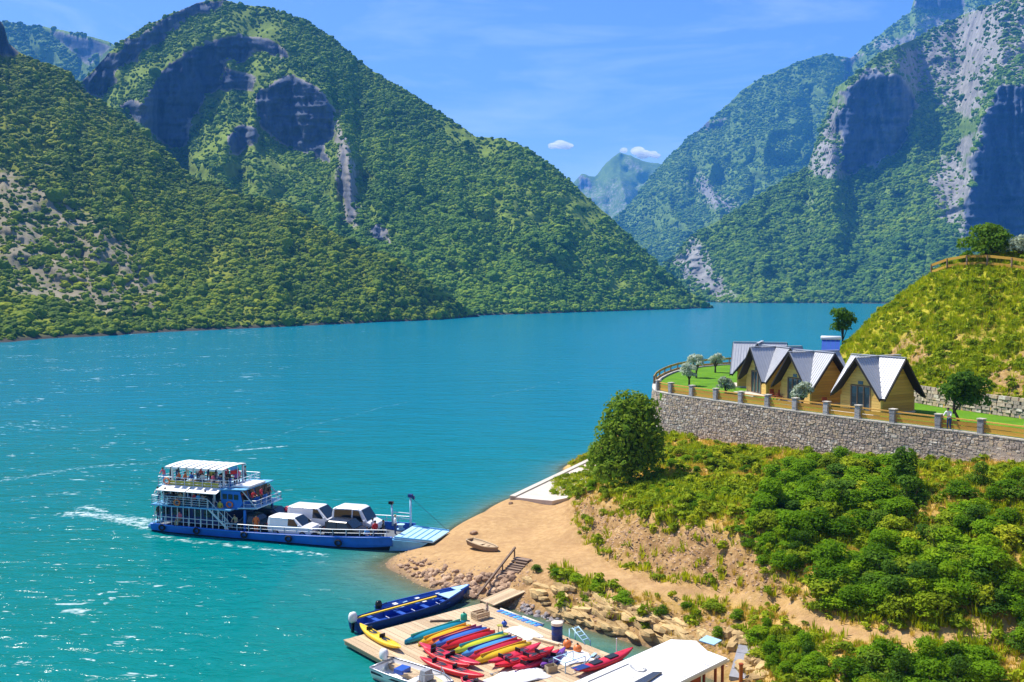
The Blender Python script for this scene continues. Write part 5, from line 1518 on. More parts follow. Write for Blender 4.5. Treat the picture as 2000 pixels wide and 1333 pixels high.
# ------------------------------------------------------------------ houseboat with a white roof
def houseboat():
    z = 2.75
    p1, p3 = Vector(at(1311, 1249, z)), Vector(at(1421, 1286, z))
    u = (Vector(at(1120, 1333, z)) - p1).normalized(); v = Vector((-u.y, u.x, 0))
    if v.y > 0: v = -v
    root = thing('houseboat', 'red timber houseboat with a large plain white roof at the shore', 'houseboat', (p1.x, p1.y, 0), math.atan2(u.y, u.x))
    sg = 1 if (Matrix.Rotation(math.atan2(u.y, u.x), 3, 'Z') @ Vector((0, 1, 0))).dot(v) > 0 else -1
    Wd = (p3 - p1).dot(v); ext = (p3 - p1).dot(u); p2 = Vector(at(1396, 1246, z)) - p1; x2, y2 = p2.dot(u), p2.dot(v)
    Ln = 11.0
    Y = lambda y: sg * y
    # roof: gently cambered deck
    rings = []
    for x in (0.0, .8, 2, 5, 8, Ln):
        x0 = x
        pts = [(0.0, 0), (.33, .06), (.66, .06), (1.0, 0)]
        rings.append([(x0 + (0 if x > 0 else (x2 * q * 1.0 if q < .66 else ext)), Y(q * Wd), z + h) for q, h in pts] + [(x0 + (0 if x > 0 else (x2 * q if q < .66 else ext)), Y(q * Wd), z + h - .12) for q, h in reversed(pts)])
    MB().loft(rings, True, True).build('roof', M['roof_white'], root)
    for x in (1.6, 3.4, 5.2, 7.0, 8.8): MB().bar((x, Y(.04), z + .012), (x, Y(Wd * .5), z + .066), .03, .012).bar((x, Y(Wd * .5), z + .066), (x, Y(Wd - .04), z + .012), .03, .012).build('roof_seam', M['grey'], root)
    MB().bar((.0, Y(Wd - .03), z - .16), (Ln, Y(Wd - .03), z - .16), .06, .10).build('eave_board', M['cream'], root)
    # hull
    MB().prism([(.3, Y(.25)), (1.2, Y(.02)), (Ln, Y(.02)), (Ln, Y(Wd)), (1.0, Y(Wd)), (.3, Y(Wd - .4))], -.3, .5).build('hull', M['hull_dark'], root)
    MB().prism([(.4, Y(.3)), (Ln, Y(.12)), (Ln, Y(Wd - .1)), (.4, Y(Wd - .3))], .504, .56).build('floor', M['plank'], root)
    for sy in (.14, Wd - .16):
        for x in (.35, .95, 1.9, 2.9, 3.9, 4.9, 5.9, 7, 8.2, 9.4, 10.6):
            MB().box((x, Y(sy), 1.62), (.10, .10, 2.1)).build('post', M['redwood'], root)
        for zz in (.72, .92, 1.12):
            MB().bar((.95, Y(sy), zz), (Ln, Y(sy), zz), .045, .185).build('board', M['orange_wood'], root)
        MB().bar((.3, Y(sy), 1.28), (Ln, Y(sy), 1.28), .09, .06).build('hand_rail', M['orange_wood'], root)
    for x0 in (2.0, 4.0, 5.0, 7.1, 9.5):
        MB().box((x0 + .42, Y(Wd - .26), 1.9), (.8, .04, 1.25)).build('wall_panel', M['redwood'], root)
    MB().box((6.0, Y(Wd * .5), 1.55), (7.6, .06, 2.0)).build('bulkhead', M['redwood'], root)
    MB().box((1.5, Y(Wd * .55), .95), (.5, 1.4, .06)).build('bench', M['white'], root)
    # things painted and mounted on the roof
    q = Vector(at(1246, 1306, z + .08)) - p1; cx, cy = q.dot(u), q.dot(v)
    arc = [Vector(at(a, b, z + .085)) - p1 for a, b in ((1231, 1299), (1234, 1303), (1240, 1308), (1248, 1311.5), (1256, 1312), (1261, 1309.5), (1261, 1306.5), (1256, 1305))]
    arc = [(p.dot(u), Y(p.dot(v)), z + .07) for p in arc]
    MB().tube(arc, .05, 6).build('roof_mark', M['grey'], root)
    w0 = [Vector(at(a, b, z + .2)) - p1 for a, b in ((1293, 1311), (1276, 1311), (1236, 1332), (1225, 1345), (1243, 1343), (1287, 1314))]
    MB().prism([(p.dot(u), Y(p.dot(v))) for p in w0], z + .05, z + .17).build('solar_sheet', M['grey_car'], root)
    s0, s1 = Vector(at(1148, 1331, z + .07)) - p1, Vector(at(1228, 1296, z + .07)) - p1
    MB().bar((s0.dot(u), Y(s0.dot(v)), z + .055), (s1.dot(u), Y(s1.dot(v)), z + .055), .03, .03).build('seam', M['grey'], root)
    r = Vector(at(1386, 1243, z)) - p1
    MB().slab([(r.dot(u) - .5, Y(r.dot(v) - .5), z - .25), (r.dot(u) + .5, Y(r.dot(v) - .3), z - .2), (r.dot(u) + .4, Y(r.dot(v) + .5), z - .25), (r.dot(u) - .55, Y(r.dot(v) + .35), z - .3)], (0, 0, .05)).build('awning', M['pale_blue'], root)
houseboat()
def shore_bits():
    a, b = on_ground(1458, 1268), on_ground(1440, 1331)
    d = (b - a); nrm = Vector((-d.y, d.x, 0)).normalized()
    t = thing('concrete_ramp', 'grey concrete footway beside the houseboat bow', 'ramp', a)
    for i in range(4):
        p = d * (i / 4); q = d * ((i + .96) / 4)
        MB().slab([p - nrm * .42, p + nrm * .42, q + nrm * .42, q - nrm * .42], (0, 0, .2)).build('slab', M['concrete_grey'], t, False, (0, 0, -.02))
    p = on_ground(1447, 1333)
    t = thing('mooring_post', 'rusty red mooring post standing on the shore by the houseboat', 'post', p)
    MB().tube([(0, 0, -.3), (0, 0, .9)], .10, 8).build('pole', M['orange_wood'], t); MB().lathe([(.02, .9), (.13, .9), (.12, .96), (.02, .97)], n=10).build('cap', M['redwood'], t)
shore_bits()

# ------------------------------------------------------------------ people
def pose_mesh(name, pose):
    """one continuous skinned body; faces take the material of the bone they lie on"""
    if pose == 'stand':
        J = dict(pel=(0, 0, .93, .135), sp=(0, .01, 1.12, .13), ch=(0, 0, 1.32, .15), nk=(0, 0, 1.47, .06), hd=(0, -.02, 1.57, .095), tp=(0, -.01, 1.67, .085))
        for s, n in ((-1, 'l'), (1, 'r')):
            J.update({n + 'sh': (.19 * s, 0, 1.39, .07), n + 'el': (.25 * s, .03, 1.12, .05), n + 'wr': (.24 * s, -.08, .89, .036), n + 'ha': (.235 * s, -.11, .80, .035),
                      n + 'hp': (.10 * s, 0, .86, .105), n + 'kn': (.11 * s, -.01, .48, .068), n + 'an': (.11 * s, .02, .08, .045), n + 'to': (.12 * s, -.14, .035, .035)})
    elif pose == 'lean':
        J = dict(pel=(0, .10, .92, .135), sp=(0, .04, 1.10, .13), ch=(0, -.06, 1.28, .15), nk=(0, -.12, 1.42, .06), hd=(0, -.17, 1.51, .095), tp=(0, -.18, 1.61, .085))
        for s, n in ((-1, 'l'), (1, 'r')):
            J.update({n + 'sh': (.19 * s, -.07, 1.35, .07), n + 'el': (.26 * s, -.22, 1.12, .05), n + 'wr': (.16 * s, -.42, 1.08, .036), n + 'ha': (.12 * s, -.50, 1.08, .035),
                      n + 'hp': (.10 * s, .10, .86, .105), n + 'kn': (.11 * s, .06 - .1 * (s > 0), .48, .068), n + 'an': (.11 * s, .08, .08, .045), n + 'to': (.12 * s, -.08, .035, .035)})
    else:
        J = dict(pel=(0, .08, .50, .14), sp=(0, .10, .70, .13), ch=(0, .06, .90, .15), nk=(0, .04, 1.05, .06), hd=(0, .01, 1.15, .095), tp=(0, .01, 1.25, .085))
        for s, n in ((-1, 'l'), (1, 'r')):
            J.update({n + 'sh': (.19 * s, .06, .97, .07), n + 'el': (.25 * s, -.02, .72, .05), n + 'wr': (.15 * s, -.24, .62, .036), n + 'ha': (.12 * s, -.32, .61, .035),
                      n + 'hp': (.10 * s, .04, .49, .105), n + 'kn': (.12 * s, -.40, .48, .068), n + 'an': (.12 * s, -.42, .09, .045), n + 'to': (.13 * s, -.56, .04, .035)})
    E = [('pel', 'sp', 1), ('sp', 'ch', 1), ('ch', 'nk', 1), ('nk', 'hd', 0), ('hd', 'tp', 0)]
    for n in 'lr': E += [('ch', n + 'sh', 1), (n + 'sh', n + 'el', 1), (n + 'el', n + 'wr', 0), (n + 'wr', n + 'ha', 0), ('pel', n + 'hp', 2), (n + 'hp', n + 'kn', 2), (n + 'kn', n + 'an', 2), (n + 'an', n + 'to', 3)]
    ks = list(J); me = bpy.data.meshes.new(name)
    me.from_pydata([J[k][:3] for k in ks], [(ks.index(a), ks.index(b)) for a, b, _ in E], [])
    o = link('person_source', me)
    o.modifiers.new('skin', 'SKIN'); sd = o.modifiers.new('sub', 'SUBSURF'); sd.levels = sd.render_levels = 1
    for k, sv in zip(ks, me.skin_vertices[0].data): sv.radius = (J[k][3],) * 2; sv.use_root = (k == 'pel')
    dg = bpy.context.evaluated_depsgraph_get()
    out = bpy.data.meshes.new_from_object(o.evaluated_get(dg)); out.name = name
    bpy.data.objects.remove(o)
    out.materials.clear()
    for m in ('skin', 'white', 'denim', 'black'): out.materials.append(M[m])
    segs = [(Vector(J[a][:3]), Vector(J[b][:3]), (J[a][3] + J[b][3]) / 2, m) for a, b, m in E]
    for p in out.polygons:
        c = p.center; best = min(segs, key=lambda s: ((c - (s[0] + (s[1] - s[0]) * max(0, min(1, (c - s[0]).dot(s[1] - s[0]) / (s[1] - s[0]).length_squared)))).length - s[2]))
        p.material_index = best[3]; p.use_smooth = True
    h = J['hd']; hm = MB().ball((h[0], h[1] + .025, h[2] + .075), (.105, .112, .085), seg=10, rng=6).mesh('hair', M['hair'], True)
    return out, hm
POSES = {p: pose_mesh('person_' + p, p) for p in ('stand', 'lean', 'sit')}
def person(label, loc, rz, shirt, trousers='denim', pose='stand', hair='hair', s=1.0, group=None, parent_hat=None):
    me, hm = POSES[pose]
    o = link('person', me, None, loc, (0, 0, rz), s); tag(o, label, 'person', group)
    for i, m in ((1, shirt), (2, trousers)):
        o.material_slots[i].link = 'OBJECT'; o.material_slots[i].material = M[m]
    h = link('hair' if hair == 'hair' else 'hat', hm, o)
    h.material_slots[0].link = 'OBJECT'; h.material_slots[0].material = M[hair]
    return o

# ------------------------------------------------------------------ vehicles
def vehicle(name, label, cat, loc, rz, L, W, H, prof, wins, paint_, wind, rear=None, belt=.95, clear=.28, wr=.32, roof_col=None, wx=None, zs_=1.0, xs_=1.0):
    """prof: (x, top) from tail to nose; wins: side windows (x0, x1); wind: (roof x, hood x) of the windscreen"""
    t = thing(name, label, cat, loc, rz)
    t.scale = (xs_, 1, zs_)
    xs = np.array([p[0] for p in prof]); zs = np.array([p[1] for p in prof])
    def sec(x, zt):
        end = min(x, L - x); k = 1 - .10 * max(0, 1 - end / .5) ** 2
        w = W / 2 * k; b = min(belt, zt - .06); wt = w * (1 - .14 * max(0, min(1, (zt - belt) / (H - belt))))
        half = [(w * .90, clear), (w * .99, clear + .14), (w, (clear + b) / 2 + .1), (w * .985, b), (wt, zt - .10 if zt - .1 > b else b + .01), (wt * .88, zt - .02), (wt * .5, zt)]
        return [(x, -y, z) for y, z in half] + [(x, y, z) for y, z in reversed(half)]
    MB().loft([sec(x, z) for x, z in prof], True, True).build('body', paint_, t, True)
    for p in t.children[-1].data.polygons: p.use_smooth = False
    def top(x): return float(np.interp(x, xs, zs))
    def side(x, f, s):
        zt = top(x); w = W / 2; wt = w * (1 - .14 * max(0, min(1, (zt - belt) / (H - belt))))
        return (x, s * ((w * .985) * (1 - f) + wt * f + .012), belt * (1 - f) + (zt - .1) * f)
    for s in (-1, 1):
        for x0, x1, x2, x3 in wins:
            MB().slab([side(x0, .06, s), side(x1, .06, s), side(x2, .92, s), side(x3, .92, s)], (0, s * .012, 0)).build('side_window', M['glass'], t)
    a, b = wind; za, zb = top(a), top(b); nv = Vector((zb - za, 0, -(b - a))).normalized() * -1
    if nv.z < 0: nv = -nv
    wa = W / 2 * (1 - .14 * max(0, min(1, (za - belt) / (H - belt)))) * .86; wb = W / 2 * .86
    MB().slab([(a + .04, -wa, za - .03), (b - .02, -wb, zb + .02), (b - .02, wb, zb + .02), (a + .04, wa, za - .03)], nv * .03).build('windscreen', M['glass'], t)
    if rear:
        z0, z1 = rear; x = xs[0]
        MB().box((x - .01, 0, (z0 + z1) / 2), (.03, W * .74, z1 - z0)).build('rear_window', M['glass'], t)
    ax = wx or (L * .19, L * .80)
    for x in ax:
        for s in (-1, 1):
            wh = MB().loft([[(x + wr * q * math.cos(A), s * (W / 2 - .2 + dy), wr + wr * q * math.sin(A)) for A in np.linspace(0, 2 * math.pi, 17)[:-1]] for q, dy in ((.7, 0), (1, .01), (1, .19), (.72, .215))], True, True).build('tyre', M['rubber'], t)
            wh.name = 'wheel'
            MB().loft([[(x + wr * q * math.cos(A), s * (W / 2 - .2 + dy), wr + wr * q * math.sin(A)) for A in np.linspace(0, 2 * math.pi, 13)[:-1]] for q, dy in ((.62, .20), (.6, .225), (.2, .23))], True, True).build('rim', M['steel'], wh)
    for s in (-1, 1):
        MB().box((L - .05, s * W * .36, belt * .78), (.12, W * .16, .15)).build('headlight', M['lamp'], t)
        MB().box((.0, s * W * .42, belt * .95), (.06, .11, .28)).build('tail_light', M['tail'], t)
        MB().box((wind[1] - .25, s * (W / 2 + .09), belt + .12), (.10, .16, .17)).build('mirror', paint_, t)
    MB().box((L - .02, 0, clear + .14), (.14, W * .92, .2)).build('front_bumper', M['hull_dark'], t)
    MB().box((.0, 0, clear + .14), (.12, W * .92, .2)).build('rear_bumper', M['hull_dark'], t)
    return t

# ------------------------------------------------------------------ the car ferry
FD = Vector((.954, -.298, 0)).normalized(); FN = Vector((.298, .954, 0)).normalized()
FB = 2.75
FO = Vector((-29.6, 78.7, 0)) + FN * FB - FD * .35
FR = math.atan2(FD.y, FD.x)
FS = (1.05, 1.0, .87)
def fw(x, y, z): return FO + FD * x * FS[0] + FN * y + Vector((0, 0, z * FS[2]))

def ferry():
    t = thing('car_ferry', 'blue and white three-deck car ferry landing at the spit with its ramp down', 'ferry', FO, FR)
    t.scale = FS
    L = 20.6
    def half(x): return FB * (.93 + .07 * min(1, x / 2.0)) if x < 15 else FB * (1 - .16 * ((x - 15) / 5.6) ** 1.6)
    def sheer(x): return .82 + .48 * max(0, (x - 8) / 12.6) ** 1.5
    xs = [0, .5, 2, 4, 6, 8, 10, 12, 14, 16, 18, 19.5, L]
    up, lo, rub = [], [], []
    for x in xs:
        h, s = half(x), sheer(x); r = .55 * max(0, (x - 17) / 3.6) ** 1.5
        up.append([(x, -h, s), (x, -h * .985, .5), (x, -h * .96, .12 + r * .6), (x, h * .96, .12 + r * .6), (x, h * .985, .5), (x, h, s), (x, h - .1, s), (x, h - .1, .44), (x, -h + .1, .44), (x, -h + .1, s)])
        lo.append([(x - r * .4, -h * .955, .14 + r * .6), (x - r * .6, -h * .85, -.5 + r), (x - r * .6, h * .85, -.5 + r), (x - r * .4, h * .955, .14 + r * .6)])
    MB().loft(up, True, True).build('hull', M['hull_blue'], t)
    MB().loft(lo, True, True).build('lower_hull', M['hull_dark'], t)
    for s in (-1, 1):
        MB().tube([(x, s * (half(x) + .03), sheer(x) - .06) for x in xs], .06, 6).build('rub_rail', M['cabin_blue'], t)
    MB().prism([(x, -half(x) + .12) for x in xs] + [(x, half(x) - .12) for x in reversed(xs)], .444, .46).build('deck', M['deck'], t)
    # rounded stern quarter and mooring bits
    MB().tube([(-.02, -FB * .9, .5), (-.22, -FB * .6, .5), (-.28, 0, .5), (-.22, FB * .6, .5), (-.02, FB * .9, .5)], .26, 8).build('stern_fender', M['light_blue'], t, True)
    for x in (1.2, 4.4, 8.6, 12.4, 16.5):
        MB().tube([(x + .24 * math.cos(a), -half(x) - .09, .52 + .24 * math.sin(a)) for a in np.linspace(0, 2 * math.pi, 15)], .08, 6, cap=False).build('tyre_fender', M['rubber'], t, True)
    # ramp
    rp = MB().slab([(L - .1, -1.95, 1.12), (L + 3.0, -1.75, 1.0), (L + 3.0, 1.75, 1.0), (L - .1, 1.95, 1.12)], (0, 0, -.12)).build('ramp', M['pale_blue'], t)
    for y in (-1.86, 1.86): MB().bar((L, y, 1.17), (L + 2.95, y * .93, 1.05), .09, .12).build('ramp_edge', M['light_blue'], rp)
    for x in np.arange(.4, 2.9, .5): MB().bar((L + x, -1.68, 1.13 - x * .03), (L + x, 1.68, 1.13 - x * .03), .05, .03).build('cleat', M['light_blue'], rp)
    MB().slab([(L - .05, -2.2, 1.0), (L + 2.6, -1.8, .85), (L + 1.6, -1.9, .1), (L - .3, -2.1, .0)], (0, .08, 0)).build('ramp_cheek', M['light_blue'], t)
    MB().slab([(L - .05, 2.2, 1.0), (L + 2.6, 1.8, .85), (L + 1.6, 1.9, .1), (L - .3, 2.1, .0)], (0, -.08, 0)).build('ramp_cheek', M['light_blue'], t)
    MB().slab([(L - .25, -2.15, .95), (L - .25, 2.15, .95), (L + 1.5, 1.9, .06), (L + 1.5, -1.9, .06)], (.03, 0, .05)).build('bow_plate', M['light_blue'], t)

    def railing(pts, z0, h, n=3, sp=.9, r=.028, mat=None, name='railing'):
        mb = MB(); pts = [Vector((*p, 0)) for p in pts]
        for a, b in zip(pts[:-1], pts[1:]):
            k = max(1, round((b - a).length / sp))
            for i in range(k + 1):
                p = a + (b - a) * i / k; zz = z0(p.x) if callable(z0) else z0
                mb.tube([(p.x, p.y, zz), (p.x, p.y, zz + h)], r, 5)
            for j in range(n):
                q = [a + (b - a) * i / k for i in range(k + 1)]
                mb.tube([(p.x, p.y, (z0(p.x) if callable(z0) else z0) + h * (j + 1) / n) for p in q], r * (1.25 if j == n - 1 else .8), 5)
        return mb.build(name, mat or M['rail'], t)
    railing([(6.9, -half(7) + .06), (12, -half(12) + .06), (16, -half(16) + .06), (20.2, -half(20.2) + .06)], lambda x: sheer(x) - .02, .62, 2, .95)
    railing([(6.9, half(7) - .06), (12, half(12) - .06), (16, half(16) - .06), (20.2, half(20.2) - .06)], lambda x: sheer(x) - .02, .62, 2, .95)
    # lower accommodation behind a row of white bars
    MB().box((3.5, .35, 1.64), (6.0, 4.2, 1.66)).build('engine_room', M['navy'], t)
    for x in np.arange(.9, 6.4, .95): MB().box((x, -1.77, 1.85), (.62, .04, .62)).build('window', M['glass'], t)
    for x in np.arange(.45, 6.9, .53): MB().tube([(x, -FB + .12, .8), (x, -FB + .12, 2.56)], .032, 5).build('pillar', M['rail'], t)
    for x in (.4, 3.6, 6.8): MB().tube([(x, FB - .12, .8), (x, FB - .12, 2.56)], .05, 6).build('pillar', M['rail'], t)
    railing([(.3, FB - .2), (.3, -FB + .12), (6.8, -FB + .12)], .8, .75, 2, 1.1)
    # second deck
    MB().box((3.75, 0, 2.62), (7.2, 2 * FB - .1, .12)).build('second_deck', M['light_blue'], t)
    MB().box((3.4, .5, 3.42), (5.2, 3.3, 1.46)).build('saloon', M['navy'], t)
    for x in np.arange(1.2, 6.0, .8): MB().box((x, -1.18, 3.55), (.6, .05, .8)).build('window', M['glass'], t)
    for x in np.arange(.7, 6.8, .66): MB().box((x, -1.75, 3.43), (.11, .08, 1.5)).build('pillar', M['white'], t)
    railing([(.25, FB - .1), (.25, -FB + .1), (5.3, -FB + .1)], 2.68, .85, 4, .75)
    MB().box((3.2, -2.25, 3.05), (3.6, .35, .06)).build('bench', M['old_wood'], t)
    for x0, x1 in ((.75, 3.35), (3.46, 6.15)):
        MB().slab([(x0, -1.72, 4.34), (x1, -1.72, 4.34), (x1 - .05, -2.72, 4.02), (x0 - .05, -2.72, 4.02)], (0, 0, .05)).build('awning', M['canvas'], t)
        for x in (x0 + .1, x1 - .15): MB().bar((x, -2.66, 4.0), (x, -FB + .1, 3.5), .04).build('awning_strut', M['rail'], t)
    # upper deck
    MB().box((3.6, .3, 4.25), (6.9, 4.1, .12)).build('upper_deck', M['pale_blue'], t)
    railing([(.2, 2.3), (.2, -1.72), (6.7, -1.72), (7.0, -1.0), (7.0, 2.3), (.2, 2.3)], 4.31, .8, 3, .8)
    MB().box((3.4, -1.68, 4.6), (4.6, .03, .42)).build('rail_board', M['olive'], t)
    for x, y in ((1.4, -1.55), (6.1, -1.55), (1.4, 1.2), (6.1, 1.2), (3.7, 1.2)): MB().box((x, y, 5.2), (.13, .13, 1.8)).build('canopy_post', M['white'], t)
    for y in (-1.6, -.2, 1.2): MB().bar((1.0, y, 6.08), (6.4, y, 6.08), .07, .08).build('canopy_beam', M['rail'], t)
    for i in range(8):
        x = 1.0 + i * .68
        mb = MB(); ring = []
        for y in np.linspace(-1.95, 1.35, 8):
            zz = 6.14 + .10 * (1 - ((y + .3) / 1.65) ** 2)
            ring.append([(x, y, zz), (x + .50, y, zz), (x + .50, y, zz + .03), (x, y, zz + .03)])
        mb.loft(ring, True, True); mb.box((x + .25, -1.97, 6.07), (.50, .03, .2)).build('canopy_strip', M['canvas'], t)
    for y in (-.9, .2, 1.3):
        for x in (1.8, 3.0, 4.2, 5.4): MB().box((x, y, 4.74), (.9, .35, .06)).build('bench', M['old_wood'], t)
    fp = MB().tube([(7.05, -1.1, 4.3), (7.05, -1.1, 6.4)], .03, 6).build('flag_staff', M['rail'], t)
    for k, (c, z) in enumerate((('red', 5.72), ('sky', 6.05))):
        n = 7; Xf, Zf = np.meshgrid(np.linspace(0, .62, n), np.linspace(0, .36 if k else .42, 4), indexing='ij')
        fo = link('flag', grid_mesh('flag', np.stack([7.05 - Xf * .75, -1.1 - Xf * .45 + .06 * np.sin(Xf * 9), z + Zf - Xf * .15], -1), M[c]), fp)
    # wheelhouse
    wz0, wz1 = 2.55, 4.28
    sec = [(6.1, wz0), (7.6, wz0), (8.0, 3.2), (7.75, wz1), (6.1, wz1)]
    mb = MB(); mb.loft([[(x, y, z) for x, z in sec] for y in (-2.0, 2.1)], True, True).build('wheelhouse', M['cabin_blue'], t)
    for x in (6.45, 6.95, 7.45): MB().box((x, -2.02, 3.72), (.36, .04, .46)).build('window', M['glass'], t)
    for x in (6.45, 6.95, 7.45): MB().box((x, 2.12, 3.72), (.36, .04, .46)).build('window', M['glass'], t)
    for i in range(4):
        y = -1.5 + i * 1.03
        MB().slab([(8.0, y - .44, 3.28), (8.0, y + .44, 3.28), (7.78, y + .44, 4.18), (7.78, y - .44, 4.18)], (.03, 0, .006)).build('windscreen', M['glass'], t)
    MB().slab([(6.0, -2.25, 4.34), (8.3, -2.1, 4.40), (8.3, 2.2, 4.40), (6.0, 2.35, 4.34)], (0, 0, .09)).build('wheelhouse_roof', M['light_blue'], t)
    MB().box((7.6, -.3, 4.62), (1.5, 2.4, .16)).build('roof_hatch', M['white'], t)
    MB().slab([(7.6, -2.1, 2.66), (9.2, -1.9, 2.70), (9.2, 2.0, 2.70), (7.6, 2.2, 2.66)], (0, 0, .10)).build('bridge_wing', M['pale_blue'], t)
    for y in (-1.85, 1.95): MB().bar((7.9, y, 4.3), (9.15, y, 2.75), .06).build('stay', M['rail'], t)
    rl = railing([(8.1, -1.95), (9.1, -1.85), (9.1, 1.95), (8.1, 2.05)], 2.75, .7, 2, .7)
    for y in (-2.0, 2.1): MB().box((8.2, y, 1.6), (.16, .16, 1.9)).build('support_post', M['cabin_blue'], t)
    # stairs from the second deck to the car deck
    for y in (-2.62, -1.95):
        MB().bar((5.35, y, 2.62), (7.1, y, .82), .05, .16).build('stringer', M['rail'], t)
        st = MB().tube([(5.35, y, 3.45), (7.1, y, 1.65)], .03, 5)
        for k in range(5): st.tube([(5.35 + k * .42, y, 2.62 - k * .43), (5.35 + k * .42, y, 3.45 - k * .43)], .024, 5)
        st.build('hand_rail', M['rail'], t)
    for k in range(8): MB().box((5.5 + k * .2, -2.28, 2.45 - k * .21), (.22, .62, .04)).build('step', M['light_blue'], t)
    # bow gear
    m = MB().tube([(20.25, 2.15, .9), (20.25, 2.15, 3.75)], [.10, .085], 8).build('ramp_mast', M['pale_blue'], t, True)
    MB().box((20.25, 2.15, 3.88), (.34, .3, .28)).box((20.5, 2.15, 3.72), (.16, .12, .3)).build('pulley', M['navy'], m)
    m = MB().tube([(18.7, 2.3, .9), (18.6, 2.3, 2.9)], [.09, .08], 8).build('ramp_mast', M['pale_blue'], t, True)
    MB().box((18.55, 2.3, 3.05), (.34, .26, .26)).build('pulley', M['black'], m)
    MB().tube([(20.25, 2.1, 3.8), (L + 2.85, 1.7, 1.05)], .018, 4).build('cable', M['hull_dark'], t)
    MB().tube([(18.7, 2.3, 2.2), (20.25, 2.15, 2.2)], .04, 6).tube([(18.7, 2.3, 1.7), (20.25, 2.15, 1.7)], .03, 6).build('bow_rail', M['rail'], t)
    MB().lathe([(.02, 0), (.3, 0), (.3, .1), (.18, .14), (.18, .42), (.32, .46), (.32, .52), (.02, .54)], (19.7, 1.5, .82), 12).build('winch', M['pale_blue'], t)
    for x, y, z in ((2.6, -FB + .02, 3.0), (1.0, -1.77, 4.75), (6.9, -2.07, 3.0)):
        rg = MB().tube([(x + .26 * math.cos(a), y, z + .26 * math.sin(a)) for a in np.linspace(0, 2 * math.pi, 17)], .06, 7, cap=False).build('life_ring', M['buoy'], t, True)
    return t
ferry()

van_prof = [(0, 1.55), (.06, 1.86), (.25, 1.93), (2.45, 1.93), (3.25, 1.18), (3.95, 1.02), (4.12, .72)]
big_prof = [(0, 1.9), (.06, 2.2), (.3, 2.28), (3.0, 2.28), (3.2, 2.22), (4.15, 1.28), (4.75, 1.05), (4.9, .7)]
def car_deck(x, y): return fw(x, y, .46)
vehicle('van', 'small white panel van on the near side of the ferry car deck', 'van', car_deck(10.2, -1.3), FR, 4.12, 1.75, 1.93, van_prof, [(1.95, 2.95, 2.45, 1.95)], M['van_white'], (2.45, 3.25), (1.1, 1.7), 1.08, zs_=.80, xs_=.96)
vehicle('van', 'larger white van with a steep dark windscreen on the far side behind the small one', 'van', car_deck(10.6, 1.1), FR, 4.9, 1.95, 2.28, big_prof, [(2.7, 3.85, 3.15, 2.7)], M['van_white'], (3.2, 4.15), (1.3, 2.0), 1.22, zs_=.84, xs_=.88)
vehicle('minibus', 'white high-roof minibus with black side windows nearest the ferry bow', 'minibus', car_deck(14.5, 1.05), FR, 4.6, 1.95, 2.45, [(0, 1.9), (.08, 2.3), (.45, 2.45), (2.7, 2.45), (3.05, 2.3), (3.75, 1.3), (4.45, 1.02), (4.6, .7)],
        [(.25, 2.1, 2.1, .3), (2.25, 3.35, 2.85, 2.25)], M['van_white'], (3.05, 3.75), (1.3, 2.1), 1.2, zs_=.86, xs_=.84)
suv_prof = [(0, 1.45), (.1, 1.72), (.4, 1.78), (2.3, 1.76), (3.05, 1.15), (3.95, 1.02), (4.15, .7)]
vehicle('suv', 'black boxy off-road car in front of the white minibus on the near side', 'car', car_deck(15.0, -1.2), FR, 4.15, 1.85, 1.78, suv_prof, [(.3, 1.25, 1.25, .4), (1.35, 2.8, 2.25, 1.35)], M['black'], (2.3, 3.05), (1.1, 1.6), 1.05, wr=.36, zs_=.86, xs_=.82)
car_prof = [(0, .95), (.25, 1.05), (.55, 1.1), (1.15, 1.44), (2.45, 1.46), (3.15, 1.0), (4.05, .86), (4.25, .6)]
vehicle('car', 'navy blue car under the wheelhouse on the far side', 'car', car_deck(6.8, 1.2), FR, 4.25, 1.75, 1.46, car_prof, [(.75, 1.75, 1.75, 1.2), (1.85, 2.9, 2.45, 1.85)], M['navy_car'], (2.45, 3.15), None, .92, .2, .31)
vehicle('car', 'dark grey car beside the ferry stairs just ahead of the wheelhouse posts', 'car', car_deck(7.3, -1.1), FR, 4.0 * .62 + 0, 1.7, 1.4, [(a * .62, b * .96) for a, b in car_prof], [(.5, 1.05, 1.05, .75), (1.12, 1.75, 1.5, 1.12)], M['grey_car'], (1.52, 1.95), None, .88, .2, .29)
t = thing('raft_canister', 'round red life raft cover behind the larger white van', 'life raft', fw(9.75, 2.0, .46), FR)
MB().ball((0, 0, 1.0), (.55, .42, .42), seg=14, rng=9).build('cover', M['crimson'], t, True)
for x in (-.3, .3): MB().box((x, 0, .32), (.08, .5, .64)).build('cradle', M['rail'], t)

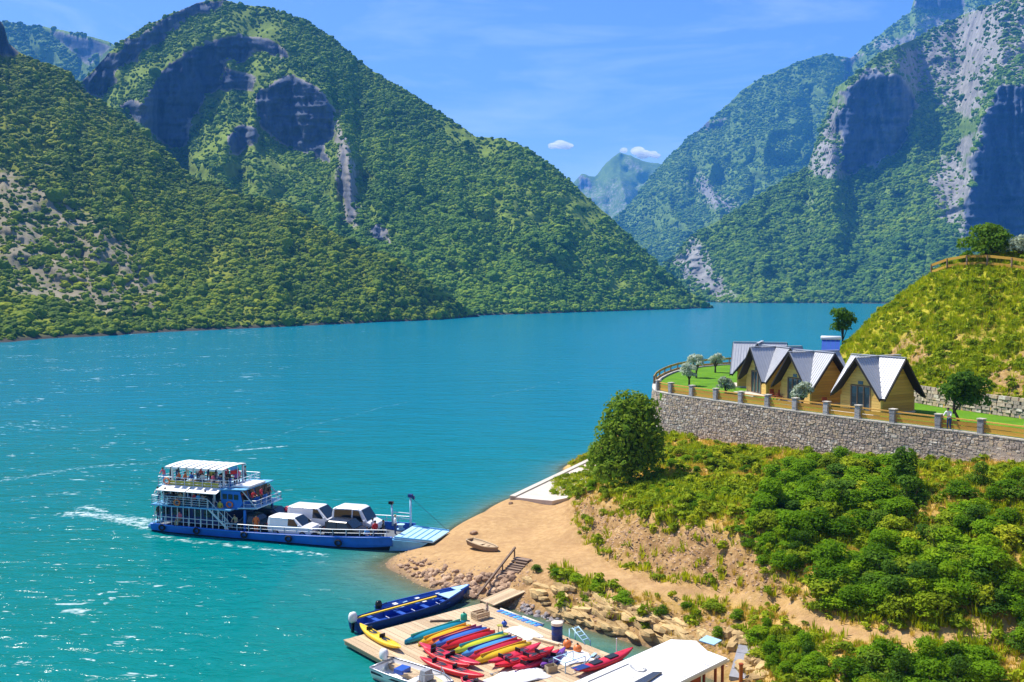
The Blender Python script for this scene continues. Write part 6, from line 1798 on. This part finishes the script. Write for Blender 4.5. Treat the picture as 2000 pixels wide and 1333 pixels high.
def passengers():
    rr = random.Random(12)
    up = [(.45, -1.35, 'pink', 'lean', 'sky', 'passenger in a pink top leaning on the stern rail of the top deck'), (.5, .4, 'black', 'stand', 'denim', 'passenger in black standing at the stern of the top deck outside the canopy'),
          (.6, 1.6, 'grey', 'stand', 'khaki', 'passenger in grey by the far stern corner of the top deck'), (1.7, -1.15, 'orange', 'sit', 'denim', 'passenger in orange seated under the canopy at its stern end'),
          (2.3, -1.2, 'orange', 'sit', 'black', 'second orange-clad passenger seated under the white canopy'), (2.6, .2, 'white', 'stand', 'denim', 'passenger in a white shirt standing in the middle of the top deck'),
          (2.9, -1.2, 'royal', 'sit', 'cream', 'passenger in a blue shirt seated at the near rail of the top deck'), (3.2, -.2, 'red', 'stand', 'black', 'passenger in a bright red shirt standing under the canopy'),
          (3.6, 1.0, 'crimson', 'stand', 'denim', 'passenger in a dark red shirt standing deep under the canopy'), (3.9, -1.2, 'white', 'sit', 'denim', 'passenger in white seated at the rail left of the one in yellow'),
          (4.4, -.6, 'olive', 'stand', 'black', 'passenger in an olive yellow jacket standing under the canopy'), (4.9, .6, 'black', 'stand', 'denim', 'passenger in black right of the olive yellow jacket'),
          (4.9, -1.25, 'pink', 'sit', 'denim', 'passenger in pink seated at the near rail under the canopy'), (5.5, -1.2, 'navy', 'sit', 'denim', 'passenger in navy seated by the front canopy post'),
          (6.45, -1.3, 'black', 'lean', 'royal', 'passenger in black leaning on the near rail at the front of the top deck'), (6.6, -.3, 'pink', 'stand', 'denim', 'passenger in pale pink at the front of the top deck'),
          (6.5, .9, 'grey', 'stand', 'denim', 'passenger in grey at the front of the top deck beyond the pink one'), (6.75, -.9, 'purple', 'stand', 'black', 'passenger in purple next to the flag on the top deck'),
          (2.0, .9, 'black', 'stand', 'black', 'passenger in black far back under the stern half of the canopy'), (3.3, .6, 'navy', 'stand', 'denim', 'passenger in navy standing behind the one in bright red'), (4.1, .2, 'black', 'stand', 'denim', 'passenger in black left of the olive yellow jacket'),
          (5.3, .1, 'crimson', 'stand', 'black', 'passenger in crimson near the front canopy posts'), (5.8, -1.2, 'black', 'lean', 'denim', 'passenger in black leaning out by the near front canopy post'), (5.9, .6, 'khaki', 'stand', 'denim', 'passenger in khaki by the far front canopy post'),
          (1.1, -1.3, 'black', 'stand', 'denim', 'passenger in black right behind the stern canopy post'), (4.6, 1.0, 'sky', 'stand', 'denim', 'passenger in light blue deep under the canopy front')]
    for x, y, c, p, tr, lab in up:
        z = 4.31 if p != 'sit' else 4.31
        person(lab, fw(x, y, z), FR + (rr.uniform(-.5, .5) if y < .5 else rr.uniform(2.2, 3.6)), c, tr, p, s=.86, group='passengers on the ferry')
    mid = [(.55, -2.2, 'white', 'lean', 'denim', 'passenger in white leaning on the stern rail of the middle deck'), (.9, -1.5, 'royal', 'stand', 'denim', 'passenger in blue at the stern end of the middle deck'),
           (1.8, -2.25, 'black', 'sit', 'denim', 'passenger in black seated at the stern end of the middle deck bench'), (2.6, -2.25, 'khaki', 'sit', 'denim', 'passenger in khaki seated under the left awning'), (3.3, -2.25, 'navy', 'sit', 'black', 'passenger in navy seated in the middle of the bench under the awnings'),
           (4.2, -2.25, 'sky', 'sit', 'denim', 'passenger in light blue seated under the right awning'), (5.0, -2.3, 'black', 'lean', 'black', 'passenger in black leaning at the head of the stairs'),
           (8.6, -1.5, 'red', 'lean', 'denim', 'passenger in red on the bridge wing before the wheelhouse'), (8.7, -.4, 'crimson', 'stand', 'black', 'passenger in dark red in front of the wheelhouse windscreen'), (8.75, .7, 'black', 'stand', 'denim', 'passenger in black in front of the wheelhouse windscreen'),
           (2.2, -2.25, 'black', 'sit', 'black', 'passenger all in black seated at the left end under the awnings'), (3.8, -2.2, 'crimson', 'sit', 'denim', 'passenger in dark red seated where the two awnings meet'), (4.6, -2.25, 'grey', 'sit', 'black', 'passenger in grey seated under the right awning near the stairs'), (1.3, -2.3, 'black', 'lean', 'denim', 'passenger in black leaning on the near rail of the middle deck by the stern')]
    for x, y, c, p, tr, lab in mid:
        z = 2.68 if x < 6 else 2.78
        if p == 'sit': z += -.02
        person(lab, fw(x, y, z), FR + rr.uniform(-.3, .3) + (math.pi / 2 if x > 6 else 0), c, tr, p, s=.84, group='passengers on the ferry')
    low = [(6.2, -2.28, 'olive', 'stand', 'denim', 'passenger in a yellow-green top coming down the ferry stairs', 1.62, 0), (.6, -2.3, 'black', 'stand', 'denim', 'crew member in black at the stern of the lowest deck', .8, 0), (2.6, -2.45, 'pink', 'sit', 'khaki', 'passenger in pink seated behind the white bars of the lowest deck', .8, 0),
           (7.6, -2.35, 'khaki', 'lean', 'denim', 'person in khaki leaning on the rail at the foot of the stairs', .46, 0), (9.25, -2.15, 'orange', 'stand', 'orange', 'person in orange overalls behind the small white van', .46, .4),
           (18.35, -1.7, 'sky', 'sit', 'sky', 'person in light blue sitting near the bow rail', .46, 1.2), (18.2, -.4, 'white', 'stand', 'denim', 'person in a white shirt in the group at the bow, nearest the minibus', .46, 1.5), (18.75, -1.15, 'red', 'stand', 'denim', 'person in a red shirt in the group at the bow', .46, 1.0),
           (19.25, -.8, 'black', 'stand', 'black', 'person in black in the group at the bow', .46, 1.8), (20.1, -.5, 'white', 'stand', 'denim', 'deckhand in a white top and straw hat standing at the ramp hinge', .95, 2.2)]
    for x, y, c, p, tr, lab, z, r in low:
        person(lab, fw(x, y, z), FR + r, c, tr, p, 'khaki' if 'hat' in lab else 'hair', .93, 'people on the ferry car deck' if x > 7 else 'passengers on the ferry')
passengers()
q = at(1836, 846, TERR_Z)
person('person with dark hair in a white shirt leaning at the terrace fence', (q[0] + 1.0, q[1] + .9, TERR_Z), -.9, 'white', 'denim', 'lean')

# ------------------------------------------------------------------ quay, stairs, skiff
def quay():
    a, b = Vector(at(998, 971, 1.3)), Vector(at(1160, 894, 1.3)); d = (b - a); L = d.length; d.normalize(); nr = Vector((d.y, -d.x, 0))
    q = [Vector(at(*p, 1.3)) for p in ((1064, 974), (1124, 975), (1150, 940), (1195, 905), (1240, 872))]
    root = thing('quay', 'pale concrete quay with a bright raised edge behind the dirt landing', 'quay', (0, 0, 0))
    cuts = [0, L * .36, L * .7, L + 3.5]; inner = [q[0], q[1]]
    for i, (s0, s1) in enumerate(zip(cuts[:-1], cuts[1:])):
        p0, p1 = a + d * s0, a + d * (s1 - .03)
        w0, w1 = (4.0, 7.4, 7.6)[i], (7.4, 7.6, 7.8)[i]
        MB().slab([p0, p1, p1 + nr * w1, p0 + nr * w0], (0, 0, -1.9)).build('slab', M['concrete'], root)
    MB().slab([a - nr * .12 + Vector((0, 0, .11)), b + d * 3.5 - nr * .12 + Vector((0, 0, .11)), b + d * 3.5 + nr * .42 + Vector((0, 0, .11)), a + nr * .42 + Vector((0, 0, .11))], (0, 0, -2.2)).build('kerb', M['coping'], root)
quay()

def beach_stairs():
    top, bot = on_ground(1024, 1094), on_ground(966, 1168)
    root = thing('beach_stairs', 'steep dark timber steps with a long handrail from the landing down to the dock', 'stairs', (0, 0, 0))
    d = bot - top; dh = Vector((d.x, d.y, 0)).normalized(); nr = Vector((-dh.y, dh.x, 0)); n = 15
    for i in range(n):
        p = top + d * ((i + .5) / n); p.z = max(p.z, float(ground_z(p.x, p.y)) + .06)
        MB().box((0, 0, .03), (.30, 1.15, .07), math.atan2(dh.y, dh.x)).build('step', M['old_wood'], root, False, p)
    for s in (-.62, .62):
        MB().bar(top + nr * s + Vector((0, 0, .05)), bot + nr * s + Vector((0, 0, .05)), .07, .16).build('stringer', M['old_wood'], root)
    s = .72 if nr.x < 0 else -.72
    a, b = top + nr * s + Vector((0, 0, .75)), bot + nr * s - dh * -.9 + Vector((0, 0, .28))
    MB().bar(a, b, .12, .12).build('hand_rail', M['old_wood'], root)
    for f in (.02, .35, .68): 
        p = a + (b - a) * f; MB().bar((p.x, p.y, float(ground_z(p.x, p.y)) - .2), p, .10, .10).build('post', M['old_wood'], root)
beach_stairs()
p0, p1 = on_ground(918, 1071), on_ground(972, 1079)
t = thing('skiff', 'small weathered wooden skiff pulled up on the dirt landing', 'boat', ((p0 + p1) / 2) + Vector((0, 0, .16)), math.atan2(p1.y - p0.y, p1.x - p0.x))
open_boat(t, (p1 - p0).length, .95, .30, M['old_wood'], M['plank'], 1.2, .7, M['plank'], -.16)
for s in (-.18, .12): MB().box((s * 2, 0, .2), (.16, .8, .03)).build('thwart', M['plank'], t)

# ------------------------------------------------------------------ rocks
def rock_mesh(seed, mat, sub=2, flat=.75):
    rr = np.random.default_rng(seed); bm = bmesh.new(); bmesh.ops.create_icosphere(bm, subdivisions=sub, radius=.5)
    pl = rr.normal(size=(9, 3)); pl /= np.linalg.norm(pl, axis=1)[:, None]; dd = rr.uniform(.30, .46, 9)
    for v in bm.verts:
        c = np.array(v.co)
        for n_, q in zip(pl, dd):
            e = c @ n_ - q
            if e > 0: c = c - n_ * e
        v.co = Vector(c * (1 + rr.normal() * .03)); v.co.z *= flat
    me = bpy.data.meshes.new('rock'); bm.to_mesh(me); bm.free(); me.materials.append(mat); return me
ROCKS = [rock_mesh(60 + i, M[m]) for i, m in enumerate(('rock_tan', 'rock_brown', 'rock_brown', 'rock_tan', 'rock_grey', 'rock_yellow'))]
rr = random.Random(77)
PILE = [(770, 1098), (830, 1094), (900, 1118), (960, 1122), (1010, 1120), (985, 1160), (915, 1172), (860, 1152), (800, 1126)]
def pick(poly):
    xs, ys = [p[0] for p in poly], [p[1] for p in poly]
    while True:
        x, y = rr.uniform(min(xs), max(xs)), rr.uniform(min(ys), max(ys))
        if inside(x, y, poly): return x, y
def rock_at(px, py, s, label, group=None, k=None):
    p = on_ground(px, py)
    o = link('rock', ROCKS[rr.randrange(6) if k is None else k], None, p + Vector((0, 0, s * .18)), (rr.uniform(-.4, .4), rr.uniform(-.4, .4), rr.uniform(0, 6.3)), (s * rr.uniform(.8, 1.3), s, s * rr.uniform(.8, 1.1)))
    return tag(o, label, 'rock', group)
for i in range(150):
    x, y = pick(PILE); near = (y - 1094) / 80 + (x - 800) / 500
    rock_at(x, y, rr.uniform(.28, .5) + .5 * max(0, near - .35) * rr.random(), 'tan brown boulder in the rock pile between the ferry ramp and the blue boats', 'boulders of the rock pile', rr.choice((0, 1, 2, 3, 3)))
rock_at(925, 1044, .62, 'single dark rock on the dirt landing above the skiff', None, 2)
rock_at(997, 985, .5, 'small dark rock by the lake edge of the landing below the quay', None, 1)
rock_at(1136, 968, .75, 'pale whitish rock at the corner of the cut bank', None, 5)
for i in range(60):
    x, y = pick([(1010, 1175), (1060, 1195), (1110, 1213), (1080, 1222), (1010, 1200)]); rock_at(x, y, rr.uniform(.2, .45), 'grey stone on the shingle between the steps and the cove', 'stones on the shingle by the cove', rr.choice((4, 4, 1)))

def slab_mesh(seed):
    q = random.Random(seed); rings = []
    for i in range(7):
        s = i / 6 - .5; f = (1 - abs(2 * s) ** 4) * .5 + .5
        rings.append([(s + q.uniform(-.03, .03), y * f * q.uniform(.8, 1.1), z * f * q.uniform(.8, 1.15)) for y, z in ((-.5, -.5), (-.2, -.55), (.2, -.5), (.5, -.4), (.52, .1), (.3, .5), (-.1, .46), (-.48, .38))])
    return MB().loft(rings, True, True).mesh('rock_slab', M['rock_yellow'])
SLABS = [slab_mesh(i) for i in range(6)]
sd = Vector(at(1180, 1235, .5)) - Vector(at(1050, 1150, 1.0)); sang = math.atan2(sd.y, sd.x)
for i in range(120):
    x, y = pick([(1025, 1130), (1100, 1140), (1190, 1172), (1300, 1200), (1400, 1245), (1330, 1262), (1260, 1250), (1190, 1236), (1110, 1212), (1040, 1185)])
    p = on_ground(x, y); L = rr.uniform(.6, 1.9)
    o = link('rock_slab', SLABS[i % 6], None, p + Vector((0, 0, .02)), (rr.uniform(-.35, .15), rr.uniform(-.2, .3), sang + rr.uniform(-.3, .3)), (L * 1.15, rr.uniform(.35, .8), rr.uniform(.18, .42)))
    tag(o, 'yellow layered rock slab in the ledges between the path and the cove', 'rock slab', 'layered rock slabs above the cove', 'thing')
for i in range(30):
    x, y = pick([(1400, 1230), (1470, 1230), (1500, 1290), (1490, 1333), (1455, 1333), (1450, 1270)]); p = on_ground(x, y)
    o = link('rock_slab', SLABS[i % 6], None, p, (rr.uniform(-.3, .3), rr.uniform(-.2, .2), rr.uniform(.2, 1.2)), (rr.uniform(.6, 1.6), rr.uniform(.4, .9), rr.uniform(.3, .6)))
    tag(o, 'yellow brown rock slab on the shore beside the grey footway', 'rock slab', 'rock slabs beside the footway', 'thing')

# ------------------------------------------------------------------ trees and bushes of the near shore
g = on_ground(1232, 948)
plant('leafy_tree', 'large dense dark green tree at the left end of the retaining wall', 'tree', g, 6.3, 7.4, 11000, .30, M['leaf_tree'], 31, trunk=.25, tr=.16, shape='dome', nl=26)
g = on_ground(1765, 968)
plant('sapling', 'slim dark green sapling rising above the bushes against the wall', 'tree', g, 1.7, 3.2, 1000, .2, M['leaf_tree'], 33, trunk=.6, tr=.06)
def on_knoll(px, py, Y):
    p = atY(px, py, Y); return (p[0], p[1], float(ground_z(p[0], p[1])) - .05)
plant('leafy_tree', 'round yellowish green tree on the hilltop behind the timber fence', 'tree', on_knoll(1932, 512, 97), 5.3, 4.0, 4200, .28, M['leaf_tree'], 35, trunk=.4, tr=.14, shape='dome', nl=18)
plant('leafy_tree', 'pale grey green tree at the right edge of the hilltop', 'tree', on_knoll(1994, 505, 95), 2.6, 2.2, 900, .22, M['leaf_olive'], 36, trunk=.3, tr=.08)
plant('bush', 'small light green bush at the left end of the hilltop fence', 'bush', on_knoll(1848, 512, 101.5), 1.3, 1.2, 350, .2, M['leaf_bush'], 37)
plant('bush', 'light green bush between the hilltop tree and the fence end', 'bush', on_knoll(1884, 512, 98.5), 1.7, 1.4, 450, .2, M['leaf_bush'], 38)
plant('leafy_tree', 'green tree standing against the lake on the left flank of the grassy hill', 'tree', on_knoll(1646, 650, 109), 3.4, 5.0, 1700, .26, M['leaf_tree'], 39, trunk=1.6, tr=.1)

BUSH = [crown_mesh('foliage', 50 + i, 1.0, 1.0, n, s, M[('leaf_bush', 'leaf_bush', 'leaf_weed', 'leaf_bush', 'leaf_tree', 'leaf_bush')[i]], 11, 0, 'dome', .22)[0] for i, (n, s) in enumerate(((1500, .068), (1700, .062), (1400, .072), (1800, .06), (1500, .066), (1200, .075)))]
SMALL = [crown_mesh('foliage', 70 + i, 1.0, 1.0, 260, .17, M[m], 6, 0, 'dome', .3)[0] for i, m in enumerate(('leaf_weed', 'leaf_bush', 'leaf_weed', 'leaf_weed'))]
STEM = MB()
for a in range(5): STEM.tube([(0, 0, -.2), (.12 * math.cos(a * 1.26), .12 * math.sin(a * 1.26), .25), (.26 * math.cos(a * 1.26), .26 * math.sin(a * 1.26), .6)], [.02, .015, .006], 4)
STEM = STEM.mesh('stem', M['bark'])
def bush(px, py, w, h, label, group, meshes=None, name='bush'):
    if inside(px, py, DIRT): return None
    p = on_ground(px, py)
    t = thing(name, label, 'bush', p, rr.uniform(0, 6.28), group)
    t.scale = (w * rr.uniform(.85, 1.15), w * rr.uniform(.85, 1.15), h)
    link('foliage', (meshes or BUSH)[rr.randrange(len(meshes or BUSH))], t); link('stem', STEM, t)
    return t
def thicket(poly, n, w, h, label, group, meshes=None, minsep=0.0):
    done = []
    for _ in range(n * 12):
        if len(done) >= n: break
        x, y = pick(poly)
        if minsep and any(math.hypot(x - a, (y - b) * 1.8) < minsep for a, b in done): continue
        done.append((x, y)); k = rr.uniform(.75, 1.25)
        bush(x, y, rr.uniform(*w) , rr.uniform(*h) * k, label, group, meshes)
thicket([(1475, 1000), (1500, 940), (1560, 915), (1700, 912), (1790, 935), (1800, 1000), (1760, 1050), (1600, 1055), (1500, 1045)], 54, (1.9, 3.0), (1.2, 1.9), 'bright green bush in the broad thicket under the wall below the cabins', 'bushes of the thicket under the wall', None, 26)
thicket([(1600, 1120), (1680, 1095), (1780, 1065), (1880, 1080), (1960, 1115), (1990, 1170), (1985, 1205), (1650, 1200), (1610, 1165)], 74, (1.7, 2.8), (1.2, 1.9), 'bright green bush in the large thicket just above the footpath', 'bushes of the thicket above the footpath', None, 24)
thicket([(1850, 960), (1990, 940), (2030, 1000), (2030, 1060), (1900, 1070), (1830, 1030)], 18, (1.3, 2.3), (.9, 1.5), 'green bush on the slope below the right end of the wall', 'bushes below the right end of the wall', None, 30)
thicket([(1650, 1305), (1780, 1300), (1930, 1295), (1930, 1380), (1660, 1380)], 30, (1.4, 2.4), (1.0, 1.7), 'green bush below the footpath at the bottom of the slope', 'bushes below the footpath', None, 24)
thicket([(1980, 1240), (2040, 1180), (2040, 1300), (1985, 1300)], 5, (1.5, 2.2), (1.2, 1.6), 'green bush at the right end of the footpath', 'bushes at the right end of the footpath')
thicket([(1480, 1225), (1540, 1250), (1620, 1300), (1620, 1340), (1540, 1340), (1480, 1290)], 20, (.9, 1.7), (.7, 1.2), 'yellowish green bush on the slope between the footpath and the shore rocks', 'bushes between the footpath and the rocks', None, 22)
thicket([(1150, 975), (1240, 965), (1330, 1005), (1450, 1045), (1500, 1090), (1560, 1120), (1490, 990), (1400, 960), (1250, 950)], 46, (.6, 1.5), (.5, 1.0), 'low yellow green shrub along the top of the cut bank', 'shrubs along the cut bank', BUSH[:2] + SMALL, 16)
thicket([(1150, 960), (1185, 915), (1210, 930), (1190, 985)], 10, (.9, 1.6), (.8, 1.2), 'yellow green shrub at the corner above the concrete quay', 'shrubs above the quay', BUSH[:2] + SMALL)
thicket([(1290, 880), (1480, 900), (1480, 935), (1310, 920)], 22, (1.0, 1.9), (.6, 1.1), 'low green bush at the foot of the wall near the large tree', 'bushes at the wall foot', BUSH[:3] + SMALL, 20)
thicket([(1460, 1060), (1560, 1060), (1600, 1110), (1540, 1130), (1480, 1110)], 14, (.9, 1.8), (.7, 1.2), 'green bush between the cut bank and the thickets', 'bushes beside the cut bank', None, 22)
for px, py, w, h, lab in ((1090, 1128, 1.2, .6, 'low green shrub right beside the timber steps'), (1050, 1116, 1.0, .5, 'small yellow green shrub at the head of the timber steps'), (1160, 1150, 1.3, .7, 'low green shrub on the ledge above the cove'),
                          (1222, 1178, 1.5, .8, 'dark green shrub in the middle of the ledges above the cove'), (1262, 1160, .9, .9, 'upright green shrub at the lower edge of the footpath'), (1342, 1192, 1.0, .6, 'yellow green shrub below the footpath on stony ground'),
                          (1392, 1196, 1.7, .9, 'broad dark green shrub below the bend of the footpath'), (1440, 1212, 1.2, .7, 'green shrub at the right of the broad dark one below the path'), (1402, 1246, .9, .7, 'small bright shrub above the houseboat roof'), (1292, 1202, 1.0, .8, 'shrub just above the cove rocks'),
                          (1130, 1136, 1.2, .6, 'yellow green shrub below the path near the steps'), (1262, 1228, .8, .7, 'dark shrub between the rock slabs over the cove'), (1470, 1255, 1.0, .8, 'bright yellow green shrub near the head of the grey footway')):
    bush(px, py, w, h, lab, 'shrubs on the ledges')
for k, (px, py) in enumerate(((1530, 1300), (1590, 1318), (1640, 1333))): pass

# ground cover: weeds, dry and green grass (nobody could count these)
def tuft(name, seed, mat, n=16, h=.5, spread=.16, w=.03):
    q = random.Random(seed); mb = MB()
    for i in range(n):
        a = q.uniform(0, 6.28); r = q.uniform(0, spread); l = h * q.uniform(.6, 1.1); b = q.uniform(.1, .45) * l
        x, y = r * math.cos(a), r * math.sin(a); tx, ty = -math.sin(a) * w, math.cos(a) * w
        m = (x + math.cos(a) * b * .4, y + math.sin(a) * b * .4, l * .6); e = (x + math.cos(a) * b, y + math.sin(a) * b, l)
        mb.add([(x - tx, y - ty, 0), (x + tx, y + ty, 0), (m[0] + tx * .8, m[1] + ty * .8, m[2]), (m[0] - tx * .8, m[1] - ty * .8, m[2]), e], [(0, 1, 2, 3), (3, 2, 4)])
    return bpy.data.objects.new(name, mb.mesh(name, mat))
DRY = [tuft('dry_tuft', i, M['leaf_dry'], 16, .42, .2, .022) for i in range(3)]
GRN = [tuft('green_tuft', 10 + i, M['leaf_grass'], 18, .40, .22, .026) for i in range(3)]
WEED = [bpy.data.objects.new('weed_clump', crown_mesh('weed_clump', 90 + i, .8, .5, 60, .17, M['leaf_weed'], 4, 0, 'dome', .3)[0]) for i in range(3)]
def cover(name, n, protos, weight, s0, s1, label):
    w = np.clip(weight, 0, None).ravel(); w = w / w.sum(); idx = RNG.choice(len(w), n, p=w)
    i, j = idx // ZZ.shape[1], idx % ZZ.shape[1]
    x = gx[i] + RNG.uniform(-.5, .5, n) * GS; y = gy[j] + RNG.uniform(-.5, .5, n) * GS
    s = RNG.uniform(s0, s1, n)
    scatter(name, np.stack([x, y, ground_z(x, y) - .03], -1), np.stack([s, s, s * RNG.uniform(.7, 1.2, n)], -1), protos, label)
vis_ = (PX_ > 1080) & (PX_ < 2080) & (PY_ < 1400) & (ZZ > .5) & ~ins & (dedge > .6)
knoll = (ZZ > 11.0) & (XX > 35.5)
open_ = vis_ * np.clip(1 - w_dirt * 1.15, 0, 1) * np.clip(1 - w_bank * .9, 0, 1) * np.clip(1 - w_ledge * .8, .0, 1) * (ZZ < 40)
patch = fbm(XX * .28, YY * .28, 4, 41)
cover('dry_grass', 17000, DRY, open_ * np.clip(.55 + patch * 1.6, .05, 1) * np.where(knoll, .35, 1.0), .4, .95, 'dry yellow grass covering the slope')
cover('green_grass', 30000, GRN, open_ * np.where(knoll, np.clip(1.0 - knoll_scar * .9, .05, 1) * .8, np.clip(.45 - patch * 1.5, .03, .8)), .6, 1.5, 'green grass covering the hill and the slope')
cover('weeds', 8000, WEED, open_ * np.clip(.6 - patch * 1.1, .1, 1) * np.where(knoll, np.clip(1 - knoll_scar * .6, .1, 1) * .8, 1.0), .5, 1.5, 'green weeds scattered over the slope')
PEB = [bpy.data.objects.new('pebble', m) for m in (ROCKS[0], ROCKS[1], ROCKS[3], ROCKS[5])]
stony = vis_ * (w_bank * 1.6 + w_ledge * .8 + np.where(knoll, knoll_scar * .8, 0)) + ((PX_ > 740) & (PX_ < 1060) & (ZZ > -.1) & (ZZ < 2.2)) * w_beach * 1.6
cover('rubble', 5200, PEB, stony * np.clip(1 - w_dirt * (w_beach < .3) * 1.3, 0, 1), .07, .24, 'loose stones on the bank, the beach and the hill foot')
cover('pebbles', 900, PEB, (w_dirt > .4) * (PX_ > 780) * (ZZ > .1), .04, .12, 'small stones lying about on the dirt landing and the footpath')
